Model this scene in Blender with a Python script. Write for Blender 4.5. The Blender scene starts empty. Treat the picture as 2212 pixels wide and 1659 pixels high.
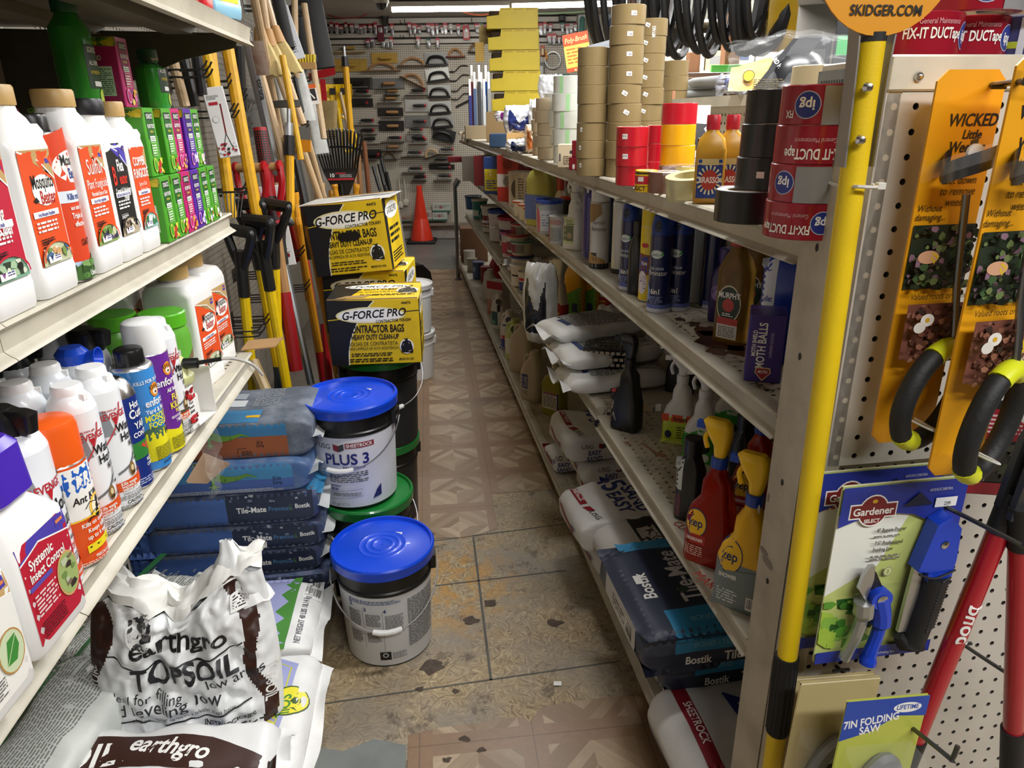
import bpy,bmesh,math,random
from math import sin,cos,pi,radians,sqrt,atan2,floor
from mathutils import Vector as V,Matrix,noise
from mathutils.bvhtree import BVHTree
from mathutils.geometry import tessellate_polygon
SC=bpy.context.scene
COL=SC.collection
rnd=random.Random(7)
# ---------------------------------------------------------------- camera
FW,FH,FPX,CAMZ=2212.,1659.,1533.,1.54
def _cd(x,y):return V(((x-FW/2)/FPX,-(y-FH/2)/FPX,-1.))
_vy=_cd(921,253).normalized()
_vz=-V(((1155-FW/2)/FPX,-(4890.25-FH/2)/FPX,-1.)).normalized()
_vx=_vy.cross(_vz).normalized()
CR=Matrix((_vx,_vy,_vz))
CPOS=V((0,0,CAMZ))
cam=bpy.data.cameras.new('camera')
cam.sensor_fit='HORIZONTAL';cam.sensor_width=36;cam.lens=FPX/FW*36
cam.clip_start=.02
cam_o=bpy.data.objects.new('camera',cam);COL.objects.link(cam_o)
cam_o.matrix_world=Matrix.Translation(CPOS)@CR.to_4x4()
SC.camera=cam_o
def ray(x,y):return(CR@_cd(x,y)).normalized()
def atz(x,y,z=0):
 d=ray(x,y);return CPOS+d*((z-CAMZ)/d.z)
def aty(x,y,Y):
 d=ray(x,y);return CPOS+d*(Y/d.y)
def atx(x,y,X):
 d=ray(x,y);return CPOS+d*(X/d.x)
def atp(x,y,p0,n):
 d=ray(x,y);n=V(n);return CPOS+d*((V(p0)-CPOS).dot(n)/d.dot(n))
 # right shelving run: front plane x = .575 - .0395 y
GA=math.atan(.0395)
GN=V((1,.0395,0))
def atg(x,y,t=0):return atp(x,y,(.575+t,0,0),GN)
def gpt(y,t,z):return V((.575-.0395*y+t,y,z))
WALL_A=radians(6.)
WALL_P=atz(880,517,0)
WALL_N=V((sin(WALL_A),cos(WALL_A),0))
def atw(x,y,off=0):return atp(x,y,WALL_P-WALL_N*off,WALL_N)
# ---------------------------------------------------------------- view, world
SC.view_settings.view_transform='Standard';SC.view_settings.look='None'
SC.view_settings.gamma=1;SC.view_settings.use_curve_mapping=False
SC.view_settings.exposure=0.0
w=bpy.data.worlds.new('world');SC.world=w;w.use_nodes=True
w.node_tree.nodes['Background'].inputs[0].default_value=(.9,.95,1,1)
w.node_tree.nodes['Background'].inputs[1].default_value=.12
SC.cycles.max_bounces=7;SC.cycles.diffuse_bounces=3;SC.cycles.glossy_bounces=3
SC.cycles.transmission_bounces=6;SC.cycles.transparent_max_bounces=12
SC.cycles.caustics_reflective=False;SC.cycles.caustics_refractive=False
SC.cycles.sample_clamp_indirect=4
# ---------------------------------------------------------------- ceiling lamps out of the frame (tubes of the same rows as the visible one)
CEIL=2.68
def area(name,loc,sx,sy,power,col=(1,.995,.985),rz=0):
 l=bpy.data.lights.new(name,'AREA');l.shape='RECTANGLE';l.size=sx;l.size_y=sy
 l.energy=power;l.color=col
 o=bpy.data.objects.new(name,l);COL.objects.link(o);o.location=loc;o.rotation_euler=(0,0,rz)
 return o
LP=47
for _x,_y,_p in((.95,5.3,1),(2.2,5.2,1),(.9,3.3,1.0),(.92,1.5,1.0),(2.2,2.4,1),(.7,-.6,.8),(2.0,-.7,.7),(3.5,2.4,.8),(3.8,5.2,.8),(4.3,7.8,.7)):
 area('ceiling_tube_light',(_x,_y,CEIL-.09),1.2,.14,LP*_p,rz=-.1)
 # ---------------------------------------------------------------- materials
def lin(h):
 h=h.lstrip('#')
 if len(h)==3:h=''.join(c*2 for c in h)
 r=[int(h[i:i+2],16)/255 for i in(0,2,4)]
 return tuple(c/12.92 if c<=.04045 else((c+.055)/1.055)**2.4 for c in r)+(1,)
_MC={}
class N:
 def __init__(s,name):
  s.m=bpy.data.materials.new(name);s.m.use_nodes=True
  s.t=s.m.node_tree;s.p=s.t.nodes['Principled BSDF'];s.out=s.t.nodes['Material Output']
 def n(s,k,**kw):
  n=s.t.nodes.new(k)
  for a,b in kw.items():
   if a.startswith('i_'):
    key=a[2:];key=int(key)if key.isdigit()else key.replace('_',' ')
    if hasattr(b,'is_linked')or isinstance(b,bpy.types.NodeSocket):s.t.links.new(b,n.inputs[key])
    else:n.inputs[key].default_value=b
   else:setattr(n,a,b)
  return n
 def math(s,op,a,b=0,c=0):
  n=s.t.nodes.new('ShaderNodeMath');n.operation=op
  for i,x in enumerate((a,b,c)):
   if isinstance(x,bpy.types.NodeSocket):s.t.links.new(x,n.inputs[i])
   else:n.inputs[i].default_value=x
  return n.outputs[0]
 def mix(s,f,a,b,blend='MIX'):
  n=s.t.nodes.new('ShaderNodeMix');n.data_type='RGBA';n.blend_type=blend
  for i,x in((0,f),(6,a),(7,b)):
   if isinstance(x,bpy.types.NodeSocket):s.t.links.new(x,n.inputs[i])
   else:n.inputs[i].default_value=x
  return n.outputs[2]
 def ramp(s,f,stops):
  n=s.t.nodes.new('ShaderNodeValToRGB');s.t.links.new(f,n.inputs[0]);e=n.color_ramp.elements
  while len(e)<len(stops):e.new(.5)
  for k,(p,c)in zip(e,stops):k.position=p;k.color=lin(c)if isinstance(c,str)else(c,c,c,1)
  return n.outputs[0]
 def co(s):return s.n('ShaderNodeTexCoord').outputs['Object']
 def noise(s,vec,scale,detail=3,rough=.55,dist=0):
  return s.n('ShaderNodeTexNoise',i_Vector=vec,i_Scale=scale,i_Detail=detail,i_Roughness=rough,i_Distortion=dist).outputs[0]
 def bump(s,h,strength=.3,dist=.002):
  b=s.n('ShaderNodeBump',i_Strength=strength,i_Distance=dist,i_Height=h);s.t.links.new(b.outputs[0],s.p.inputs['Normal'])
 def base(s,c,rough=.5,metal=0.):
  if isinstance(c,bpy.types.NodeSocket):s.t.links.new(c,s.p.inputs['Base Color'])
  else:s.p.inputs['Base Color'].default_value=c
  if isinstance(rough,bpy.types.NodeSocket):s.t.links.new(rough,s.p.inputs['Roughness'])
  else:s.p.inputs['Roughness'].default_value=rough
  s.p.inputs['Metallic'].default_value=metal
def M(col,rough=.42,metal=0.,k='',n=0.,b=0.,bs=60.,c2=None,t=0.,a=1.,e=0.,sc=12.,coat=0.):
 """plain procedural material: colour with a little wear noise (n), bump (b), transmission t, alpha a, emission e"""
 key=(col,rough,metal,n,b,bs,c2,t,a,e,sc,coat)
 if key in _MC:return _MC[key]
 x=N('mat_'+col.lstrip('#'));c=lin(col)
 if n or b:o=x.co()
 if n:
  f=x.noise(o,sc,5,.62)
  f=x.math('MULTIPLY',x.math('SUBTRACT',f,.42),3.2);f=x.math('MULTIPLY',x.math('MINIMUM',x.math('MAXIMUM',f,0),1),n)
  c=x.mix(f,c,lin(c2)if c2 else tuple(v*.45 for v in c[:3])+(1,))
 x.base(c,rough,metal)
 if b:x.bump(x.noise(o,bs,3),b)
 if t:x.p.inputs['Transmission Weight'].default_value=t;x.p.inputs['IOR'].default_value=1.35
 if a<1:x.p.inputs['Alpha'].default_value=a
 if e:x.p.inputs['Emission Color'].default_value=lin(col);x.p.inputs['Emission Strength'].default_value=e
 if coat:x.p.inputs['Coat Weight'].default_value=coat
 _MC[key]=x.m
 return x.m
def holes_mat(name,col,pitch,rad,axes=(0,2),rough=.5,dirt=.25,c2='#7a6f5e',zmin=None):
 """sheet with a square grid of real (see-through) holes"""
 x=N(name);o=x.co();s=x.n('ShaderNodeSeparateXYZ',i_Vector=o).outputs
 f=x.noise(o,3.5,6,.65);f=x.math('MULTIPLY',x.math('MAXIMUM',x.math('SUBTRACT',f,.5),0),dirt*5)
 c=x.mix(x.math('MINIMUM',f,1),lin(col),lin(c2));x.base(c,rough)
 d=[]
 for ax in axes:
  q=x.math('DIVIDE',s[ax],pitch);q=x.math('SUBTRACT',x.math('FRACT',q),.5);q=x.math('MULTIPLY',q,pitch);d.append(x.math('MULTIPLY',q,q))
 r=x.math('SQRT',x.math('ADD',*d));al=x.math('GREATER_THAN',r,rad)
 x.t.links.new(al,x.p.inputs['Alpha'])
 return x.m
WHITE='#f2f2ee'
def chrome():return M('#c9cacc',.22,1.)
def steel():return M('#8e9092',.35,1.,n=.3)
def wire():return M('#4a4a46',.4,.8)
# ---------------------------------------------------------------- mesh builder
class B:
 def __init__(s):s.v=[];s.f=[];s.m=[];s.mats=[]
 def mi(s,m):
  if m not in s.mats:s.mats.append(m)
  return s.mats.index(m)
 def add(s,vs,fs,m,X=None):
  o=len(s.v);i=s.mi(m)
  s.v+=[tuple(X@V(p))for p in vs]if X else[tuple(p)for p in vs]
  s.f+=[tuple(a+o for a in q)for q in fs];s.m+=[i]*len(fs)
  return s
 def quad(s,a,b,c,d,m):return s.add([a,b,c,d],[(0,1,2,3)],m)
 def box(s,x0,y0,z0,x1,y1,z1,m,X=None):
  vs=[(x,y,z)for z in(z0,z1)for x,y in((x0,y0),(x1,y0),(x1,y1),(x0,y1))]
  return s.add(vs,[(3,2,1,0),(4,5,6,7),(0,1,5,4),(1,2,6,5),(2,3,7,6),(3,0,4,7)],m,X)
 def rings(s,R,m,X=None,cap0=True,cap1=True):
  n=len(R[0]);vs=[p for r in R for p in r];fs=[]
  for k in range(len(R)-1):
   for i in range(n):
    j=(i+1)%n;fs.append((k*n+i,k*n+j,k*n+n+j,k*n+n+i))
  if cap0:fs.append(tuple(range(n-1,-1,-1)))
  if cap1:fs.append(tuple((len(R)-1)*n+i for i in range(n)))
  return s.add(vs,fs,m,X)
 def lathe(s,prof,m,n=24,X=None,cap0=True,cap1=True):
  return s.rings([[(r*cos(2*pi*i/n),r*sin(2*pi*i/n),z)for i in range(n)]for r,z in prof],m,X,cap0,cap1)
 def loft(s,secs,m,k=4,X=None,cap0=True,cap1=True):
  """secs: (z, hx, hy, corner radius, dx, dy)"""
  R=[]
  for q in secs:
   z,hx,hy,r=q[:4];dx=q[4]if len(q)>4 else 0;dy=q[5]if len(q)>5 else 0
   r=min(r,hx,hy);ring=[]
   for c,(sx,sy)in enumerate(((1,1),(-1,1),(-1,-1),(1,-1))):
    for i in range(k+1):
     a=pi/2*(c+i/k)
     ring.append((dx+sx*(hx-r)+r*cos(a),dy+sy*(hy-r)+r*sin(a),z))
   R.append(ring)
  return s.rings(R,m,X,cap0,cap1)
 def rbox(s,hx,hy,z0,z1,m,r=.004,X=None,k=2):
  b=min(r*.6,(z1-z0)/3)
  return s.loft([(z0,hx-b,hy-b,r),(z0+b,hx,hy,r),(z1-b,hx,hy,r),(z1,hx-b,hy-b,r)],m,k,X)
 def tube(s,pts,r,m,n=8,X=None,cap=True):
  pts=[V(p)for p in pts];rs=r if isinstance(r,(list,tuple))else[r]*len(pts);R=[]
  t=(pts[1]-pts[0]).normalized();up=V((0,0,1))if abs(t.z)<.9 else V((1,0,0));a=t.cross(up).normalized()
  for i,p in enumerate(pts):
   t2=((pts[min(i+1,len(pts)-1)]-p).normalized()+(p-pts[max(i-1,0)]).normalized()).normalized()if 0<i<len(pts)-1 else(pts[min(i+1,len(pts)-1)]-pts[max(i-1,0)]).normalized()
   a=(a-t2*a.dot(t2)).normalized();b=t2.cross(a)
   R.append([p+(a*cos(2*pi*q/n)+b*sin(2*pi*q/n))*rs[i]for q in range(n)])
  return s.rings(R,m,X,cap,cap)
 def prism(s,pts,z0,z1,m,X=None):
  n=len(pts);vs=[(p[0],p[1],z0)for p in pts]+[(p[0],p[1],z1)for p in pts]
  fs=[tuple(range(n-1,-1,-1)),tuple(range(n,2*n))]+[(i,(i+1)%n,n+(i+1)%n,n+i)for i in range(n)]
  return s.add(vs,fs,m,X)
 def grid(s,fn,nu,nv,m,X=None,mf=None):
  vs=[fn(i/nu,j/nv)for j in range(nv+1)for i in range(nu+1)]
  fs=[(j*(nu+1)+i,j*(nu+1)+i+1,(j+1)*(nu+1)+i+1,(j+1)*(nu+1)+i)for j in range(nv)for i in range(nu)]
  s.add(vs,fs,m,X)
  if mf:s.m[-len(fs):]=[s.mi(mf((i+.5)/nu,(j+.5)/nv)or m)for j in range(nv)for i in range(nu)]
  return s
def smooth_path(pts,n=6):
 pts=[V(p)for p in pts];o=[]
 for i in range(len(pts)-1):
  p0,p1,p2,p3=pts[max(i-1,0)],pts[i],pts[i+1],pts[min(i+2,len(pts)-1)]
  for k in range(n):
   t=k/n
   o.append(.5*((2*p1)+(p2-p0)*t+(2*p0-5*p1+4*p2-p3)*t*t+(3*p1-p0-3*p2+p3)*t**3))
 return o+[pts[-1]]
def obj(name,b,parent=None,loc=None,rot=None,sharp=35,label=None):
 me=bpy.data.meshes.new(name);me.from_pydata(b.v,[],b.f)
 for m in b.mats:me.materials.append(m)
 if len(b.mats)>1:me.polygons.foreach_set('material_index',b.m)
 me.polygons.foreach_set('use_smooth',[True]*len(b.f));me.update()
 me.set_sharp_from_angle(angle=radians(sharp))
 o=bpy.data.objects.new(name,me);COL.objects.link(o)
 if parent:o.parent=parent
 if loc is not None:o.location=loc
 if rot is not None:o.rotation_euler=rot if not isinstance(rot,(int,float))else(0,0,rot)
 if label:o['label']=label
 return o
def tag(o,label,cat,group=None):
 o['label']=label;o['category']=cat
 if group:o['group']=group
 return o
def thing(name,label,cat,loc=(0,0,0),rot=0,group=None):
 o=bpy.data.objects.new(name,None);COL.objects.link(o);o.location=loc;o.empty_display_size=.05
 o.rotation_euler=(0,0,rot)if isinstance(rot,(int,float))else rot
 return tag(o,label,cat,group)
def struct(name,b,**k):
 o=obj(name,b,**k)
 if 'parent' not in k:o['kind']='structure'
 return o
def dup(root,loc,rot=None,label=None,group=None):
 r=root.copy();COL.objects.link(r);r.location=loc
 if rot is not None:r.rotation_euler=(0,0,rot)if isinstance(rot,(int,float))else rot
 if label:r['label']=label
 if group:r['group']=group
 for ch in list(root.children):
  c=ch.copy();COL.objects.link(c);c.parent=r
  for g in list(ch.children):
   d=g.copy();COL.objects.link(d);d.parent=c
 return r
def bvh(b):return BVHTree.FromPolygons(b.v,b.f)
def fwd(rot):return V((sin(rot),-cos(rot),0))
def put(px,py,z,rot,depth):
 return atz(px,py,z)-fwd(rot)*(depth/2)
 # ---------------------------------------------------------------- lettering
_CH={}
def _glyphs():
 todo=[]
 chars=[chr(c)for c in range(33,127)]+['é','í','®','™','°']
 for st,off in((0,0.),(1,.022)):
  for ch in chars+[' ']:
   for probe in((ch,'H'+ch+'H')if ch!=' ' else('H H',)):
    c=bpy.data.curves.new('g','FONT');c.body=probe;c.size=1;c.offset=off;c.resolution_u=3
    o=bpy.data.objects.new('g',c);COL.objects.link(o);todo.append((st,ch,probe,o))
  c=bpy.data.curves.new('g','FONT');c.body='HH';c.size=1;c.offset=off
  o=bpy.data.objects.new('g',c);COL.objects.link(o);todo.append((st,'HH','HH',o))
 dg=bpy.context.evaluated_depsgraph_get();tmp={}
 for st,ch,probe,o in todo:
  me=o.evaluated_get(dg).to_mesh()
  xs=[v.co.x for v in me.vertices]
  tmp[st,probe]=(max(xs)if xs else 0)
  if probe==ch:_CH[st,ch]=[[tuple(v.co[:2])for v in me.vertices],[tuple(p.vertices)for p in me.polygons],0]
 for st in(0,1):
  for ch in chars:_CH[st,ch][2]=tmp[st,'H'+ch+'H']-tmp[st,'HH']
  _CH[st,' ']=[[],[],tmp[st,'H H']-tmp[st,'HH']]
 for*_,o in todo:
  c=o.data;bpy.data.objects.remove(o);bpy.data.curves.remove(c)
_glyphs()
def textgeo(s,size,bold=0,align='c',sx=1.,shear=0.,serif=False):
 """2-D lettering: vertices and faces; cap height is about .69 * size"""
 vs,fs,x=[],[],0.
 for ch in s:
  g=_CH.get((bold,ch))or _CH[bold,' ']
  o=len(vs);vs+=[((p[0]+x)*sx+p[1]*shear,p[1])for p in g[0]];fs+=[tuple(a+o for a in f)for f in g[1]];x+=g[2]
 wd=x*sx;off={'c':wd/2,'l':0,'r':wd}[align]
 return[((p[0]-off)*size,p[1]*size)for p in vs],fs
def inkmat(c):return M(c,.45)
def shapes(items,step=.02):
 """flatten label items into (verts2d, faces, colour)"""
 out=[]
 for it in items:
  k=it[0]
  if k=='r':
   _,u0,v0,u1,v1,c=it;nu=max(1,math.ceil(abs(u1-u0)/step));nv=max(1,math.ceil(abs(v1-v0)/step))
   vs=[(u0+(u1-u0)*i/nu,v0+(v1-v0)*j/nv)for j in range(nv+1)for i in range(nu+1)]
   out.append((vs,[(j*(nu+1)+i,j*(nu+1)+i+1,(j+1)*(nu+1)+i+1,(j+1)*(nu+1)+i)for j in range(nv)for i in range(nu)],c))
  elif k=='t':
   _,s,u,v,sz,c=it[:6];o=dict(it[6])if len(it)>6 else{};rot=o.pop('rot',0)
   vs,fs=textgeo(s,sz,**o);ca,sa=cos(rot),sin(rot)
   out.append(([(u+x*ca-y*sa,v+x*sa+y*ca)for x,y in vs],fs,c))
  elif k=='c':
   _,u,v,ru,rv,c=it;n=20
   vs=[(u,v)]+[(u+ru*q*cos(2*pi*i/n),v+rv*q*sin(2*pi*i/n))for q in(.55,1)for i in range(n)]
   fs=[(0,1+i,1+(i+1)%n)for i in range(n)]+[(1+i,n+1+i,n+1+(i+1)%n,1+(i+1)%n)for i in range(n)]
   out.append((vs,fs,c))
  elif k=='p':out.append((list(it[1]),[tuple(range(len(it[1])))],it[2]))
  elif k=='l':
   _,pts,wd,c=it;L=[];R=[]
   for i,p in enumerate(pts):
    a=pts[max(i-1,0)];b=pts[min(i+1,len(pts)-1)];dx,dy=b[0]-a[0],b[1]-a[1];q=sqrt(dx*dx+dy*dy)or 1
    L.append((p[0]-dy/q*wd/2,p[1]+dx/q*wd/2));R.append((p[0]+dy/q*wd/2,p[1]-dx/q*wd/2))
   n=len(pts);out.append((L+R,[(i,n+i,n+i+1,i+1)for i in range(n-1)],c))
  elif k=='f':
   _,u0,v0,u1,v1,c,lh=it;r=random.Random(int((u0+v0*7+u1*3)*1e5));vs=[];fs=[];y=max(v0,v1)-lh
   while y>min(v0,v1):
    x=u0;end=u1-(r.random()*.3*(u1-u0)if r.random()<.3 else 0)
    while x<end:
     wd=min(lh*r.uniform(.8,3.2),end-x);o=len(vs)
     vs+=[(x,y),(x+wd,y),(x+wd,y+lh*.5),(x,y+lh*.5)];fs.append((o,o+1,o+2,o+3));x+=wd+lh*.45
    y-=lh
   out.append((vs,fs,c))
  elif k=='b':
   _,u0,v0,u1,v1=it[:5];r=random.Random(3);out+=shapes([('r',u0,v0,u1,v1,'#eeeeea')],step);vs=[];fs=[];x=u0+.06*(u1-u0);W=u1-u0
   while x<u1-.08*W:
    wd=W*r.choice((.015,.02,.035));o=len(vs);vs+=[(x,v0+.15*(v1-v0)),(x+wd,v0+.15*(v1-v0)),(x+wd,v1-.06*(v1-v0)),(x,v1-.06*(v1-v0))]
    fs.append((o,o+1,o+2,o+3));x+=wd+W*r.choice((.015,.025,.03))
   out.append((vs,fs,'#1c1c1c'))
 return out
def _fine(vs,fs,step):
 """cut faces into triangles no longer than step so that print follows a curved body"""
 vs=list(vs);q=[]
 for f in fs:
  if len(f)==3:q.append(f)
  elif len(f)==4:q+=[(f[0],f[1],f[2]),(f[0],f[2],f[3])]
  else:
   for t in tessellate_polygon([[V((vs[i][0],vs[i][1],0))for i in f]]):q.append(tuple(f[k]for k in t))
 out=[];mid={};s2=step*step*1.5
 while q:
  t=q.pop();e=[((vs[t[k]][0]-vs[t[k-2]][0])**2+(vs[t[k]][1]-vs[t[k-2]][1])**2,k)for k in range(3)];L,k=max(e)
  if L<s2:out.append(t);continue
  a,b,c=t[k],t[k-2],t[k-1];key=(min(a,b),max(a,b))
  if key not in mid:mid[key]=len(vs);vs.append(((vs[a][0]+vs[b][0])/2,(vs[a][1]+vs[b][1])/2))
  m=mid[key];q+=[(a,m,c),(m,b,c)]
 def ar(t):(x0,y0),(x1,y1),(x2,y2)=(vs[i]for i in t);return(x1-x0)*(y2-y0)-(x2-x0)*(y1-y0)
 return vs,[t if ar(t)>0 else t[::-1]for t in out]
def decal(parent,name,items,mapper,step=.02,lift=.0005,matfn=inkmat):
 b=B()
 for i,(vs,fs,c)in enumerate(shapes(items,step)):
  if step<.9:vs,fs=_fine(vs,fs,step)
  b.add([mapper(u,v,lift+i*.00012)for u,v in vs],fs,matfn(c)if isinstance(c,str)else c)
 return obj(name,b,parent)
def flat(o,u,v):
 o,u,v=V(o),V(u).normalized(),V(v).normalized();n=u.cross(v)
 return lambda a,b,h:o+u*a+v*b+n*h
def onto(tree,o,u,v,reach=.3):
 o,u,v=V(o),V(u).normalized(),V(v).normalized();n=u.cross(v);last=[0]
 def f(a,b,h):
  p=o+u*a+v*b;q=tree.ray_cast(p+n*reach,-n)
  if q[0]is None:return p+n*(last[0]+h)
  last[0]=(q[0]-p).dot(n);return q[0]+n*h
 return f
def wrap(r,a0=0,tree=None,cx=0,cy=0,ref=None):
 ref=ref or r;rr=r
 def f(a,b,h):
  th=a0-pi/2+a/ref;d=V((cos(th),sin(th),0));q=rr
  if tree:
   hit=tree.ray_cast(V((cx,cy,b))+d*.6,-d)
   if hit[0]is not None:q=sqrt((hit[0].x-cx)**2+(hit[0].y-cy)**2)
  return V((cx,cy,b))+d*(q+h)
 return f
 # ---------------------------------------------------------------- floor
def floor_mats():
 x=N('osb');o=x.co()
 vor=x.n('ShaderNodeTexVoronoi',i_Vector=o,i_Scale=42.);ang=x.math('MULTIPLY',x.n('ShaderNodeSeparateXYZ',i_Vector=vor.outputs['Color']).outputs[0],6.28)
 rv=x.n('ShaderNodeVectorRotate',i_Vector=o,i_Angle=ang).outputs[0]
 st=x.n('ShaderNodeMapping',i_Vector=rv,i_Scale=(16.,150.,1.)).outputs[0]
 f=x.noise(st,1.,4,.65)
 c=x.ramp(f,((.30,'#5c4a3a'),(.46,'#9c8867'),(.58,'#b8a480'),(.72,'#d2c39e')))
 big=x.noise(o,2.6,6,.6);c=x.mix(x.ramp(big,((.40,0.),(.62,.8))),c,lin('#8d867c'))
 fl=x.noise(o,9.,6,.75);c=x.mix(x.ramp(fl,((.56,0.),(.63,.65))),c,lin('#4e4238'))
 s=x.n('ShaderNodeSeparateXYZ',i_Vector=o).outputs
 # orange glue stains between the pail and the seam
 dx=x.math('MULTIPLY',x.math('SUBTRACT',s[0],.02),4.5);dy=x.math('MULTIPLY',x.math('SUBTRACT',s[1],2.12),3.2)
 d=x.math('SQRT',x.math('ADD',x.math('MULTIPLY',dx,dx),x.math('MULTIPLY',dy,dy)))
 m=x.math('MULTIPLY',x.ramp(x.noise(o,13.,5,.7),((.47,0.),(.56,1.))),x.math('MINIMUM',x.math('MAXIMUM',x.math('SUBTRACT',1.25,d),0),1))
 c=x.mix(x.math('MULTIPLY',m,.75),c,lin('#bd8a3c'))
 x.base(c,.6);x.bump(f,.35,.002);osb=x.m
 x=N('parquet');o=x.co()
 T=.3;mp=x.n('ShaderNodeMapping',i_Vector=o,i_Location=(-.2/T,-1.42/T,0),i_Scale=(1/T,1/T,1)).outputs[0]
 s=x.n('ShaderNodeSeparateXYZ',i_Vector=mp).outputs
 u=x.math('SUBTRACT',x.math('FRACT',s[0]),.5);v=x.math('SUBTRACT',x.math('FRACT',s[1]),.5)
 mx=x.math('MAXIMUM',x.math('ABSOLUTE',u),x.math('ABSOLUTE',v));border=x.math('GREATER_THAN',mx,.385)
 side=x.math('GREATER_THAN',x.math('MULTIPLY',u,v),0)
 p=x.math('ADD',u,v);q=x.math('SUBTRACT',u,v)
 dq=x.math('ADD',x.math('MULTIPLY',side,p),x.math('MULTIPLY',x.math('SUBTRACT',1,side),q))
 pl=x.math('FLOOR',x.math('MULTIPLY',dq,7.5));cell=x.n('ShaderNodeCombineXYZ',i_0=pl,i_1=x.math('ADD',x.math('FLOOR',s[0]),x.math('MULTIPLY',side,31.7)),i_2=x.math('FLOOR',s[1])).outputs[0]
 wn=x.n('ShaderNodeTexWhiteNoise',i_Vector=cell);wn.noise_dimensions='3D'
 dd=x.math('ADD',x.math('MULTIPLY',side,q),x.math('MULTIPLY',x.math('SUBTRACT',1,side),p))
 gv=x.n('ShaderNodeCombineXYZ',i_0=x.math('MULTIPLY',dq,30.),i_1=x.math('MULTIPLY',dd,5.),i_2=x.math('MULTIPLY',wn.outputs[0],60.)).outputs[0]
 gr=x.noise(gv,1.,4,.6)
 c=x.mix(wn.outputs[0],lin('#8f7558'),lin('#c9b394'));c=x.mix(x.math('MULTIPLY',gr,.5),c,lin('#6a5540'))
 bg=x.noise(x.n('ShaderNodeMapping',i_Vector=o,i_Scale=(60.,60.,1.)).outputs[0],1.,3)
 c=x.mix(border,c,x.mix(x.math('MULTIPLY',bg,.55),lin('#9a7d62'),lin('#6f5642')))
 seam=x.math('GREATER_THAN',mx,.494);c=x.mix(x.math('MULTIPLY',seam,.45),c,lin('#4a3b2c'))
 dirt=x.noise(o,2.2,6,.65);c=x.mix(x.ramp(dirt,((.45,0.),(.75,.55))),c,lin('#6b5a48'))
 x.base(c,.36);par=x.m
 return osb,par
OSB,PAR=floor_mats()
b=B();gr=M('#7e837f',.55,n=.35,c2='#4e524f',sc=6)
b.quad((-1.6,-4,0),(7.5,-4,0),(7.5,7.66,0),(-1.6,7.66,0),OSB)
b.quad((-1.6,7.66,0),(7.5,7.66,0),(7.5,10.6,0),(-1.6,10.6,0),M('#6f706c',.45,n=.4,c2='#4a4a48',sc=3))
z=.0016
far=[(-1.0,7.62),(-1.,2.7),(-.4,2.70),(-.395,2.42),(-.1,2.395),(-.02,2.40),(.06,2.392),(.13,2.41),(.2,2.44),(.2,2.72),(.5,2.72),(.5,7.62)]
b.add([(p[0],p[1],z)for p in far],[tuple(range(len(far)))[::-1]],PAR)
near=[(-.13,-1.),(-.13,1.46),(-.06,1.475),(.05,1.478),(.12,1.485),(.185,1.482),(.195,1.465),(.205,1.47),(.23,1.51),(.3,1.52),(.56,1.53),(.56,-1.)]
b.add([(p[0],p[1],z)for p in near],[tuple(range(len(near)))[::-1]],PAR)
gt=[(-.9,-1.),(-.9,1.2),(-.42,1.47),(-.3,1.43),(-.22,1.46),(-.135,1.43),(-.132,-1.)]
b.add([(p[0],p[1],z)for p in gt],[tuple(range(len(gt)))[::-1]],gr)
ln=M('#5d5b55',.7,n=.6)
def strip(p,q,wd):
 p,q=V(p),V(q);d=(q-p).normalized()*wd/2;d=V((-d.y,d.x));b.add([(a.x,a.y,.001)for a in(p-d,q-d,q+d,p+d)],[(0,1,2,3)],ln)
for p,q,wd in(((.105,1.63),(.1,2.39),.008),((-.38,1.6),(.5,1.66),.005),((-.05,2.1),(.42,2.13),.006),((-.3,2.36),(.5,2.44),.006)):strip(p,q,wd)
dk=M('#473a30',.7,n=.5,c2='#756655',sc=40)
for cx,cy,r in((-.07,1.71,.045),(.06,1.9,.03),(.13,1.98,.03),(.0,1.6,.012),(-.1,1.62,.014),(.33,1.85,.03),(-.06,2.43,.018),(-.13,2.42,.012),(.02,1.43,.016),(.06,1.39,.013),(-.03,1.37,.014),(.42,4.35,.02),(-.22,2.44,.02)):
 n=11;b.add([(cx+r*rnd.uniform(.5,1.2)*cos(6.283*i/n),cy+r*rnd.uniform(.4,.9)*sin(6.283*i/n),.0022)for i in range(n)],[tuple(range(n))],dk)
struct('floor',b)
b=B()
for q in(atz(1204,1477,.002),atz(928,862,.002)):
 b.add([(q.x-.012,q.y-.006,0),(q.x+.01,q.y-.01,.001),(q.x+.013,q.y+.006,.001),(q.x-.009,q.y+.01,0)],[(0,1,2,3)],M(WHITE,.6))if q.y<2 else None
tag(obj('paper_scrap',b,loc=(0,0,.003)),'tiny torn white paper scrap lying alone on the worn floor','scrap')
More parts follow.
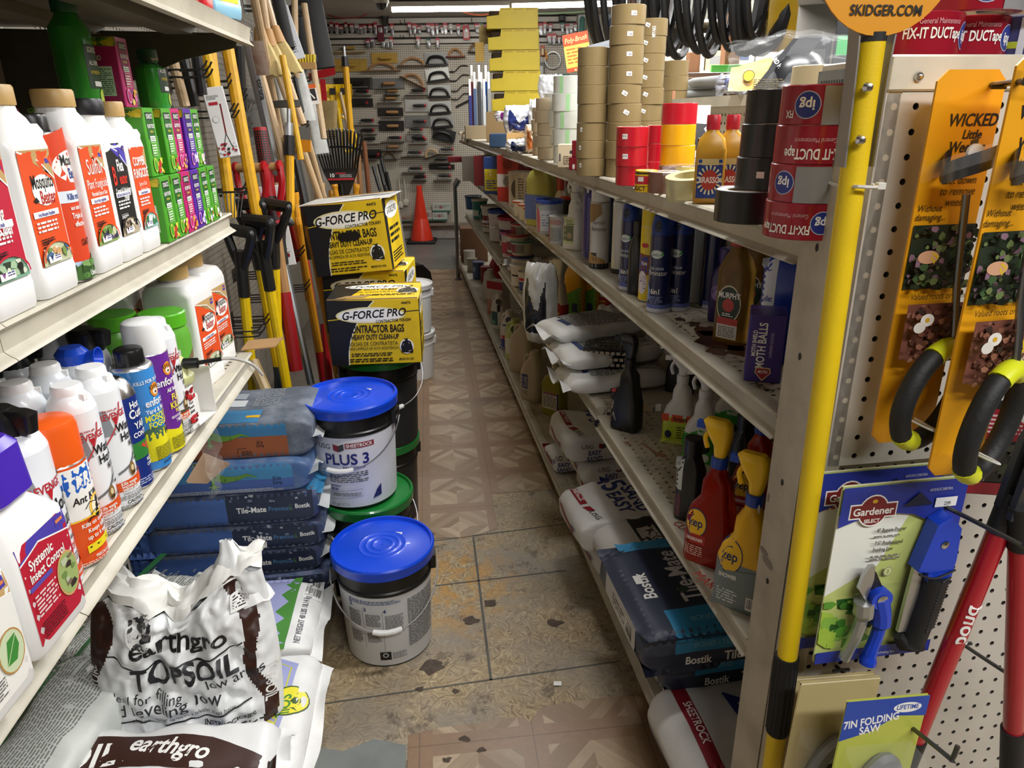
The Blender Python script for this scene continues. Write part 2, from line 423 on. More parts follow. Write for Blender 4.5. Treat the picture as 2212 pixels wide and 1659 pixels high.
# ---------------------------------------------------------------- walls, ceiling
def wpt(u,z,off=0):
 q=V((WALL_P.x,WALL_P.y,0))+V((cos(WALL_A),-sin(WALL_A),0))*u-WALL_N*off;return V((q.x,q.y,z))
WC=M('#c4bbb1',.7,n=.25,c2='#9a8f84',sc=2);WD_=M('#6e6860',.8,n=.3,sc=2)
b=B();b.quad(wpt(-2.2,0),wpt(8,0),wpt(8,CEIL),wpt(-2.2,CEIL),WC);struct('wall_back',b)
b=B();b.quad((-1.27,-4,0),(-1.27,10.3,0),(-1.27,10.3,CEIL),(-1.27,-4,CEIL),WC);struct('wall_left',b)
b=B();b.quad((7.2,10,0),(7.2,-4,0),(7.2,-4,CEIL),(7.2,10,CEIL),WD_);struct('wall_right',b)
b=B();b.quad((7.4,-3.9,0),(-1.5,-3.9,0),(-1.5,-3.9,CEIL),(7.4,-3.9,CEIL),WD_);struct('wall_front',b)
b=B();b.quad((-1.6,10.5,CEIL),(7.5,10.5,CEIL),(7.5,-4,CEIL),(-1.6,-4,CEIL),M('#b5aea6',.75,n=.2,sc=2));struct('ceiling',b)
wu=lambda px,py,off=0:(lambda p:((p.x-WALL_P.x)*cos(WALL_A)-(p.y-WALL_P.y)*sin(WALL_A),p.z))(atw(px,py,off))
# pegboard panels on the end wall
PEG=holes_mat('pegboard_far','#c6beaf',.0254,.0052,(0,2),.6,.2)
b=B();u0,u1=wu(690,200)[0],wu(1420,200)[0];zt,zb=wu(800,98)[1],wu(900,480)[1];Xw=Matrix.Translation(wpt(0,0))@Matrix.Rotation(-WALL_A,4,'Z')
b.box(u0,-.03,zb,u1,-.027,zt,PEG)
for k in range(int((u1-u0)/1.22)+1):
 b.box(u0+k*1.22-.002,-.0285,zb,u0+k*1.22+.002,-.0265,zt,M('#55504a',.8))
b.box(u0,-.012,zb,u1,-.010,zt,M('#2a2724',.9))
o=struct('trim_1',b);o.matrix_world=Xw
u0b=wu(1262,200)[0];b=B();b.box(u0b,-.03,zt,u1+.3,-.027,wu(1300,30)[1],PEG);b.box(u0b,-.012,zt,u1+.3,-.010,wu(1300,30)[1],M('#2a2724',.9));o=struct('trim_2',b);o.matrix_world=Xw
# slatwall strip above
b=B();SL=M('#c9c3ba',.5);us0,us1=wu(680,70)[0],wu(1244,70)[0]
zs=[wu(860,y)[1]for y in(38,53.5,69,83.5,97)]
for i in range(4):b.box(us0,-.04,zs[i+1]+.012,us1,-.0,zs[i]-.012,SL)
b.box(us0,-.02,zs[4],us1,0,zs[0],M('#3b342f',.8))
o=struct('trim_3',b);o.matrix_world=Xw
b=B();zl=wu(900,480)[1];b.box(u0,-.14,zl-.03,us1-.3,0,zl,M('#8a7f72',.6,n=.4));o=struct('trim_4',b);o.matrix_world=Xw
b=B();b.box(-2,-.02,0,1.2,0,.012,M('#6b625a',.7));b.box(-2,-.02,.012,1.2,0,.1,M('#d9d2cb',.6,n=.4));o=struct('baseboard_back',b);o.matrix_world=Xw
# visible fluorescent fixtures
def fixture(p,q,label,z=CEIL-.02):
 p,q=V(p),V(q);d=q-p;L=d.length
 t=thing('ceiling_light',label,'ceiling light',((p+q)/2).to_tuple()[:2]+(z,),atan2(d.y,d.x),'fluorescent lights by the end wall')
 b=B();b.box(-L/2,-.07,-.045,L/2,.07,0,M('#e4e2dc',.5));obj('housing',b,t)
 b=B();b.loft([(-.085,L/2-.02,.03,.02),(-.075,L/2-.012,.055,.02),(-.046,L/2-.012,.062,.01)],M('#fffdf6',.5,e=26.));obj('diffuser',b,t)
 for s in(-1,1):b=B();b.box(s*L/2-.012,-.066,-.088,s*L/2+.012,.066,0,M('#d8d5cf',.5));obj('end_cap',b,t)
fixture(atz(845,20,2.6),atz(1102,17,2.6),'lit white fluorescent ceiling fixture above the stack of yellow bins')
fixture(atz(1105,13,2.6),atz(1356,6,2.6),'lit white fluorescent ceiling fixture ending by the hanging tires')
for _i in range(1):pass
# ---------------------------------------------------------------- right shelving run
CREAM=M('#c6c0b0',.45,n=.45,c2='#7d735d',sc=5)
LIP=M('#bfb9a8',.38,n=.4,c2='#6d634f',sc=7)
DECK=holes_mat('shelf_deck','#c4bcaa',.0254,.0041,(0,1),.5,.8,'#4a382a')
DARK=M('#2b2824',.7)
Z1,Z2,Z3,Z4=1.372,1.085,.645,.10
def z3(y):return.64 if y<2.05 else.668 if y<4.4 else.71
XG=Matrix.Translation(gpt(0,0,0))@Matrix.Rotation(GA,4,'Z')
def gloc(x,y,z):return XG@V((x,y,z))
def shelf_sec(parent,y0,y1,z,depth,deckmat,lipz=.042,side=1):
 b=B();g=.001;s=side
 x1=s*depth
 b.box(min(.03*s,x1),y0+g,z-.003,max(.03*s,x1),y1-g,z,deckmat)
 for k in(.3,.7):b.box(min(s*(depth*k-.02),s*(depth*k+.02)),y0+.02,z-.022,max(s*(depth*k-.02),s*(depth*k+.02)),y1-.02,z-.004,LIP)
 b.box(min(s*.03,s*.034),y0+g,z-.04,max(s*.03,s*.034),y1-g,z-.003,LIP)
 o=obj('shelf',b,parent)
 prof=[(.03,.0),(.004,.0),(0,-.004),(.004,-.008),(.010,-.012),(.010,-.034),(.003,-.040),(-.003,-lipz),(-.004,-lipz-.002),(.012,-lipz-.001),(.014,-.036),(.03,-.006)]
 r=B();R=[[(s*p,y,z+q)for p,q in prof]for y in(y0+g,y1-g)]
 r.rings(R,LIP);obj('price_rail',r,o)
 return o
rs=thing('shelving_unit','long beige steel shelving run on the right side of the aisle','shelving',(0,0,0));rs.matrix_world=XG
BR=[1.0,1.70,2.62,3.53,4.45,5.36,6.65]
for a,c in zip(BR,BR[1:]):
 shelf_sec(rs,a,c,Z1,.40,DECK);shelf_sec(rs,a,c,Z2,.40,DECK)
for a,c in((1.0,2.05),(2.05,3.2),(3.2,4.4),(4.4,5.5),(5.5,6.75)):shelf_sec(rs,a,c,z3((a+c)/2),.42,DECK)
for a,c in((1.0,2.2),(2.2,3.4),(3.4,4.6),(4.6,5.8),(5.8,7.0),(7.0,8.3)):
 o=shelf_sec(rs,a,c,Z4,.45,DECK)
 b=B();b.box(.025,a,0,.04,c,Z4-.03,M('#8b8374',.6,n=.5));obj('kick_plate',b,o)
PEGR=holes_mat('pegboard_shelf_back','#b5ab9a',.0254,.0042,(1,2),.55,.4)
for a,c in zip(BR,BR[1:]):
 b=B();b.box(.424,a+.03,Z4,.428,c-.03,1.56,PEGR);b.box(.45,a+.03,Z4,.452,c-.03,1.56,DARK);obj('back_panel',b,rs)
for a in BR:
 b=B();b.box(.405,a-.02,0,.455,a+.02,1.585,CREAM)
 for k in range(30):b.box(.4035,a-.006,.2+k*.045,.4055,a+.006,.225+k*.045,DARK)
 obj('upright',b,rs)
b=B();b.box(.40,1.0,1.56,.47,6.65,1.59,CREAM);obj('top_rail',b,rs)
# end unit whose pegboard faces the camera
eu=rs
b=B();b.rbox(.012,.0725,0,1.60,M('#c4bcaa',.5,n=.5,c2='#6e6454',sc=9),.003,Matrix.Translation((.012,.9255,0)))
sp=obj('side_panel',b,eu)
b=B()
for px,py in((1765,535),(1728,770),(1690,1042),(1658,1255)):
 q=XG.inverted()@atg(px,py);b.add([(-.0005,q.y+.004*cos(i*.628),q.z+.006*sin(i*.628))for i in range(10)],[tuple(range(10))[::-1]],DARK)
tp=M('#8d8478',.6,n=.5)
for(px,py,w_,h_)in((1795,345,.03,.022),(1772,365,.024,.016),(1755,395,.03,.03),(1762,330,.02,.02),(1658,1215,.045,.02),(1650,1190,.03,.012),(1640,1100,.01,.02),(1660,1075,.008,.018)):
 q=XG.inverted()@atg(px,py);n=9
 b.add([(-.0006,q.y+w_*rnd.uniform(.35,.55)*cos(i*6.283/n),q.z+h_*rnd.uniform(.35,.6)*sin(i*6.283/n))for i in range(n)],[tuple(range(n))[::-1]],tp)
obj('tape_residue',b,sp)
q=XG.inverted()@atg(1790,205);b=B();b.box(-.0008,q.y-.045,q.z-.038,0,q.y+.03,q.z+.03,M('#8f9596',.6,n=.6,c2='#3d3d3d'));st=obj('sticker',b,sp)
b=B()
for k in range(9):b.box(-.0012,q.y-.03+k*.006,q.z,-.0009,q.y-.027+k*.006,q.z+.018,M('#4b4e50',.6))
b.box(-.0012,q.y-.03,q.z-.024,-.0009,q.y+.02,q.z-.019,M('#4b4e50',.6));obj('print',b,st)
def pegmesh(x0,x1,za,zb,y,m,mh,pitch=.0284,r=.0042,ox=0.021,oz=0.004):
 b=B();n=8;xs=[];x=x0
 nx=int((x1-x0)/pitch);nz=int((zb-za)/pitch);dx=(x1-x0)/nx;dz=(zb-za)/nz
 for i in range(nx):
  for j in range(nz):
   cx,cz=x0+(i+.5)*dx,za+(j+.5)*dz;ins=[];out=[]
   for k in range(n):
    a=2*pi*(k+.5)/n;c,s=cos(a),sin(a);q=max(abs(c),abs(s));ins.append((cx+r*c,y,cz+r*s));out.append((cx+dx/2*c/q,y,cz+dz/2*s/q))
   bk=[(p[0],y+.004,p[2])for p in ins]
   # square corners
   cor=[(cx+dx/2*a,y,cz+dz/2*e)for a,e in((1,1),(-1,1),(-1,-1),(1,-1))]
   b.add(ins+out,[(k,(k+1)%n,n+(k+1)%n,n+k)for k in range(n)],m)
   o=[out[0],cor[0],out[1]]
   for c4,(k0,k1)in enumerate(((0,1),(2,3),(4,5),(6,7))):b.add([out[k0],cor[c4],out[k1]],[(0,1,2)],m)
   b.add(ins+bk,[(k,n+k,n+(k+1)%n,(k+1)%n)for k in range(n)],mh)
 return b
PW=M('#d0cbc1',.5,n=.3,c2='#9b9180',sc=4,b=.05);PH=M('#4a443c',.8)
obj('upper_pegboard',pegmesh(.0,.60,1.065,1.56,.853,PW,PH),eu)
obj('lower_pegboard',pegmesh(.0,.62,.25,1.06,.872,PW,PH,.0272),eu)
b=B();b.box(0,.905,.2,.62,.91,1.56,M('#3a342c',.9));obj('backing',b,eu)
b=B();b.rbox(.31,.02,1.562,1.602,M('#dcd8c8',.45,n=.3),.004,Matrix.Translation((.31,.868,0)));b.box(0,.88,1.575,.62,1.0,1.58,CREAM);obj('top_rail',b,eu)
b=B();b.lathe([(.0055,0),(.0055,.003),(.004,.0055),(.0015,.007)],chrome(),12,Matrix.Translation((.035,.848,1.578))@Matrix.Rotation(pi/2,4,'X'));obj('bolt',b,eu)
b=B();SP=M('#4a2a1c',.35,n=.4,c2='#7a5a40',sc=30)
for px,py,r in((1560,735,.05),(1530,715,.03),(1600,760,.03),(1500,700,.014),(1470,690,.012),(1548,760,.02)):
 q=XG.inverted()@atz(px,py,Z2);n=14;b.add([(q.x+r*rnd.uniform(.6,1.3)*cos(6.283*i/n),q.y+r*1.5*rnd.uniform(.6,1.2)*sin(6.283*i/n),Z2+.0007)for i in range(n)],[tuple(range(n))],SP)
obj('spill_stain',b,rs)
for s,px,py,sz in(('ZEP',1420,985,.03),('Cone Lem 2',1400,970,.02),('CLR',1465,1140,.03),('OSPHO',1480,1125,.016),('MARTIN',1530,1270,.035),('WD',1350,960,.02),('Moth',1640,840,.03)):
 q=XG.inverted()@atz(px,py,Z2 if s=='Moth' else z3(1));decal(rs,'marker_note',[('t',s,0,0,sz,'#1f1c1a' if s=='Moth' else '#a8342c',{'sx':.8})],flat((q.x,q.y,q.z+.0006),(.35,-1,0),(1,.35,0)),1)
 # ---------------------------------------------------------------- product builders (local front = -y, foot at z = 0)
def blobs(u0,v0,u1,v1,cols,n,s=.012,seed=1):
 r=random.Random(seed);o=[]
 for i in range(n):
  cu,cv,q=r.uniform(u0,u1),r.uniform(v0,v1),s*r.uniform(.4,1.1);k=r.randint(5,8)
  o.append(('p',[(min(max(cu+q*r.uniform(.6,1.1)*cos(6.283*j/k),u0),u1),min(max(cv+q*r.uniform(.5,1.)*sin(6.283*j/k),v0),v1))for j in range(k)],cols[i%len(cols)]))
 return o
PL=lambda c,r=.33,**k:M(c,r,**k)
def jug(label,loc,rot,w=.1,d=.075,h=.25,body='#f0f0ee',cap='#c8a468',items=(),capr=.028,cat='bottle',name='pesticide_jug',grp=None,caph=.024,band=None):
 """square shouldered jug with a screw cap"""
 t=thing(name,label,cat,loc,rot,grp);m=PL(body,.3);b=B();x,y=w/2,d/2;H=h-caph
 b.loft([(0,x*.94,y*.92,.012),(.006,x,y,.016),(H*.13,x,y,.012),(H*.15,x*.965,y*.94,.007),(H*.75,x*.965,y*.94,.007),(H*.78,x,y,.014),(H*.83,x*.97,y*.97,.018),(H*.88,x*.80,y*.86,.02,0,.0),(H*.93,x*.72,y*.8,.026),(H*.965,capr*.95,capr*.95,.05),(H,capr*.9,capr*.9,.05)],m,4)
 # grip bulge on the side
 b.loft([(H*.80,.012,y*.8,.01,x*.78,0),(H*.86,.016,y*.85,.012,x*.84,0),(H*.9,.012,y*.8,.01,x*.72,0)],m,3)
 o=obj('body',b,t);tree=bvh(b)
 c=B();c.lathe([(capr*.98,0),(capr,.002),(capr,caph-.003),(capr*.94,caph)],PL(cap,.4,b=.1,bs=300.),24);obj('cap',c,t,(0,0,H-.002))
 if items:decal(t,'label',items,onto(tree,(0,-y,0),(1,0,0),(0,0,1)),.03)
 return t
def can(label,loc,rot,r=.033,h=.2,col='#eff0f0',top=('cyl','#eeeeee',.8,.05),items=(),cat='spray can',name='spray_can',grp=None,rim='#d0d0d0',metal=0,bands=(),tilt=0):
 t=thing(name,label,cat,loc,rot,grp);b=B();k=top[0];m=M(col,.28,metal,coat=.3)
 dome=[(r,h),(r*.97,h+.004),(r*.85,h+.016),(r*.62,h+.026),(r*.45,h+.030)]
 b.lathe([(r*.92,0),(r*.98,.001),(r,.004)],M(rim,.3,.9),28,cap1=False);zs=[(0.004,col)]+list(bands)+[(h,None)]
 for(za,ca),(zb,_)in zip(zs,zs[1:]):b.lathe([(r,za),(r,zb)],M(ca,.28,metal,coat=.3),28,cap0=False,cap1=False)
 if k in('cyl','over'):b.lathe([(r,h),(r*.96,h+.004),(r*.9,h+.006)],M(rim,.3,.9),28,cap0=False)
 else:b.lathe(dome,m if k!='bare' else M('#c9c9c9',.25,1.),28,cap0=False)
 obj('body',b,t);c=B();cm=PL(top[1],.3)if len(top)>1 else None
 if k in('cyl','over'):
  cr,chh=top[2],top[3];c.lathe([(cr,h+.001),(cr,h+chh*.82),(cr*.93,h+chh*.95),(cr*.8,h+chh)],cm,24)
 elif k=='neck':
  q=r*.66;z=h+.012;c.lathe([(q*1.12,z),(q*1.12,z+.007),(q,z+.010),(q*.97,z+.022),(q*.85,z+.026),(0.001,z+.026)],cm,22)
  c.box(-.004,-q*1.35,z+.004,.004,-q*.9,z+.013,cm)
 elif k=='hood':
  z=h+.002;q=min(r*.96,.029);c.loft([(z,q,q,.05),(z+.02,q,q,.05),(z+.026,q*.88,q*.92,.03),(z+.046,q*.84,q*.88,.02,0,.002),(z+.054,q*.66,q*.64,.02,0,.006)],cm,5)
  c.loft([(z+.024,.009,.018,.006,0,-q*.85),(z+.048,.011,.02,.006,0,-q*.9),(z+.053,.008,.016,.006,0,-q*.7)],cm,3)
 elif k=='horn':
  z=h+.008;c.loft([(z,r*.7,r*.7,.05),(z+.03,r*.75,r*.75,.03),(z+.04,r*.5,r*.5,.02)],cm,4)
  c.lathe([(.010,0),(.013,.012),(.018,.022),(.016,.022),(.008,.006)],cm,18,Matrix.Translation((0,-r*.55,z+.02))@Matrix.Rotation(pi/2,4,'X'))
 elif k=='keyhole':
  z=h;c.lathe([(r*.99,z),(r*.98,z+.02),(r*.86,z+.042),(r*.6,z+.052),(.3*r,z+.053)],cm,24)
 if c.v:obj('cap',c,t)
 if k=='keyhole':
  c=B();tr=B();tr.lathe([(r*.99,h),(r*.98,h+.02),(r*.86,h+.042)],cm,24);f=wrap(r*.97,0,bvh(tr))
  decal(t,'nozzle_window',[('c',0,h+.023,.009,.014,'#0d1a33'),('r',-.003,h+.014,.004,h+.026,'#c9d2dc')],f,lift=.0008)
 if k=='bare':c=B();c.lathe([(.006,h+.03),(.006,h+.036),(.003,h+.040)],PL('#eeeeee'),12);obj('valve',c,t)
 if items:decal(t,'label',items,wrap(r),.012)
 return t
def carton(label,loc,rot,w,d,h,col,front=(),side=(),top=(),name='carton',cat='box',grp=None,sidecol=None,rough=.4):
 """printed box; side = its right hand face as it faces you, left for sidel"""
 t=thing(name,label,cat,loc,rot,grp);b=B();b.rbox(w/2,d/2,0,h,M(col,rough),.0018,k=1);obj('body',b,t)
 if front:decal(t,'front_print',front,flat((0,-d/2,0),(1,0,0),(0,0,1)),1)
 if side:decal(t,'side_print',side,flat((w/2,0,0),(0,1,0),(0,0,1)),1)
 if top:decal(t,'top_print',top,flat((0,0,h),(1,0,0),(0,1,0)),1)
 return t
def roll(label,loc,r=.052,h=.048,col='#a58a61',core='#d9cdb4',items=(),rot=0,grp=None,face=None,name='tape_roll',rough=.3,ri=.038,wr=.6):
 ri=min(ri,r*.76);t=thing(name,label,'tape',loc,rot,grp);b=B();n=32;m=M(col,rough,n=.15,sc=30)
 b.lathe([(ri,.0005),(r-.001,0),(r,.001),(r,h-.001),(r-.001,h),(ri,h-.0005)],m,n,cap0=False,cap1=False)
 if face:b.lathe([(r-.0012,h+.0002),(ri,h+.0002)],M(face,.5),n,cap0=False,cap1=False)
 obj('tape',b,t);c=B();c.lathe([(ri,0.0005),(ri,h-.0005),(ri-.003,h-.0005),(ri-.003,.0005),(ri,.0005)],M(core,.7),n,cap0=False,cap1=False);obj('core',c,t)
 if items:decal(t,'label',items,wrap(r),.01)
 return t
def sticker(u,v,w_=.012,h_=.008,rot=0.):
 ca,sa=cos(rot),sin(rot);q=lambda x,y:(u+x*ca-y*sa,v+x*sa+y*ca)
 return[('p',[q(-w_,-h_),q(w_,-h_),q(w_,h_),q(-w_,h_)],'#f4f4f2'),('p',[q(-w_*.3,-h_*.5),q(w_*.7,-h_*.5),q(w_*.7,h_*.2),q(-w_*.3,h_*.2)],'#8a8a8a')]
def trigger_bottle(label,loc,rot,w=.1,d=.055,h=.26,body='#eeeeee',head='#f2c318',collar='#1b3f9c',items=(),backitems=(),t_=0.,cat='spray bottle',name='spray_bottle',grp=None,lower=None,nose=1,waist=.62,rough=.3,split=.45):
 """upright bottle with a trigger sprayer on top"""
 t=thing(name,label,cat,loc,rot,grp);x,y=w/2,d/2;H=h*.70;b=B()
 secs=[(0,x*.93,y*.9,.014),(.008,x,y,.02),(H*.25,x,y,.022),(H*.45,x*.98,y*.98,.022),(H*.56,x*.86,y*.92,.022,.0,0),(H*.68,x*waist,y*.85,.02,x*.12,0),(H*.84,x*waist*.92,y*.82,.02,x*.1,0),(H*.93,.017,.017,.03,x*.06,0),(H,.0145,.0145,.03,x*.06,0)]
 m=M(body,rough,t=t_)
 if lower:
  k=4;b.loft(secs[:k],M(lower,rough,t=t_),4,cap1=False);b.loft(secs[k-1:],m,4,cap0=False)
 else:b.loft(secs,m,4)
 obj('body',b,t);tree=bvh(b);xo=x*.06
 if items:decal(t,'label',items,onto(tree,(0,-y,0),(1,0,0),(0,0,1)),.02)
 if backitems:decal(t,'side_label',backitems,onto(tree,(x,0,0),(0,1,0),(0,0,1)),.02)
 c=B();c.lathe([(.0165,H-.006),(.0172,H-.004),(.0172,H+.016),(.0155,H+.018)],PL(collar),22,Matrix.Translation((xo,0,0)));obj('collar',c,t)
 c=B();L=h-H-.018
 c.loft([(H+.017,.012,.012,.01,xo,0),(H+.017+L*.3,.016,.0135,.01,xo+.002,0),(H+.017+L*.62,.026,.0155,.012,xo-.004,0),(H+.017+L*.9,.030,.0135,.012,xo-.010,0),(H+.017+L,.022,.008,.008,xo-.010,0)],PL(head,.25),4)
 hd=obj('sprayer_head',c,t)
 c=B();zt=H+.017+L*.78;c.box(xo-.052*nose,-.007,zt-.008,xo-.035*nose,.007,zt+.006,PL(collar));obj('nozzle',c,hd)
 c=B();c.tube(smooth_path([(xo-.028,0,zt-.014),(xo-.034,0,zt-.03),(xo-.028,0,zt-.05)],3),[.005]*7,PL(head,.25),6);obj('trigger',c,hd)
 return t
def pail(label,loc,rot,r=.13,h=.345,body='#e9e9e8',lid='#1c4fd6',rimc='#161616',items=(),grip=None,bail=.5,name='pail',cat='bucket',lidmark=1,grp=None,ears=True,lidr=None,labelz=(.004,.72)):
 """straight-sided pail with a snap lid, ribbed dark neck and a wire bail"""
 t=thing(name,label,cat,loc,rot,grp);b=B();R=r*1.10
 if labelz[0]>0:b.lathe([(r*.985,0),(r*.995,.002),(r,.006)],M(rimc,.4),44,cap1=False)
 zl=h*labelz[1]
 b.lathe([(r,.006),(r+(R-r)*.72,zl)],M(body,.35,n=.08),44,cap0=False,cap1=False)
 b.lathe([(r+(R-r)*.72,zl),(R*.995,zl+.003),(R*.995,zl+.012),(R*.97,zl+.016),(R*.975,h*.87),(R*1.03,h*.88),(R*1.03,h*.9),(R*.98,h*.905),(R*.985,h*.94)],M(rimc,.35),44,cap0=False)
 obj('body',b,t);q=lidr or R*1.07;c=B();lm=M(lid,.3,coat=.2)
 c.lathe([(q*.98,h*.895),(q,h*.905),(q*1.005,h*.955),(q*1.01,h*.96),(q*1.01,h*.985),(q*.985,h),(q*.955,h),(q*.93,h-.010),(q*.5,h-.009),(q*.45,h-.0065),(q*.41,h-.009),(q*.36,h-.009),(q*.32,h-.0065),(q*.29,h-.009),(q*.22,h-.009),(q*.19,h-.0065),(q*.16,h-.009),(q*.02,h-.009),(.001,h-.006)],lm,56,cap0=False)
 lo=obj('lid',c,t)
 if lidmark:decal(lo,'price_tag',[('p',[(q*.25,q*.34),(q*.38,q*.30),(q*.40,q*.36),(q*.27,q*.40)],'#f4f4f4'),('p',[(q*.30,q*.345),(q*.37,q*.325),(q*.375,q*.345),(q*.31,q*.365)],'#999999')],flat((0,0,h-.009),(1,0,0),(0,1,0)),1,lift=.0012)
 if ears:
  for s in(-1,1):c=B();c.loft([(zl+.005,.012,.026,.006,s*(R*1.0),0),(h*.86,.012,.026,.006,s*(R*1.01),0)],M(rimc,.4),2);obj('ear',c,t)
  if bail is not None:
   pts=[];z0=h*.79;Lb=R*1.05
   for i in range(25):
    a=pi*i/24;rr=Lb*1.07;pts.append((-rr*cos(a),-sin(a)*(rr*1.0)-.002,z0-sin(a)*bail*h))
   c=B();c.tube(pts,.0022,M('#c4c6c8',.3,.9),6);hd=obj('handle',c,t)
   c=B();c.tube(pts[10:15],[.008,.009,.0085,.009,.008],PL('#eeeeec',.4),10);obj('grip',c,hd)
 if items:decal(t,'label',items,wrap(r+(R-r)*.36,0,bvh(b),ref=r),.016,lift=.0007)
 return t
 # a filled paper or plastic sack lying flat; local x = length, y = width, z up
def sack(label,loc,rot,L=.5,W=.3,H=.1,col='#e8e8e4',name='sack',cat='bag',grp=None,items=None,top=None,front=None,right=None,seed=0,wr=.006,mat=None,seam=True,slump=.0,e=.35,ex=7,fl=.22,pinch=.22,fold=None):
 t=thing(name,label,cat,loc,rot,grp);m=mat or M(col,.5,n=.2,c2='#8f8f8a',sc=9,b=.25,bs=30.);b=B();nu,nv=30,22;off=V((seed*3.1,seed*1.7,seed))
 def P(a,q):
  u=-1+2*a;k=max(1-abs(u)**ex,0.0)**.5;pin=1-pinch*abs(u)**10
  c,s=cos(q),sin(q);sg=lambda v:(abs(v)**e)*(1 if v>=0 else-1)
  y=sg(c)*W/2*pin;z=H/2+sg(s)*H/2*max(k,fl)
  p=V((u*L/2,y,z));nz=noise.noise(V((p.x*7,p.y*7,p.z*12))+off)+.55*noise.noise(V((p.x*19,p.y*19,p.z*30))+off)
  if s>-.35:
   p.z+=nz*wr*(1 if s>0 else.5);p.y+=nz*wr*.7*sg(c);p.z-=slump*abs(u)**3*H
  p.x+=wr*.8*noise.noise(V((p.y*13,p.z*20,3))+off)*abs(u)**4
  p.z=max(p.z,.0);return p
 R=[[P(i/nu,2*pi*j/(nv*2))for j in range(nv*2)]for i in range(nu+1)]
 b.rings(R,m);body=obj('body',b,t,sharp=60);tree=bvh(b)
 if seam:
  for s in(-1,1):
   c=B();zz=H*.5
   c.grid(lambda a,q:V((s*(L/2-.004+.03*q),(a-.5)*W*.96,zz+(q*.02*sin(a*9+seed)+.012*noise.noise(V((a*6,seed,1)))*q))),14,2,fold or m);obj('end_fold',c,t)
 if top:decal(t,'top_print',top,onto(tree,(0,0,H),(1,0,0),(0,1,0)),.02,lift=.0009)
 if front:decal(t,'front_print',front,onto(tree,(0,-W/2,0),(1,0,0),(0,0,1)),.02,lift=.0009)
 if right:decal(t,'end_print',right,onto(tree,(L/2,0,0),(0,1,0),(0,0,1)),.02,lift=.0009)
 return t
 # ---------------------------------------------------------------- left shelving run
ls=thing('shelving_unit','beige steel shelving run on the left with pesticide bottles','shelving',(0,0,0))
XL=-.5;A1,A2,A3=1.32,.95,1.745
def lsec(y0,y1,z,depth,x):
 o=shelf_sec(ls,y0,y1,z,depth,DECK,.044,-1);o.location=(x,0,0)
for a,c in((-.3,.86),(.86,1.90)):
 lsec(a,c,A1,.42,XL);lsec(a,c,A2,.42,XL)
 b=B();UD=M('#8d8675',.5,n=.4)
 b.box(-.97,a,A3-.004,-.41,c,A3,UD)
 for xx in(-.55,-.75):b.box(xx-.03,a,A3-.022,xx+.03,c,A3-.003,UD)
 o=obj('shelf',b,ls)
 r=B();prof=[(-.43,-.004),(-.405,-.002),(-.397,-.006),(-.400,-.014),(-.403,-.034),(-.396,-.042),(-.394,-.045),(-.412,-.044),(-.43,-.02)]
 r.rings([[(p,y,A3+q)for p,q in prof]for y in(a,c)],LIP);obj('price_rail',r,o)
 b=B();b.box(-.975,a+.02,.1,-.972,c-.02,2.1,PEGR);b.box(-.995,a+.02,.1,-.993,c-.02,2.1,DARK);obj('back_panel',b,ls)
b=B();b.box(-.99,1.87,0,-.945,1.91,2.1,CREAM)
for k in range(40):b.box(-.9455,1.884,.2+k*.045,-.9445,1.896,.225+k*.045,DARK)
obj('upright',b,ls)
b=B()
BK=M('#5d564a',.55,n=.5)
for y in(1.872,):b.prism([(-.945,A3-.01),(-.42,A3-.02),(-.43,A3-.05),(-.55,A3-.075),(-.945,A3-.22)],0,.004,BK,Matrix(((1,0,0,0),(0,0,-1,y),(0,1,0,0),(0,0,0,1))))
obj('bracket',b,ls)
for z,zz in((A1,0),(A2,0)):
 b=B();b.prism([(-.945,z-.01),(-.53,z-.012),(-.54,z-.035),(-.945,z-.11)],0,.004,BK,Matrix(((1,0,0,0),(0,0,-1,1.875),(0,1,0,0),(0,0,0,1))));obj('bracket',b,ls)
b=B();b.box(-1.0,.0,.0,-.40,2.35,.085,M('#9c8b6c',.6,n=.5));b.box(-.40,0,.0,-.388,2.35,.095,M('#b9a989',.55,n=.5,c2='#6d5f48'));obj('base_plinth',b,ls)
F90=pi/2
W_,K_,OR,RD,TN='#f4f3ee','#1b1b1b','#e2501e','#c4202e','#c2a06a'
GRN=['#6d8b4a','#a8b884','#d8d8c4','#54603c','#c8cfae']
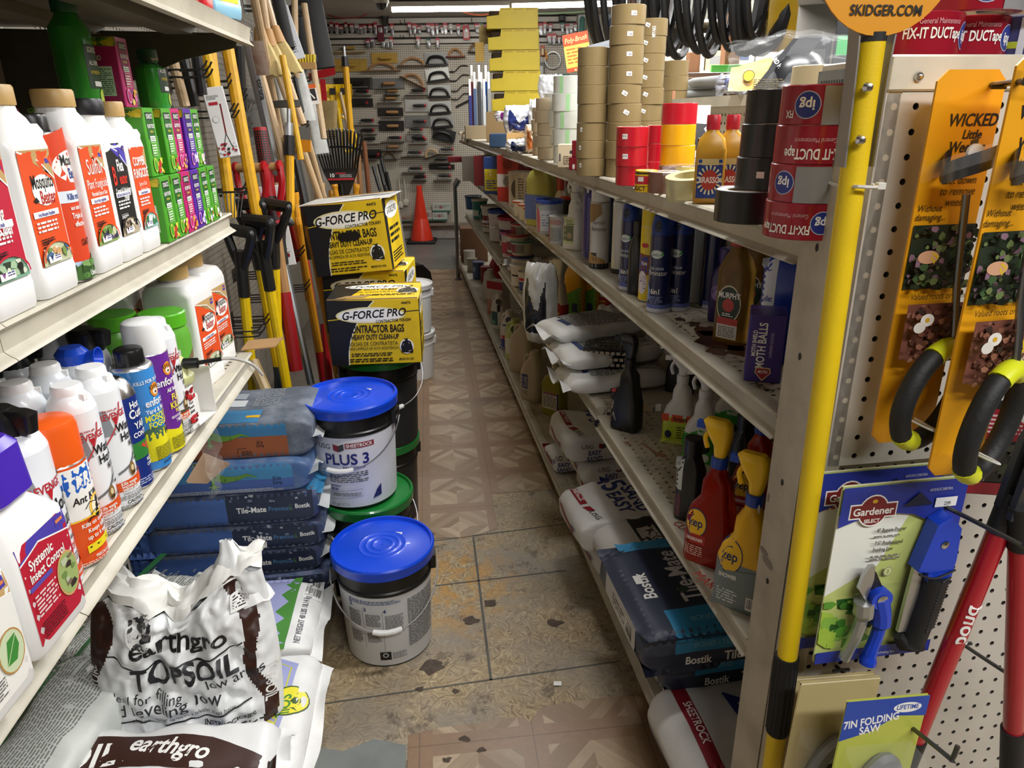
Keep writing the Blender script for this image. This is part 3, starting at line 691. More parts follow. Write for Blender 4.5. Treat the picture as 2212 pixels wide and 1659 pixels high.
def jl(main,w,h,title,band=None,bandc='#3a3f9e',photo=GRN,ink=W_,tan=TN,oval=None,seed=1,low=('#f4f3ee','#8a4a90')):
 x=w*.405;v0,v1=h*.155,h*.70;P=[('r',-x,v0,x,v1,main),('p',[(-x,v1),(x,v1),(x,v1-h*.14),(x*.2,v1-h*.045)],tan),('r',x*.62,v1-.018,x*.92,v1-.005,'#4b3f9b'),('r',x*.64,v1-.012,x*.90,v1-.009,'#d9804a'),('l',[(-x,v1-h*.004),(x*.2,v1-h*.05),(x,v1-h*.145)],.0022,W_)]
 if oval:P.append(('c',x*.15,v1-h*.19,x*.72,h*.075,W_))
 P+=title
 if band:P+=[('r',-x*.85,v1-h*.315,x*.75,v1-h*.285,W_),('t',band,-x*.05,v1-h*.31,h*.026,bandc,{'bold':1,'sx':.62})]
 P+=[('f',-x*.8,v1-h*.39,x*.5,v1-h*.325,ink,.0052),('f',-x*.75,v1-h*.45,x*.1,v1-h*.41,'#222222' if main!='#1c1a1a' else '#999999',.003),('t','CAUTION',-x*.35,v0+h*.105,h*.022,K_ if main!='#1c1a1a' else W_,{'bold':1}),('f',-x*.75,v0+h*.085,x*.3,v0+h*.1,K_,.0035)]
 arc=[(x*cos(a)*.95,v0+h*.02+h*.09*sin(a))for a in[pi*i/10 for i in range(11)]]
 P+=[('p',[(x*.95,v0)]+arc+[(-x*.95,v0)],photo[0])]+blobs(-x*.8,v0+.004,x*.8,v0+h*.085,photo[1:],16,.012,seed)
 P+=[('l',arc,.003,main),('r',-x*.7,v0+.003,x*.1,v0+h*.045,low[0]),('p',[(-x*.6,v0+.012),(-x*.5,v0+.005),(-x*.4,v0+.012),(-x*.5,v0+.009)],low[1]),('f',-x*.3,v0+.004,x*.05,v0+.013,'#44428a',.003)]
 return P
TT=lambda s,u,v,z,c,b=1,sx=.62,**k:('t',s,u,v,z,c,dict(bold=b,sx=sx,**k))
# --- upper row of pesticide jugs; their fronts stand along the shelf lip
h=.265
jy=((.80,'yl'),(.905,'slug'),(1.02,'mosq'),(1.185,'sul'),(1.275,'flea'),(1.375,'cop'))
def jx(y,d):return(-.503-d/2,y,A1+.001)
jug('white jug with yellow label, mostly cut off by the photo edge on the bottle shelf',jx(.80,.075),F90,.1,.075,h,items=jl('#ecd81f',.1,h,[TT('Slug',0,.16,.03,K_)],photo=['#b6b389','#45352a','#d9d5b0','#7c8a4e'],ink=K_,seed=2))
jug('white jug with crimson bug and slug killer label and green leaf photo',jx(.905,.075),F90,.1,.075,h,items=jl('#c01f3a',.1,h,[('c',.0,.165,.024,.02,'#5d8fae'),TT('Bug',-.012,.131,.03,W_),TT('& Slug',-.004,.110,.026,W_),TT('Killer',.012,.093,.024,W_)],'Kills slugs, snails',photo=['#7fae93','#2b2320','#a9c6a0','#33402f','#d9e0c8'],seed=3))
jug('white jug with orange mosquito label, tan cap, second tan cap in the row',jx(1.02,.075),F90,.1,.075,h,items=jl(OR,.1,h,[TT('Mosquito',.006,.138,.024,K_,1,.6),TT('Beater',.012,.118,.024,'#b3261f',1,.6),('p',[(-.026,.124),(-.018,.128),(-.012,.122),(-.02,.12)],K_)],'Area Mosquito Repellent',oval=1,photo=['#c3c9a4','#7c9550','#e7e2d0','#496a8c','#d4a36c'],seed=4,low=(W_,'#2c3f7c')))
jug('white jug with orange sulfur plant fungicide label and grape photo',jx(1.185,.075),F90,.095,.075,h,items=jl(OR,.095,h,[TT('Sulfur',.004,.144,.032,W_,0,.75),TT('Plant Fungicide',.002,.124,.019,W_,0,.62),TT('Micronized Spray or Dust',.002,.113,.0085,W_,1,.6),TT('Ready to Use',.002,.101,.010,W_,0,.6)],'Use on fruits, vegetables',photo=['#8fae5c','#3b3350','#594e6e','#c9d2a4','#6a8b40'],seed=5))
jug('white jug with black cap and black flea beater label with sofa photo',jx(1.275,.07),F90,.09,.07,h*.96,cap='#1a1a1e',items=jl('#1c1a1a',.09,h,[TT('Flea',.006,.142,.026,W_),TT('B',-.022,.122,.04,'#d8331f'),TT('eater',.010,.122,.024,'#d8331f'),TT('Carpet & Upholstery',.002,.108,.0115,W_),TT('Powder',.01,.097,.0105,W_)],'Kills Fleas & Brown Dog Ticks',photo=['#b9aa90','#6f5f4c','#e0d6c0','#2a2420','#8c7c66'],tan='#4b3fb0',seed=6))
jug('slim white jug with orange copper fungicide label beside the green boxes',jx(1.365,.065),F90,.085,.065,h*.95,capr=.022,items=jl(OR,.085,h*.95,[TT('COPPER',.0,.146,.021,W_,1,.7),TT('FUNGICIDE',.0,.126,.021,W_,1,.6),TT('Spray or Dust',.0,.112,.010,W_,0,.6),TT('Ready to Use',.002,.102,.0095,W_,0,.6)],'Controls diseases of',photo=['#8ec4c0','#2f7a4c','#d0e2d8','#48905a','#e5ece4'],seed=7))
for(y,x,cp,lab)in((.93,-.63,TN,'white jug standing behind the crimson slug killer jug'),(1.16,-.63,TN,'white jug behind the orange mosquito jug, only its tan cap showing'),):
 jug(lab,(x,y,A1+.001),F90,.1,.075,h,cap=cp)
 # light blue fogger tin between the mosquito jug and the sulfur jug
t=can('light blue mosquito fogger tin with black cap squeezed between two orange-labelled jugs',(-.538,1.1,A1+.001),F90+.25,.036,.2,'#bfd2e8',('cyl','#141414',.022,.03),cat='spray can',items=[('p',[(-.045,.03),(.045,.03),(.045,.205),(.0,.212),(-.045,.2)],'#d8441f'),('c',.0,.16,.036,.022,W_),TT('Mosquito',0,.162,.02,K_),TT('Beater',.004,.144,.02,'#2a3f86'),('r',-.045,.112,.045,.128,'#dfe8f2'),TT('Kills mosquitoes',0,.116,.012,'#2a3f86'),TT('and other flying insects',0,.102,.008,W_),TT('Triple action',-.006,.090,.011,W_),TT('effective up to',-.004,.079,.010,W_),TT('CAUTION',0,.052,.012,K_),('p',[(-.045,.004),(.045,.004),(.045,.045),(-.045,.02)],'#456b34')]+blobs(-.04,.006,.045,.03,['#5d8a44','#37562a','#7fa45c'],10,.012,4)+[TT('Use outdoors',.004,.008,.011,W_)])
# --- plant food cartons
def schultz(lab,y,z,kind,x=-.5,rot=F90,bottom=0):
 c,t1,hdr={'g':('#4da22a','ALL PURPOSE','#1d5c20'),'p':('#c0206f','BLOOM PLUS','#8a1550'),'v':('#54209c','ROSE FOOD','#36126e'),'f':('#4da22a','PLANT FOOD','#1d5c20')}[kind]
 fl={'g':['#e5e8d8','#d84a32','#6a4a9a','#f0f0ea'],'f':['#d8e24a','#e9a03a','#e8e8e0','#c03a2a'],'p':['#f0a83a','#e06aa8','#8a4a9a','#e8d060'],'v':['#e5e0f4','#a890e0','#d0b0e8','#f4f0fa']}[kind]
 fr=[('r',-.018,.066,.018,.112,hdr),('p',[(-.017,.112),(.017,.112),(.015,.097),(-.013,.1)],'#10331c'),TT('SCHULTZ',.001,.1015,.0105,W_,1,.62),TT(t1,.002,.085,.0095,W_,1,.6),TT('Plant Food',.002,.077,.006,'#e5d84a',1,.6),('r',-.012,.062,.014,.071,W_),('f',-.010,.0635,.012,.07,'#3f7a34',.003),('r',-.012,.036,.014,.060,'#dfe8d0'),('r',-.0112,.0368,.0132,.0592,c),('f',-.010,.038,.012,.058,'#e6efdc',.0045),('c',-.008,.020,.010,.013,'#b8d04a' if kind in 'gf' else '#e89ac4'),('c',-.008,.020,.007,.0095,c)]+blobs(.0,.004,.027,.032,fl,9,.009,int(y*100))
 sd=[('r',-.028,.02,.02,.07,'#e6ece0'),('f',-.026,.022,.018,.068,'#6d7a68',.0035),('r',-.034,.104,.034,.119,'#7a9a48')]+blobs(-.032,.103,.032,.118,['#e5cf3a','#54762c','#d8c22a','#3f5c24'],14,.008,5)+[TT('FOOD',-.006,.080,.0115,W_,1,.7)]
 t=carton(lab,(x-.034,y,z),rot,.056,.066,.12,c,fr,grp=None,name='plant_food_box')
 decal(t,'side_print',sd,flat((-.028,0,0),(0,-1,0),(0,0,1)),1)
 return t
bz=A1+.001
yy=1.455
seq='ffpvgg';nm={'g':'green','f':'green','p':'magenta','v':'violet'}
ordn=['first','second','third','fourth','fifth','sixth']
for i,k in enumerate(seq):schultz(nm[k]+' plant food carton, %s from the fungicide jug in the bottom layer'%ordn[i],yy+i*.0615,bz,k,-.497)
for i,k in enumerate('ffpvg'):schultz(nm[k]+' plant food carton, %s from the fungicide jug in the upper layer'%ordn[i],1.475+i*.0645-(.02 if i<1 else 0),bz+.121,k,-.505+.004*(i%2))
schultz('green plant food carton lying deeper in the shelf behind the layer of cartons',1.54,bz,'f',-.585);schultz('magenta plant food carton behind the upper layer of green ones',1.535,bz+.121,'p',-.58)
def tall_bottle(lab,loc,col,capc,items,r=.035,h=.17,rot=F90):
 t=thing('plant_food_bottle',lab,'bottle',loc,rot);b=B();b.loft([(0,r*.95,r*.8,.03),(.006,r,r*.85,.03),(h*.6,r,r*.85,.03),(h*.72,r*.97,r*.82,.03),(h*.82,r*.55,r*.52,.03),(h*.86,r*.45,r*.45,.03)],M(col,.22),5);obj('body',b,t);tr=bvh(b)
 c=B();c.lathe([(r*.56,0),(r*.58,.002),(r*.58,.022),(r*.5,.024)],PL(capc),22);obj('cap',c,t,(0,0,h*.85))
 decal(t,'label',items,onto(tr,(0,-r,0),(1,0,0),(0,0,1)),.01);return t
lb=[('r',-.022,.03,.022,.10,'#153a1c'),TT('SCHULTZ',.0,.088,.012,W_),TT('ALL PURPOSE',.002,.068,.010,W_),TT('EXTENDED FEED',.0,.054,.007,'#d8c22a'),('r',-.012,.034,.018,.042,W_),('c',.01,.018,.012,.012,'#b8d04a')]
schultz('green plant food carton in the shade behind the fungicide jug, bottom layer',1.395,bz,'f',-.60);schultz('green plant food carton in the shade behind the fungicide jug, second layer',1.395,bz+.121,'f',-.60)
schultz('green plant food carton hidden behind the flea jug',1.30,bz,'f',-.60)
tall_bottle('tall green plant food bottle on the carton stack above the flea jug',(-.60,1.425,bz+.242),'#2f8f2c','#14562c',lb,.036,.175)
schultz('magenta plant food carton standing alone on top of the stacked cartons',1.512,bz+.242,'p',-.55);schultz('magenta plant food carton in the shade behind the tall green bottle',1.36,bz+.121,'p',-.69)
tall_bottle('short round green plant food bottle with dark cap on top of the carton stack',(-.56,1.665,bz+.242),'#2f9a2c','#14562c',lb,.033,.105)
schultz('magenta plant food carton alone at the dim back left of the shelf',.98,bz+.2,'p',-.78)
b=B();b.box(-.86,.85,bz,-.70,1.12,bz+.2,M('#6e5c48',.7));tag(obj('cardboard_box',b),'plain brown cardboard box in the dim back of the bottle shelf','box')
# --- top shelf
jug('red plastic bottle on the top left shelf above the bracket',(-.45,1.56,A3+.001),F90,.07,.06,.2,body='#c4202a',cap='#e8e8e8',items=[('r',-.01,.03,.03,.1,'#f0ece4'),('f',-.008,.04,.028,.09,'#a02020',.006)],name='bottle')
jug('red plastic bottle next to the pale blue feeder jug on the top left shelf',(-.45,1.66,A3+.001),F90,.07,.06,.2,body='#c4202a',cap='#e8e8e8',items=[('r',-.01,.03,.03,.1,'#f0ece4'),('f',-.008,.04,.028,.09,'#a02020',.006)],name='bottle')
t=jug('pale blue feeder jug with yellow label at the end of the top left shelf',(-.445,1.785,A3+.001),F90-.35,.11,.075,.22,body='#86b8cf',items=[('r',-.036,.03,.04,.13,'#f0cf2a'),TT('Feeder',.002,.088,.03,K_,1,.7),('f',-.02,.066,-.002,.082,'#c8502a',.006),('f',.008,.066,.03,.082,'#c8502a',.006),('f',-.01,.04,.03,.05,K_,.006)],name='feed_jug')
b=B();b.box(-.43,1.84,A3-.012,-.40,1.93,A3-.0105,M('#8a7a58',.6));tag(obj('cardboard_scrap',b),'scrap of tan card sticking out under the feeder jug','scrap')
# --- lower shelf on the left: sprays, jars, jugs
az=A2+.001
def revenge(main='wasp'):
 P=[('p',[(-.044,.13),(-.012,.13),(-.02,.172),(-.044,.176)],'#8b8f93'),TT('Get yours...get',-.014,.170,.0055,'#b23a3a',1,.7),TT('REVENGE',-.010,.157,.0145,'#b31f2a',1,.72),('p',[(-.014,.159),(-.005,.159),(-.009,.142)],'#b31f2a'),('l',[(-.028,.118),(-.012,.14),(.0,.165),(.004,.18)],.0025,'#c0484c')]
 if main=='wasp':
  P+=[TT('Wasp &',.014,.133,.0195,K_,1,.8),TT('Hornet',.016,.116,.0195,K_,1,.8),TT('Killer',.018,.103,.0135,K_,1,.8),('l',[(-.022,.064),(.0,.073),(.016,.09),(.018,.101)],.004,'#6f7377'),('c',.002,.065,.006,.012,'#8a6a3a'),('c',.002,.067,.003,.005,'#d8c8a0'),('c',.018,.078,.005,.0025,'#2a2a2a'),TT('Kills on Contact',.014,.057,.0065,K_,1,.75),('p',[(-.038,.032),(.034,.038),(.034,.055),(-.038,.048)],'#d9531e'),TT('Kills wasps,',-.008,.0435,.0075,W_,1,.8),TT('hornets &',-.010,.0385,.007,W_,1,.8),TT('yellow jackets',-.004,.0335,.0075,W_,1,.8),TT('Dielectric breakdown',-.002,.0265,.0055,K_,0,.8),('f',-.03,.018,.02,.026,'#666666',.0026),TT('CAUTION',-.004,.0105,.008,K_,1,.8),('f',-.03,.004,.02,.0095,'#555555',.0026)]
 return P
WL=[('neck','#f0f0f0')]
wasp1=can('white wasp and hornet spray can at the shelf lip, next to the orange-capped ant can',(-.532,1.015,az),F90-.3,.0325,.20,'#eef0f2',('neck','#f4f4f4'),revenge())
dup(wasp1,(-.532,1.094,az),None,'white wasp and hornet spray can at the shelf lip, next to the navy blue can')
BC=[(-.602,1.02,'behind the first wasp spray at the lip'),(-.600,1.10,'behind the second wasp spray at the lip'),(-.605,.935,'behind the orange-capped ant can'),(-.675,.98,'two rows behind the orange-capped ant can'),(-.672,.895,'deep in the shelf behind the black-topped house guard can'),(-.600,.86,'directly behind the black-topped house guard can'),(-.67,1.06,'deep in the shelf behind both wasp sprays')]
wp=can('white collared spray can '+BC[0][2],(BC[0][0],BC[0][1],az),F90+.4,.0325,.205,'#e4e8ec',('neck','#f2f2f0'),[('p',[(-.044,.12),(-.01,.12),(-.02,.172),(-.044,.176)],'#8b8f93'),TT('REVENGE',.01,.155,.013,'#b31f2a',1,.72),TT('Hornet',.0,.12,.02,K_)])
for x,y,s in BC[1:]:dup(wp,(x,y,az),F90+rnd.uniform(-.6,.8),'white collared spray can '+s)
can('black-topped white house guard spray can beside the purple-capped jug',(-.54,.868,az),F90-.2,.042,.205,'#e9ecf0',('hood','#161616'),[('p',[(-.05,.12),(-.012,.12),(-.02,.17),(-.05,.176)],'#8b8f93'),TT('REVENGE',-.004,.150,.017,'#b31f2a',1,.72),('p',[(-.008,.152),(.003,.152),(-.003,.136)],'#b31f2a'),('c',.034,.16,.008,.005,'#8a4a2a'),TT('House',.018,.118,.027,K_,1,.8),TT('Guard',.018,.093,.027,K_,1,.8),TT('Foaming Insect',.018,.083,.0075,'#b33a30',1,.8),TT('keeps killing for',.014,.07,.0075,K_,1,.8),TT('18 MONTHS',.014,.055,.013,'#c8452e',1,.8),('f',-.02,.035,.04,.05,'#7a7a7a',.004),('r',-.05,.012,.05,.03,'#d9531e'),TT('home protectant',.01,.017,.009,W_)])
can('ant killer can with orange cap, blue band and large black ant picture',(-.527,.935,az),F90-.28,.036,.155,'#e2541c',('over','#ea5e1a',.0352,.062),[('r',-.05,.075,.05,.152,'#f2f0ea'),('p',[(-.05,.112),(.05,.121),(.05,.152),(-.05,.147)],'#1f5fc0'),TT('TERRO',.008,.121,.0265,W_,1,.85,shear=.15),TT('Ant Killer',.004,.098,.0155,K_,1,.85,shear=.15),('c',.014,.084,.016,.018,'#f2c64a'),('c',.014,.084,.012,.0135,'#f6ecd0'),('c',.016,.092,.004,.006,K_),('c',.014,.083,.004,.005,K_),('c',.011,.073,.005,.006,K_),('l',[(.014,.09),(.0,.095),(-.008,.088)],.0014,K_),('l',[(.016,.088),(.028,.092),(.034,.085)],.0014,K_),('l',[(.012,.08),(.0,.078),(-.006,.068)],.0014,K_),('l',[(.014,.081),(.026,.078),(.032,.070)],.0014,K_),('l',[(.008,.07),(-.006,.071),(-.014,.064)],.0012,K_),('l',[(-.05,.0745),(.05,.0745)],.002,'#f2d23a'),TT('Kills on contact',.004,.062,.009,W_,1,.8),TT('Keeps killing',.006,.052,.009,W_,1,.8),TT('up to 6 weeks',.006,.042,.009,W_,1,.8),('p',[(-.018,.022),(.022,.026),(.022,.038),(-.018,.034)],'#f0dc28'),('f',-.015,.025,.018,.034,K_,.0045),TT('PRECAUCION',.004,.012,.0065,W_,1,.7),('f',-.03,.004,.02,.011,'#f0d8c8',.0028)])
for y,x,s in((.905,-.605,'orange-capped blue spray can behind the black-topped house guard can'),(.80,-.60,'orange-capped blue spray can at the photo edge behind the purple-capped jug')):
 can(s,(x,y-.03,az),F90,.034,.14,'#1f4fa8',('over','#ea5e1a',.0334,.06),[('r',-.05,.03,.05,.1,'#e2541c')])
can('navy blue bug spray can without a cap, bare silver valve on top',(-.537,1.157,az),F90-.2,.0335,.165,'#1b2f7a',('bare',),[TT('Hot',0,.145,.017,W_,1,.8),TT('Cutter',.008,.128,.021,W_,1,.8),TT('YARD',.010,.108,.017,W_,1,.85),TT('CONTROL',.010,.094,.012,W_,1,.85),('r',-.05,.055,.05,.085,'#2f7a34'),('p',[(-.01,.08),(.03,.08),(.02,.06)],'#c8402a'),TT('KILLS ON',.012,.046,.008,W_),TT('CONTACT',.012,.037,.008,W_),('f',-.02,.006,.03,.022,'#aab4d8',.004)])
def tig(u,v,s=1.):return[('c',u,v,.011*s,.013*s,'#e08a2a'),('c',u,v-.003*s,.006*s,.006*s,'#f4ead8')]+[('l',[(u-.011*s+i*.005*s,v+.009*s),(u-.008*s+i*.004*s,v+.001)],.0013,K_)for i in range(5)]+[('c',u,v-.004*s,.002,.002,K_)]
can('light blue and yellow yard fogger can with tall black cap',(-.53,1.228,az),F90-.25,.034,.19,'#3f8fd8',('over','#151515',.024,.035),[('r',-.052,.02,.052,.075,'#e8de20'),('p',[(-.052,.07),(-.02,.085),(.02,.074),(.052,.084),(.052,.06),(-.052,.06)],'#4a6a54'),TT('KILLS FOR 24 HOURS',.0,.165,.009,W_,1,.8)]+tig(.002,.150)+[TT('enforcer',.004,.123,.020,W_,1,.75),TT('Yard & Patio',.0,.110,.0115,W_,1,.8),TT('MOSQUITO',.004,.096,.0165,'#f0e628',1,.72),TT('FOGGER',.0,.083,.0150,'#f0e628',1,.8),('c',.016,.068,.004,.006,K_),('l',[(.006,.072),(.016,.068),(.027,.073)],.001,K_),('f',-.02,.02,.03,.048,'#6a6420',.003),TT('CAUTION',.0,.012,.008,K_)])
can('purple and yellow flea killer can with tall white cap',(-.528,1.297,az),F90-.25,.035,.195,'#6e2f96',('over','#f2f2f0',.0345,.06),[('p',[(-.053,.004),(.053,.004),(.053,.06),(.0,.045),(-.053,.06)],'#e8de20')]+tig(.0,.165)+[TT('enforcer',.0,.135,.021,W_,1,.8),TT('All Season',.006,.121,.0105,W_,1,.8),TT('FLEA',.010,.103,.0175,'#f0e628',1,.8),TT('KILLER',.010,.088,.0175,'#f0e628',1,.8),TT('PLUS',.008,.078,.0105,'#f0e628',1,.8),TT('GROWTH REGULATOR',.008,.069,.0065,W_),TT('7 MONTHS',.010,.060,.009,W_),('c',.026,.045,.007,.008,K_),('c',.026,.045,.005,.006,'#8a8a60'),('f',-.02,.01,.02,.035,'#6a6420',.003)])
for x,y,s,cc in((-.535,1.372,'white spray can with red lettering behind the purple flea killer can','over'),):
 can(s,(x,y,az),F90-.25,.033,.20,'#eceef0',('neck','#f0f0f0'),revenge()+[TT('Termite',.012,.133,.0165,K_),('r',-.03,.05,.03,.056,'#5a4a3a')])
for x,y,s,hc,cc in((-.60,1.185,'tall white spray can with blue horn nozzle','#d9dde0',('horn','#1c4fd0')),(-.615,1.10+.17,'white spray can with black trigger hood behind the light blue yard fogger','#dfe2e4',('hood','#131313')),(-.70,1.20,'white spray can with black trigger hood two rows behind the navy blue can','#dfe2e4',('hood','#131313')),(-.71,1.10,'white spray can with black trigger hood deepest behind the wasp sprays','#dfe2e4',('hood','#131313')),(-.68,1.30,'tall white-capped grey spray can behind the purple flea killer','#e2e4e6',('over','#f2f2f0',.033,.06)),(-.78,1.22,'white-capped spray can in the back row under the perforated panel','#e2e4e6',('over','#f0f0ee',.033,.06)),(-.78,1.12,'grey-lidded spray can with a guarantee seal in the back row','#c9cccf',('over','#c4c6c8',.033,.06))):
 can(s,(x,y,az),F90+rnd.uniform(-.3,.3),.034,.195,hc,cc,[('c',0,.17,.018,.018,'#b0b3b6'),('c',0,.17,.015,.015,hc)]if 'seal' in s else[])
 # purple-capped concentrates
def conc(lab,y,capc,main,title,ex,x=-.472,rot=F90-.06,w=.115):
 t=thing('concentrate_jug',lab,'bottle',(x-.04,y,az),rot);b=B();m=PL('#f1f1ef',.28);a,d=w/2,.04
 b.loft([(0,a*.95,d*.92,.012),(.006,a,d,.016),(.13,a,d,.012),(.15,a*.98,d*.97,.016),(.175,a*.72,d*.85,.02,-.008,0),(.19,.032,.03,.03,-.012,0),(.2,.030,.028,.03,-.012,0)],m,4);obj('body',b,t);tr=bvh(b)
 c=B();c.loft([(.192,.036,.034,.02,-.012,0),(.196,.040,.037,.02,-.012,0),(.252,.036,.034,.016,-.012,0),(.262,.028,.026,.012,-.012,0)],PL(capc,.25),4);obj('cap',c,t)
 x0=w*.42;P=[('r',-x0,.015,x0,.145,main),('p',[(-x0,.145),(x0,.145),(x0,.118),(-x0*.2,.134),(-x0,.125)],ex),('l',[(-x0,.124),(-x0*.2,.134),(x0,.117)],.002,W_),('r',x0*.55,.13,x0*.9,.143,'#4b3f9b'),('r',x0*.58,.134,x0*.87,.138,'#d9804a')]+title
 decal(t,'label',P,onto(tr,(0,-d,0),(1,0,0),(0,0,1)),.02);return t
leaf=lambda u,v:[('c',u,v,.021,.026,'#b88a4a'),('c',u,v,.019,.024,'#c9d6b0'),('p',[(u-.012,v-.012),(u-.004,v+.014),(u+.010,v+.016),(u+.012,v),(u+.004,v-.014)],'#3f8a3a'),('l',[(u-.012,v-.012),(u+.01,v+.014)],.001,'#d0e0b0')]
conc('white jug with purple cap and crimson systemic insect control label',.775,'#4a2bb0','#b81f34',[TT('Systemic',-.012,.110,.018,W_,1,.75),TT('Insect Control',-.004,.095,.0165,W_,1,.72),('r',-.044,.086,.0,.092,'#5a4fa8'),('c',.026,.066,.022,.03,'#d0a06a'),('c',.026,.066,.020,.027,'#9db06a')]+blobs(.01,.045,.042,.088,['#6f8a48','#3a2f28','#b8c0a0','#7a6a58'],8,.010,3)+[('f',-.042,.05,.0,.082,'#e8c8c8',.005),('f',-.042,.022,.005,.045,'#5a0f1c',.0036)],'#4a3fa6')
conc('white jug with tan cap and green leaf label, left of the purple-capped jug',.645,'#c89a58','#ecebe4',[TT('Bon-Neem',-.008,.108,.017,'#2f5f3a',1,.75),TT('oils',-.02,.09,.022,'#2f5f3a'),('f',-.044,.05,.0,.082,'#b06a6a',.005),('f',-.044,.022,.005,.045,'#6a6a6a',.0036)]+leaf(.024,.06),'#c2a06a')
conc('white jug at the very edge of the photo in front of the leaf-labelled jug',.525,'#c89a58','#dfe6d4',[('r',-.04,.02,.04,.05,'#4a8a34')],'#c2a06a')
# plant jars
def jar(lab,x,y):
 t=thing('plant_food_jar',lab,'jar',(x,y,az),F90-.45);b=B();g='#57a82c'
 b.loft([(0,.042,.042,.05),(.006,.046,.046,.05),(.05,.045,.045,.04),(.15,.052,.05,.05),(.165,.048,.047,.05),(.18,.042,.042,.05)],M('#63a83c',.25),5);obj('jar',b,t);tr=bvh(b)
 c=B();c.lathe([(.046,.176),(.048,.178),(.048,.204),(.045,.207),(.040,.206),(.001,.205)],PL('#58b024',.3),28);obj('lid',c,t)
 decal(t,'label',[('r',-.075,.03,.075,.095,'#e9ebe4'),('p',[(.0,.062),(.075,.09),(.075,.125),(.02,.118),(.0,.1)],'#7d6a4c'),('p',[(-.012,.05),(.075,.058),(.075,.10),(.02,.1)],'#eceee8'),TT('Osmocote',.036,.078,.018,'#8a2430',1,.7),('r',-.012,.012,.075,.05,'#5aa632'),TT('Flower &',.036,.036,.011,W_,0,.75),TT('Vegetable',.036,.024,.011,W_,0,.75),('r',-.062,.03,-.012,.13,'#d4d6d0'),('f',-.058,.035,-.016,.128,'#3c3c3c',.004),('r',.02,.048,.034,.06,W_)],wrap(.046,0,tr),.01);return t
j=jar('green-lidded plant food jar in front of its twin by the white jugs',-.585,1.548)
dup(j,(-.685,1.545,az),None,'green-lidded plant food jar half hidden behind its twin')
# large mosquito jugs
def bigjug(lab,x,y):
 t=thing('pesticide_jug',lab,'bottle',(x,y,az),F90-.12);b=B();m=PL('#f0f0ee',.28);a,d=.062,.06
 b.loft([(0,a*.95,d*.95,.014),(.006,a,d,.02),(.03,a,d,.02),(.034,a*.97,d*.96,.010),(.15,a*.97,d*.96,.010),(.215,a*.97,d*.96,.012),(.228,a,d,.03),(.243,a*.92,d*.9,.035),(.25,a*.6,d*.6,.05),(.252,.03,.03,.05,-.01,0),(.26,.03,.03,.05,-.01,0)],m,5);obj('body',b,t);tr=bvh(b)
 c=B();c.lathe([(.034,0),(.035,.002),(.035,.026),(.032,.028)],PL('#c8a468',.4),26);obj('cap',c,t,(-.01,0,.254))
 decal(t,'label',jl(OR,.12,.285,[TT('Mosquito',.006,.151,.026,K_,1,.6),TT('Beater',.010,.132,.026,'#b3261f',1,.6),('p',[(-.036,.137),(-.028,.142),(-.020,.136),(-.03,.133)],K_)],'Area Mosquito Repellent',oval=1,photo=['#c3c9a4','#3f5c2c','#e7e2d0','#5a7a4a','#2a2a22'],seed=9,low=(W_,'#2c3f7c')),onto(tr,(0,-d,0),(1,0,0),(0,0,1)),.03);return t
j=bigjug('large white mosquito jug with tan cap beside the green-lidded jars',-.59,1.68)
dup(j,(-.598,1.822,az),None,'large white mosquito jug with tan cap at the end of the lower left shelf')
dup(j,(-.735,1.66,az),F90+.2,'large white mosquito jug behind the first one, its label turned away')
dup(j,(-.88,1.42,az),F90+1.2,'large white jug in the back by the perforated panel')
# display tray with rose picture, bottle with clear hose
t=thing('display_tray','white card display tray with a red rose picture on the lower left shelf','tray',(-.54,1.43,az),F90-.2);b=B();wc=M('#eeece8',.5)
b.box(-.055,-.05,0,.055,.05,.002,wc);b.box(-.055,-.05,0,-.053,.05,.09,wc);b.box(.053,-.05,0,.055,.05,.105,wc);b.box(-.055,.048,0,.055,.05,.11,wc);b.box(-.055,-.05,0,-.02,-.048,.09,wc);obj('tray',b,t)
decal(t,'print',[('r',-.053,.034,-.021,.062,W_),TT('Water',-.037,.055,.010,K_),TT('flowers',-.037,.046,.010,K_),TT('plantas',-.037,.037,.010,K_)]+blobs(-.053,.064,-.021,.088,['#b01f24','#7a1418','#c8343a'],14,.009,2)+blobs(-.053,.015,-.021,.033,['#b01f24','#7a1418','#c8343a'],10,.009,3)+[TT('oz.',-.03,.004,.010,K_)],flat((0,-.05,0),(1,0,0),(0,0,1)),1)
t=thing('plant_food_dispenser','small white bottle with pale yellow funnel, black tip and clear hose','bottle',(-.53,1.425,az+.003),F90);b=B();b.loft([(0,.03,.026,.012),(.05,.03,.026,.014),(.065,.02,.02,.02),(.075,.012,.012,.02)],PL('#f0efe9'),4);obj('bottle',b,t)
b=B();b.lathe([(.03,.085),(.032,.09),(.032,.1),(.026,.104),(.020,.118),(.018,.135),(.014,.14)],M('#e2e2a4',.3,t=.2),22);obj('funnel',b,t)
P0=V((0,-.014,.125));b=B();b.tube([P0,P0+V((.0,-.03,.0))],.011,PL('#181818'),14);b.tube([P0+V((0,-.03,0)),P0+V((.008,-.075,.004))],.0045,PL('#181818'),10);obj('tip',b,t)
b=B();b.tube(smooth_path([P0+V((.008,-.075,.004)),P0+V((.016,-.10,.0)),P0+V((.026,-.13,-.018)),P0+V((.036,-.145,-.045))],5),.0035,M('#e6e6e2',.15,t=.6),8);obj('hose',b,t)
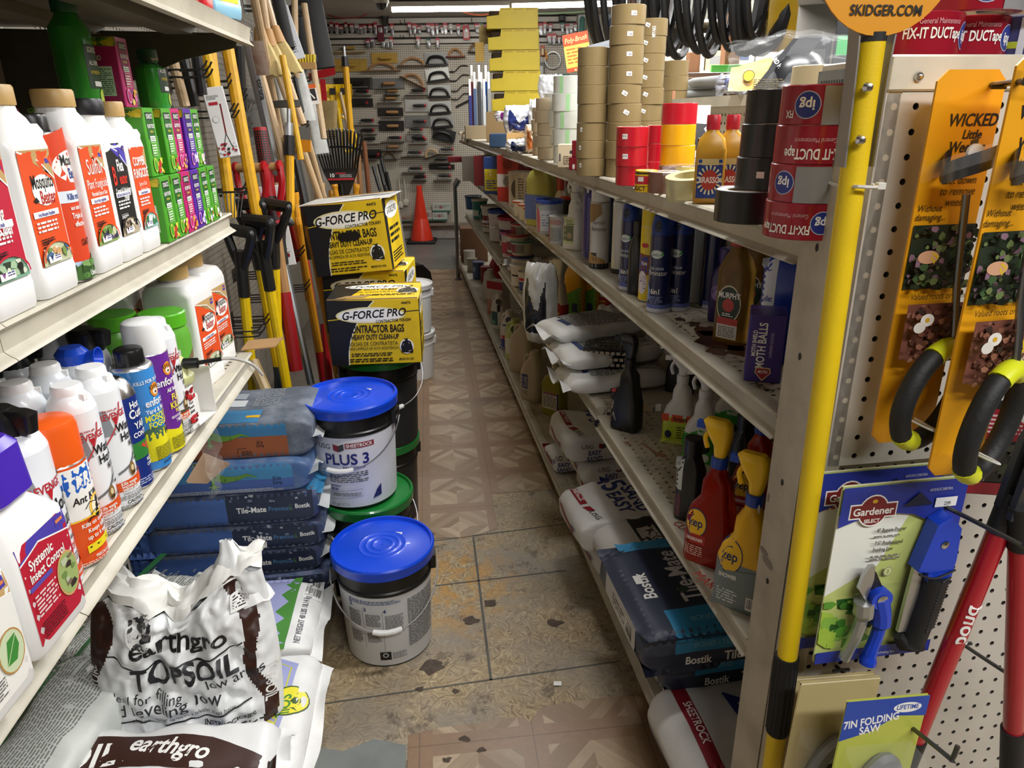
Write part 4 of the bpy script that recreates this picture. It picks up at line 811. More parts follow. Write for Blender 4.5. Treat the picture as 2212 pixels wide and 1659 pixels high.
# card flap and cling film on the lip
t=thing('cardboard_flap','torn brown cardboard flap wrapped in clear film hanging from the shelf lip','cardboard',(0,0,0));q=atx(430,1020,-.49);q2=atx(500,1120,-.49)
b=B();b.add([V((-.492,q.y-.06,.885)),V((-.488,q.y+.045,.895)),V((-.478,q2.y+.015,.815)),V((-.482,q.y+.01,.845)),V((-.495,q.y-.06,.889)),V((-.491,q.y+.045,.899)),V((-.481,q2.y+.015,.819)),V((-.485,q.y+.01,.849))],[(0,1,2,3),(7,6,5,4),(0,4,5,1),(1,5,6,2),(2,6,7,3),(3,7,4,0)],M('#7a6149',.75,n=.3));obj('card',b,t)
FILM=M('#eef2f4',.08,a=.06)
b=B();b.grid(lambda u,v:V((-.475+.02*noise.noise(V((u*4,v*4,1))),q.y+.0+.1*u+.01*noise.noise(V((u*5,v*5,4))),.93-.13*v*(1-.3*u)+.012*noise.noise(V((u*7,v*7,9))))),14,16,FILM);obj('film',b,t)
b=B();p0=atx(545,765,-.5);b.add([(-.53,1.90,.957),(-.53,1.985,.958),(-.43,1.975,.966),(-.44,1.90,.962),(-.53,1.90,.954),(-.53,1.985,.955),(-.43,1.975,.963),(-.44,1.90,.959)],[(0,1,2,3),(7,6,5,4),(0,4,5,1),(1,5,6,2),(2,6,7,3),(3,7,4,0)],M('#b08a5c',.7,n=.2));tag(obj('cardboard_scrap',b),'tan cardboard flap sticking out past the end of the lower left shelf','cardboard')
# ---------------------------------------------------------------- bags on the left plinth
NAVY,BLU,SKY='#2c3449','#4868a8','#3c87b4'
def shift(P,du):
 o=[]
 for q in P:
  if q[0]in 'pl':o.append((q[0],[(u+du,v)for u,v in q[1]])+tuple(q[2:]))
  elif q[0]in 'rf':o.append((q[0],q[1]+du,q[2],q[3]+du)+tuple(q[4:]))
  elif q[0]=='t':o.append(('t',q[1],q[2]+du)+tuple(q[3:]))
  elif q[0]=='c':o.append(('c',q[1]+du)+tuple(q[2:]))
  else:o.append((q[0],q[1]+du,q[2],q[3]+du,q[4]))
 return o
def tilemate(lab,loc,W=.33,H=.105,L=.53,seed=0,rot=0,front=1,gecko=0,col=None,topd=None,**k):
 x=.32
 if gecko==1:fr=[('r',-x+.02,.012,.235,H*.62,'#a15a35'),('r',-x+.02,H*.62,.235,H*.98,'#3f7fae'),('l',[(.09,.014),(.09,.042),(.115,.042)],.002,K_),('f',.1,.016,.13,.036,'#2a2320',.004),TT('50 Lb',.155,.055,.012,'#2a2320'),TT('22.6 kg',.155,.045,.012,'#2a2320')]
 elif gecko==2:fr=[('r',-x+.02,H*.45,x*.85,H*.95,'#4b8fbe'),('r',-x+.02,.006,x*.85,H*.47,'#4a66a8'),('f',-x+.05,.004,x*.75,.022,'#d0d4dc',.0035),TT('50 Lbs',.225,.046,.015,'#1c2238',1),TT('22.6 kg',.225,.032,.015,'#1c2238',1)]
 else:fr=[('r',-x+.02,.004,.05,H*.96,BLU),('r',.05,.004,x*.95,H*.93,NAVY),TT('Tile-Mate',.122,H*.42,.0265,W_,1,.85),TT('Premium',.206,H*.43,.0215,'#5c93c4',0,.9),TT('Bostik',.272,H*.47,.0205,W_,1,.85)]+blobs(.232,H*.42,.245,H*.6,['#3a5a30','#4a6a34'],4,.006,3)+blobs(.06,H*.55,x*.9,H*.93,['#8f98a8','#6f7a90','#a8b0ba'],9,.009,seed)
 return sack(lab,loc,rot,L,W,H,col or '#2f3850',mat=M(col or '#3f4c70',.55,n=.55,c2='#a4acb6',sc=14,b=.2,bs=24.),front=shift([q for q in fr],-.055)if 1 else fr,seed=seed,wr=.005,e=.2,ex=18,fl=.62,pinch=.08,fold=M('#d5d8d8',.55,n=.4),top=topd,name='mortar_bag',**k)
bx=-.665;zz=.09
labs=['lowest visible blue tile mortar bag, dusted white, in the left floor stack','navy tile mortar bag, second from the bottom in the left floor stack','navy tile mortar bag in the middle of the left floor stack','navy tile mortar bag just below the two gecko-printed bags']
for i,s in enumerate(labs):
 Hh=.118 if i==3 else.1
 tilemate(s,(bx+(.012,.0,.016,.014)[i],2.12+(.0,.01,.0,-.008)[i],zz),seed=i+1,H=Hh,topd=[('r',-.29,-.15,.28,.12,SKY),TT('BOND - TILE, COULIS - CARRELAGE',.0,-.12,.02,'#5c93b4',0,.9)]if i==3 else None);zz+=Hh-.004
def gecko(u,v,s,c='#6a9a3c',d='#2f4a24'):
 pts=[(u-.05*s,v+.10*s),(u-.045*s,v+.05*s),(u-.02*s,v+.0),(u+.03*s,v-.022*s),(u+.09*s,v-.02*s),(u+.15*s,v-.002*s),(u+.2*s,v-.02*s)]
 wd=[.04,.05,.052,.04,.026,.016,.004];L=[];R=[]
 for i,p in enumerate(pts):
  a=pts[max(i-1,0)];b_=pts[min(i+1,len(pts)-1)];dx,dy=b_[0]-a[0],b_[1]-a[1];q=sqrt(dx*dx+dy*dy);h_=wd[i]*s/2
  L.append((p[0]-dy/q*h_,p[1]+dx/q*h_));R.append((p[0]+dy/q*h_,p[1]-dx/q*h_))
 o=[('p',[L[i],R[i],R[i+1],L[i+1]],c)for i in range(6)]
 for i in range(5):o.append(('p',[(L[i][0]*.8+R[i][0]*.2,L[i][1]*.8+R[i][1]*.2),(L[i][0]*.4+R[i][0]*.6,L[i][1]*.4+R[i][1]*.6-.004),(L[i][0]*.5+R[i][0]*.5+.006*s,L[i][1]*.5+R[i][1]*.5-.012*s)],d))
 for(a,e)in(((u-.03*s,v-.0),(u-.03*s,v-.055*s)),((u-.06*s,v+.08*s),(u-.1*s,v+.07*s))):
  o.append(('l',[a,e],.018*s,c));o+=[('l',[e,(e[0]+.03*s*cos(t),e[1]+.03*s*sin(t))],.006*s,'#8fb45a')for t in(-2.8,-2.1,-1.57,-1.,-.3)]
 return o
g2=tilemate('blue mortar bag printed with a green gecko, second from the top',(bx+.0,2.1,zz),H=.105,seed=7,gecko=2,col='#4a6a9c',W=.32);zz+=.1
body=[c for c in g2.children if c.name.startswith('body')][0]
def decon(root,items,o,u,v,nm):
 me=[c for c in root.children if c.name.startswith('body')][0].data;tr=BVHTree.FromPolygons([q.co for q in me.vertices],[tuple(p.vertices)for p in me.polygons]);decal(root,nm,items,onto(tr,o,u,v),.02,lift=.0016)
decon(g2,gecko(.005,.068,.55),(0,-.16,0),(1,0,0),(0,0,1),'gecko_print')
g1=tilemate('topmost mortar bag with gecko, orange band and torn corner in the left stack',(bx+.03,2.115,zz),H=.125,W=.30,L=.50,seed=9,gecko=1,col='#56606e',topd=[('r',-.27,-.14,.1,-.06,'#3f7fae'),('r',-.02,-.03,.04,.02,'#c8ccd0'),('r',-.015,.03,.03,.08,'#9aa2aa'),('f',-.14,-.04,-.05,.12,'#9aa2ac',.008),('f',.06,-.04,.14,.12,'#9aa2ac',.008),('r',.06,-.115,.1,-.10,'#e0b020')])
decon(g1,gecko(-.025,.088,.50),(0,-.15,0),(1,0,0),(0,0,1),'gecko_print')
SOIL='#e9e9e6'
def soild(lab,loc,rot,seed,items,W=.4,H=.085,**k):return sack(lab,(loc[0]+.03,loc[1],loc[2]),rot,.53,W,H,SOIL,seed=seed,wr=.008,top=items,name='lime_bag',e=.28,ex=10,fl=.4,pinch=.12,**k)
LAV='#a3a8d4'
rear=[('r',-.16,-.15,.22,.16,LAV),('l',[(.0,-.145),(.215,-.145)],.004,'#c8c850'),('p',[(.18,-.15),(.22,-.15),(.22,.16),(.20,.16),(.18,.12),(.20,.1),(.175,.07),(.20,.04),(.17,0),(.20,-.03),(.175,-.06),(.20,-.09),(.17,-.12)],'#4d8a3c'),('b',.235,.06,.285,.15),TT('NET WEIGHT 40 LBS 18.14 kg',.255,-.03,.022,'#6a6a70',1,.7,rot=pi/2),TT('Greater Fertilizer Effectiveness',-.0,.0,.024,'#3a3a5a',1,.6,rot=pi/2),TT('Supplies Calcium and Magnesium',.05,.0,.024,'#3a3a5a',1,.6,rot=pi/2),TT('Proporciona calcio y magnesio',.075,.0,.014,'#4a4a70',0,.8,rot=pi/2),TT('Not recommended for use as a fertilizer',.115,.0,.014,'#4a4a70',0,.7,rot=pi/2),TT('Pulverized',-.11,.0,.04,'#2f3f2f',1,.7,rot=pi/2),('r',-.20,-.12,-.145,.12,'#c8c84a'),TT('DOCTOR',-.163,.0,.045,'#2c4a28',1,.7,rot=pi/2),TT('SOIL',-.205,.03,.03,'#4d8a3c',1,.7,rot=pi/2)]
front_=[('p',[(-.2,-.17),(.02,-.17),(.075,-.12),(.09,.14),(.04,.17),(-.2,.17)],LAV),('l',[(-.1,.155),(.035,.155),(.075,.125),(.062,-.11),(.01,-.155)],.004,'#c8c850'),('c',.085,.02,.048,.045,'#3f5c2c'),('c',.086,.02,.044,.041,'#e8dc3a'),('p',[(-.02,-.125),(.025,-.115),(.035,.125),(-.01,.12)],'#2c3a24'),TT('DOCTOR',.022,.0,.058,'#d8d060',1,.78,rot=-pi/2+.04),TT('SOIL',.062,.005,.042,'#4d8a3c',1,.8,rot=-pi/2+.04),TT('Pulverized',-.05,.0,.03,'#5a62a0',1,.7,rot=-pi/2),TT('LIME',-.12,.0,.06,'#2f3f5a',1,.8,rot=-pi/2)]
front_=shift(front_,.125);rear=shift(rear,-.02)
zr=.088
for i,s in enumerate(('lower white lime bag under the lavender-panelled one at the back',)):soild(s,(-.70,1.70,zr),0,3,None,.32,.072)
soild('white lime bag with lavender panel and printed grass, lying behind the topsoil bag',(-.67,1.70,zr+.075),0,5,rear,.30)
for i,s in enumerate(('lowest white lime bag under the yellow sun emblem bag',)):soild(s,(-.68,1.35,zr),0,6,None,.36,.072)
soild('white lime bag with yellow sun emblem on lavender, nearest on the plinth',(-.635,1.345,zr+.075),.0,8,front_,.38)
# green-striped folded bags deeper in
gs=[('r',-.28,-.10,.28,-.07,'#3a7a48'),('f',-.27,-.06,.2,.15,'#84877f',.007),('r',-.28,.13,.28,.15,'#3a7a48'),('f',-.27,-.15,.2,-.11,'#84877f',.007)]
sack('white bag with green stripes and fine print behind the topsoil bag',(-.79,1.62,.255),1.3,.36,.26,.09,'#dfe2dc',seed=11,wr=.012,top=gs,name='soil_bag')
sack('white bag with green bands and fine print, in the shade left of the topsoil bag',(-.83,1.25,.255),1.45,.4,.2,.13,'#d6dad4',seed=12,wr=.016,top=gs[1:2]+[('r',-.28,.07,.28,.085,'#3a7a48')],name='soil_bag',e=.5)
# topsoil bag standing up in front, slumped, with a dark brown edge
def topsoil():
 t=thing('topsoil_bag','white and brown topsoil bag standing slumped against the lime bags','bag',(-.60,1.335,.25),.06);m=M('#eceeee',.33,n=.12,c2='#a8a8a6',b=.12,bs=20.);b=B();W,Hh,D=.42,.40,.15
 lean=.2
 def F(u,v,side):
  s=-1+2*u;e=max(0.,1-abs(s)**3.0);top=max(0.,1-v**2.6);z=v*Hh*(1-.30*max(0.,1-abs(s+.08)/.72)**1.0*v**3)-.05*v*(s<-.2)*(-s-.2)
  y=side*D/2*(e**.6)*(.35+.65*top)*(.8+.2*(1-v))+lean*z
  w_=.018*noise.noise(V((s*3,v*5,side)))+.011*noise.noise(V((s*8,v*9,side+3)))+.008*noise.noise(V((s*4+v*14,v*4-s*9,side)))
  if side<0:
   w_+=.035*math.exp(-((s+.22+.05*sin(v*6))/.07)**2)*v**.5*(1-.35*v)-.02*math.exp(-((s-.5+.25*v)/.1)**2)*v
  return V((s*W/2*(1-.10*v+.06*sin(v*3)),y+w_*(e**.5+.1),z+.012*noise.noise(V((s*5,v*3,7)))))
 nu,nv=110,84
 bm_=M('#3a1f17',.35,b=.1,bs=20.)
 def brown(u,v):
  if u<.10+.05*sin(v*9+1)or abs(u-(.93-.10*v+.03*sin(v*11)))<.035+.05*max(0,v-.55)*(v<.86):return bm_
 b.grid(lambda u,v:F(u,v,-1),nu,nv,m,mf=brown);b.grid(lambda u,v:F(1-u,v,1),nu,nv,m)
 body=obj('body',b,t,sharp=70);n=(nu+1)*(nv+1);fr=BVHTree.FromPolygons(b.v[:n],b.f[:nu*nv])
 P=[]
 P+=[TT('NATURE',-.185,.16,.03,W_,1,.7,rot=pi/2+.2),TT('TOPSOIL',.182,.11,.034,W_,1,.8,rot=-pi/2-.1),TT('40 LB',.170,.225,.018,W_,1,.8,rot=-pi/2-.1)]
 P+=[TT('earthgro',.0,.232,.062,K_,1,1.0,rot=.05),('c',-.085,.285,.032,.042,'#efefed')]+blobs(-.11,.25,-.06,.32,['#2c2c2c','#5a5a5a','#1c1c1c','#dddddd'],26,.012,6)+[('l',[(-.16,.235),(-.13,.228),(-.1,.195),(-.06,.2),(.06,.21),(.14,.235)],.004,K_),TT('TOPSOIL',.01,.155,.072,'#26262a',1,.82,rot=.06),TT('Ideal for filling',-.085,.118,.03,'#26262a',0,1.,rot=-.05),TT('low areas',.12,.14,.035,'#26262a',0,1.,rot=.2),TT('and leveling low',-.05,.086,.042,'#26262a',0,1.,rot=.05),('l',[(-.17,.072),(-.1,.066),(-.05,.055),(.05,.06),(.15,.085)],.004,K_),TT('Ideal para llenar agujeros y nivelar areas bajas',.0,.068,.014,'#26262a',0,.9,rot=.06),TT('INSTRUCCIONES',.1,.040,.019,'#26262a',1,.8,rot=.04),('f',.03,.008,.18,.034,'#3a3a3c',.010),('r',.12,.315,.16,.355,'#f0f0ee'),('f',.125,.318,.155,.352,K_,.006)]
 decal(t,'print',P,onto(fr,(0,-.35,0),(1,0,0),(0,0,1),0),.009,lift=.0016)
 # crumpled inside of the open top and the peak at its right corner
 c=B();wm=M('#f0efe9',.4,b=.2,bs=30.)
 def lip(u,v):
  p=F(u,1,-1);q=F(1-u,1,1)if False else F(u,1,1);d=p.lerp(q,v);d.z+=.035*sin(pi*v)+.03*noise.noise(V((u*9,v*6,2)));d.y+=.03*noise.noise(V((u*7,v*4,5)))+.09*v;return d
 c.grid(lip,30,10,wm);obj('mouth',c,t,sharp=60)
 c=B();p1=F(.86,.98,-1)
 def peak(u,v):
  a=u*6.283;r=.05*(1-v)+.012;return V((p1.x+r*cos(a)*(1.2+.3*noise.noise(V((u*5,v*3,1))))-.03*v,p1.y+.02+r*sin(a)*.7+.05*v,p1.z-.075+.15*v+.012*noise.noise(V((cos(a)*2,sin(a)*2,v*4)))))
 c.grid(peak,22,10,m);obj('peak',c,t,sharp=60);t.scale=(.95,.92,.84)
topsoil()
t=sack('rolled brown and white topsoil bag lying across the bottom left corner',(-.665,1.165,.250),.0,.58,.15,.095,'#e9eaea',name='topsoil_bag',seed=21,wr=.012,e=.6,mat=M('#e6e7e6',.35,n=.1,b=.15,bs=20.),top=[('p',[(-.33,-.02),(-.2,.045),(0,.04),(.16,.02),(.3,-.04),(.3,-.085),(.15,-.06),(0,-.04),(-.2,-.05),(-.33,-.1)],'#3a1f17'),TT('TOPSOIL',-.15,-.035,.075,W_,1,.9,rot=.05),TT('earthgro',.08,-.02,.06,W_,1,.8,rot=-.25),('b',.12,-.115,.2,-.06),('f',.12,-.1,.2,-.07,'#777777',.01)])
# ---------------------------------------------------------------- pails and cartons in the aisle
DK='#2b2c30'
fine4=[('t','2',-.105,.215,.018,'#2a3a7a',{'bold':1}),('t','3',-.06,.205,.018,'#2a3a7a',{'bold':1}),('t','4',-.005,.2,.018,'#2a3a7a',{'bold':1}),('l',[(-.068,.212),(-.068,.07)],.0008,'#555'),('l',[(-.012,.205),(-.012,.06)],.0008,'#555'),('f',-.11,.225,.04,.245,'#4a5a8a',.005),('f',-.115,.145,-.075,.205,'#666666',.004),('f',-.06,.15,-.018,.197,'#666666',.004),('f',-.005,.12,.045,.192,'#666666',.004),('f',-.06,.09,-.018,.13,'#666666',.004),('f',-.115,.085,-.075,.13,'#666666',.004),('f',.06,.06,.17,.235,'#55565a',.0058),('r',-.028,.028,.004,.058,'#1c1c1e'),('c',-.012,.046,.008,.008,'#e8e8e8'),('c',-.012,.046,.0055,.0055,'#1c1c1e'),('f',.008,.03,.05,.055,'#777777',.004)]
p1=pail('white joint compound pail with blue lid standing alone nearest the camera',(-.195,1.853,.0),.06,.13,.352,'#d9dadb','#0f49d8',items=fine4,bail=.36)
decal(p1.children[0],'lid_latch',[('p',[(.0,0),(.04,.004),(.04,.012),(.014,.006),(.0,.004)],'#0a0a0a')],wrap(.156,.3),.01)if False else None
plus3=[('t','USG',-.052,.215,.024,'#26262a',{'sx':.95}),('p',[(-.022,.212),(-.006,.206),(-.006,.228),(-.022,.234)],'#8a1f2b'),('p',[(-.006,.206),(.010,.213),(.010,.235),(-.006,.228)],'#3a3a3e'),('r',.014,.218,.10,.236,'#8a1f2b'),('t','SHEETROCK',.056,.2215,.0165,W_,{'bold':1,'sx':.85}),('t','PLUS 3',.015,.162,.052,'#23277a',{'bold':1,'sx':.9}),('t','Joint Compound',.035,.148,.0125,'#2a2f7a',{'bold':1,'sx':.8}),('f',-.045,.095,.075,.138,'#5a5a60',.0066),('t','LIGHTWEIGHT',-.03,.083,.007,'#2a3f8f',{'bold':1,'sx':.8}),('f',-.045,.068,-.015,.08,'#2a3f8f',.005),('l',[(-.046,.064),(.055,.072),(.055,.045),(-.046,.037),(-.046,.064)],.0008,'#55565a'),('f',-.04,.045,.05,.062,'#77787c',.0045),('t','4.5 gal (17 L)',-.02,.014,.013,'#8a8a90',{'sx':.85}),('b',-.125,.03,-.09,.07),('l',[(-.175+.008*sin(i*.7),.225-i*.0095)for i in range(24)],.002,K_),('r',-.145,.12,-.095,.165,'#e2e2e6'),('l',[(-.145,.12),(-.095,.12),(-.095,.165),(-.145,.165),(-.145,.12)],.0008,'#666'),('f',-.14,.125,-.10,.15,'#777',.005),('f',-.21,.04,-.185,.225,'#6c6c72',.0042),('f',-.16,.19,-.09,.225,'#6c6c72',.0045),('p',[(.085,.03),(.115,.035),(.115,.075),(.10,.06)],'#2a2f6a')]
pB=pail('green-lidded black pail under the joint compound pail, second in the aisle',(-.262,2.165,0),.5,.13,.362,'#232323','#1c7a34',rimc='#161616',items=[('r',.04,.1,.12,.24,'#a8a8a8'),('r',.045,.2,.115,.235,'#8a1f2b'),('f',.05,.11,.11,.19,'#333',.008)],bail=.3)
pail('white joint compound pail with blue lid stacked on the green-lidded pail',(-.292,2.17,.363),-.18,.13,.352,'#e4e5ea','#0f49d8',items=plus3,bail=.36)
pC=pail('green-lidded black pail at floor level under the stack with the cartons',(-.245,2.62,0),.3,.13,.36,'#232323','#1c7a34',bail=None)
pail('green-lidded black pail carrying the front yellow carton',(-.225,2.60,.361),.3,.13,.36,'#2a2a2a','#1c7a34',bail=.3)
for i,z in enumerate((0,.361)):pail(('lower','upper')[i]+' black pail behind, under the pair of stacked yellow cartons',(-.275,2.99,z),.0,.13,.36,'#2a2a2a','#1c7a34',bail=None)
YL='#e6c31c'
def bagpic(u,v,s):return[('c',u,v,.05*s,.055*s,W_),('p',[(u-.038*s,v-.045*s),(u-.042*s,v+.0),(u-.028*s,v+.035*s),(u-.008*s,v+.045*s),(u-.022*s,v+.062*s),(u-.004*s,v+.056*s),(u+.012*s,v+.064*s),(u+.008*s,v+.046*s),(u+.03*s,v+.034*s),(u+.040*s,v-.005*s),(u+.044*s,v-.05*s),(u,v-.047*s)],'#141414'),('l',[(u+.01*s,v-.038*s),(u+.03*s,v-.03*s)],.003*s,W_),('l',[(u-.02*s,v+.022*s),(u-.028*s,v+.005*s)],.002*s,W_),('l',[(u+.015*s,v+.03*s),(u+.02*s,v+.018*s)],.002*s,W_)]
def gforce(w_,h,hole=False):
 x=w_/2;P=[('p',[(-x,0),(-x*.62,0)]+[(-x*.62+(x*1.05)*(i/10)**1.8*.62,h*(i/10)**.8*.98)for i in range(1,11)]+[(-x,h)],'#17181c'),('l',[(-x*.62+(x*1.05)*(i/10)**1.8*.62,h*(i/10)**.8*.98)for i in range(0,11)],.004,'#f6f0d0'),('l',[(-x,h*.70),(-x*.66,h*.72)],.003,YL),('l',[(x*.62,h*.80),(x,h*.82)],.003,K_)]
 for k,a in((0,.8),(1,.5)):P.append(('c',.0-.01,h*.765,x*(.76-.05*k),h*(.125-.022*k),('#efe6b0','#fbfaf4')[k]))
 P+=[('t','G-FORCE PRO',-.0,h*.725,h*.165,'#101014',{'bold':1,'sx':1.02*w_/.36,'shear':.25,'rot':.05}),('t','CONTRACTOR TOUGH',x*.42,h*.655,h*.06,K_,{'bold':1,'sx':.8,'rot':.04,'shear':.15}),('t','44475',x*.72,h*.92,h*.055,K_,{'bold':1}),('t','CONTRACTOR BAGS',.004,h*.50,h*.165,'#1a1710',{'bold':1,'sx':.60*w_/.36}),('t','HEAVY DUTY CLEAN-UP',.0,h*.395,h*.11,'#1a1710',{'bold':1,'sx':.66*w_/.36}),('t','BOLSAS DE CONTRATISTA',-x*.06,h*.30,h*.085,'#2a2414',{'sx':.82*w_/.36}),('t','PARA LIMPIEZA DE ALTA RESISTENCIA',-x*.06,h*.235,h*.062,'#2a2414',{'sx':.80*w_/.36}),('f',-x*.55,h*.13,x*.36,h*.2,'#3a3214',h*.032),('f',-x*.6,h*.03,x*.36,h*.115,'#2a2414',h*.034),('t','MADE IN USA',x*.66,h*.06,h*.045,K_,{'bold':1,'sx':.8})]+bagpic(x*.68,h*.27,h*2.1)
 if hole:P+=[('p',[(x*.02+.02*cos(a)+(.024 if cos(a)>0 else-.024),h*.53+.017*sin(a))for a in[i*pi/9 for i in range(18)]],'#0a0908')]
 return P
def gbox(lab,loc,rot,w_=.36,d=.27,h=.25,hole=False,topm=None,tilt=(0,0)):
 t=thing('carton',lab,'box',loc,(tilt[0],tilt[1],rot));b=B();cm=M(YL,.5,n=.3,c2='#b08c14',sc=14,b=.15,bs=26.)
 b.rbox(w_/2,d/2,0,h,cm,.004,k=1);obj('body',b,t)
 decal(t,'front_print',gforce(w_,h,hole),flat((0,-d/2,0),(1,0,0),(0,0,1)),1)
 decal(t,'side_print',[('p',[(-d/2,0),(-d/2+.03,0),(-d/2+.05,h),(-d/2,h)],'#17181c'),('c',0,h*.80,d*.42,h*.12,'#fbfaf4'),('t','G-FORCE PRO',0,h*.76,h*.13,K_,{'bold':1,'sx':.8,'shear':.2}),('f',-d*.3,h*.3,d*.35,h*.62,K_,h*.09),('f',-d*.3,h*.06,d*.35,h*.24,K_,h*.04)],flat((w_/2,0,0),(0,1,0),(0,0,1)),1)
 tp=topm or[('p',[(-w_/2,-d/2),(-w_*.3,-d/2),(-w_*.1,d/2),(-w_/2,d/2)],'#17181c'),('c',0,d*.28,w_*.38,d*.14,'#fbfaf4'),('t','G-FORCE PRO',0,d*.22,.04,K_,{'bold':1,'shear':.25}),('t','HEAVY DUTY CLEAN-UP',0,d*.05,.03,K_,{'bold':1,'sx':.7}),('t','DE CONTRATISTA',.02,-d*.1,.024,'#2a2414',{'sx':.9}),('f',-.05,-d*.3,.14,-d*.18,'#2a2414',.012),('p',[(-w_*.42,-d*.44),(-w_*.1,-d*.40),(-w_*.02,-d*.22),(-w_*.12,-d*.25),(-w_*.3,-d*.28)],'#a8895c')]+bagpic(w_*.36,.0,.8)
 decal(t,'top_print',tp,flat((0,0,h),(1,0,0),(0,1,0)),1)
 b=B()
 for s in(-1,1):b.box(-w_/2+.004,s*(d/2-.002)-.001,h-.001,w_/2-.004,s*(d/2-.002)+.001,h+.003,M('#a8895c',.8))
 obj('flap_edges',b,t);return t
gbox('yellow contractor bag carton in front, standing on the green pail lid',(-.212,2.545,.722),-.03,.315,.25,.235)
gbox('yellow contractor bag carton in the middle, under the torn open one',(-.262,2.98,.722),-.12,.33,.30,.25)
gw=[('r',-.18,-.13,.18,.13,'#c9c9c4'),('p',[(-.16,-.12),(.1,-.125),(.17,-.02),(.05,.0),(-.1,-.04)],'#e4e4e0'),('p',[(-.05,.04),(.12,.05),(.14,.09),(-.02,.1)],'#8a8a86'),('l',[(-.17,-.1),(-.02,-.02),(.1,-.06),(.16,.1)],.008,'#2a2a2a'),('l',[(-.1,.1),(.02,.05),(.15,.02)],.006,'#4a4a4a'),('r',.02,.07,.09,.085,'#1c1c1c')]
gbox('torn open yellow carton on top with a hand hole and white plastic showing',(-.285,2.92,.975),-.15,.30,.28,.27,True,gw,(.0,-.09))
# things half hidden behind the cartons
q=aty(887,630,4.3).x
pail('white pail with white lid half hidden behind the yellow cartons',(q,4.3,.302),0,.115,.30,'#e0e0de','#e6e6e4',rimc='#d8d8d6',bail=None,lidmark=0)
pail('white pail on the floor carrying another white pail behind the cartons',(q,4.3,0),0,.115,.30,'#e0e0de','#e6e6e4',rimc='#d8d8d6',bail=None,lidmark=0)
q=aty(852,560,4.75).x
for i in(0,1):pail(('lower','upper')[i]+' white pail with blue lid, farther back behind the yellow cartons',(q,4.75,.33*i),0,.105,.325,'#e0e0de','#1c4fd6',bail=None,lidmark=0)
# ---------------------------------------------------------------- long handled tools along the left
b=B();PEGL=holes_mat('pegboard_left','#7d766a',.0254,.0036,(1,2),.6,.4)
b.box(-.975,1.93,.1,-.972,6.9,2.45,PEGL);b.box(-.995,1.93,.1,-.993,6.9,2.45,DARK);obj('back_panel',b,ls)
b=B();b.box(-1.0,2.36,0,-.55,6.9,.06,M('#5a5146',.7,n=.5));b.box(-.55,2.36,0,-.54,6.9,.07,M('#7a6d58',.6));obj('base_plinth',b,ls)
WOOD,WOODL,YEL,BLK,RED='#b98c5c','#cdb08a','#e9b513','#1a1a1a','#a81620'
def seg(t,name,a,c,r,col,r2=None,n=10,m=None,parent=None):
 b=B();k=4;rr=[r+((r2 or r)-r)*i/k for i in range(k+1)]
 b.tube([a.lerp(c,i/k)for i in range(k+1)],rr,m or M(col,.38,n=.2,sc=40),n);return obj(name,b,parent or t)
def tool(name,label,cat,top,bot,parts,grp=None):
 """top/bot: (px, py, depth); parts: (from, to, radius, colour, part name[, end radius]) measured 0..1 from the top"""
 A,C=aty(*top),aty(*bot);t=thing(name,label,cat,tuple(C),0,grp);A=A-C;C=V((0,0,0));d=(A-C).normalized()
 for p in parts:
  seg(t,p[4],A.lerp(C,p[0]),A.lerp(C,p[1]),p[2],p[3],p[5]if len(p)>5 else None,m=p[6]if len(p)>6 else None)
 return t,A,d
def ringgrip(t,A,d,s,col,side,name='grip',bar=None):
 """D shaped grip whose plane holds d and side"""
 e=(side-d*side.dot(d)).normalized();b=B();pts=[A-d*s*1.05,A-d*s*.6+e*s*.25,A-d*s*.1+e*s*.46,A+d*s*.02+e*s*.40]
 pt2=[A-d*s*1.05,A-d*s*.6-e*s*.25,A-d*s*.1-e*s*.46,A+d*s*.02-e*s*.40]
 m=M(col,.4);b.tube(smooth_path(pts,4),[s*.115]*13,m,8);b.tube(smooth_path(pt2,4),[s*.115]*13,m,8);
 if not bar:b.tube([A+e*s*.5,A-e*s*.5],s*.15,m,10)
 o=obj(name,b,t)
 if bar:c=B();c.tube([A+e*s*.46,A-e*s*.46],s*.15,M(bar,.45,n=.2),12);obj('grip_bar',c,t)
 return o
S1=V((.75,-.65,0))
# black D-grip shovels with yellow shafts
for i,(tp,bt,sd,lab)in enumerate((((516,512,2.34),(548,850,2.36),V((.8,-.6,0)),'black D-grip shovel with straight yellow shaft nearest the shelf end'),((560,490,2.36),(622,848,2.38),V((.75,-.65,0)),'black D-grip shovel with yellow shaft slanting in front of the tools'),((540,455,2.44),(600,790,2.43),V((.85,-.5,0)),'black D-grip shovel with yellow shaft behind the slanting one'),((588,455,2.42),(602,780,2.46),V((.9,-.4,0)),'black D-grip shovel with yellow shaft next to the red socket fork'))):
 t,A,d=tool('shovel',lab,'shovel',tp,bt,[(.08,.36,.020,BLK,'socket',.019),(.34,1,.0165,'#ecc60f','shaft')])
 ringgrip(t,A+d*.02,d,.125,BLK,sd)
 seg(t,'blade_socket',V((0,0,0)),d*-.12,.017,'#31404f',.02)
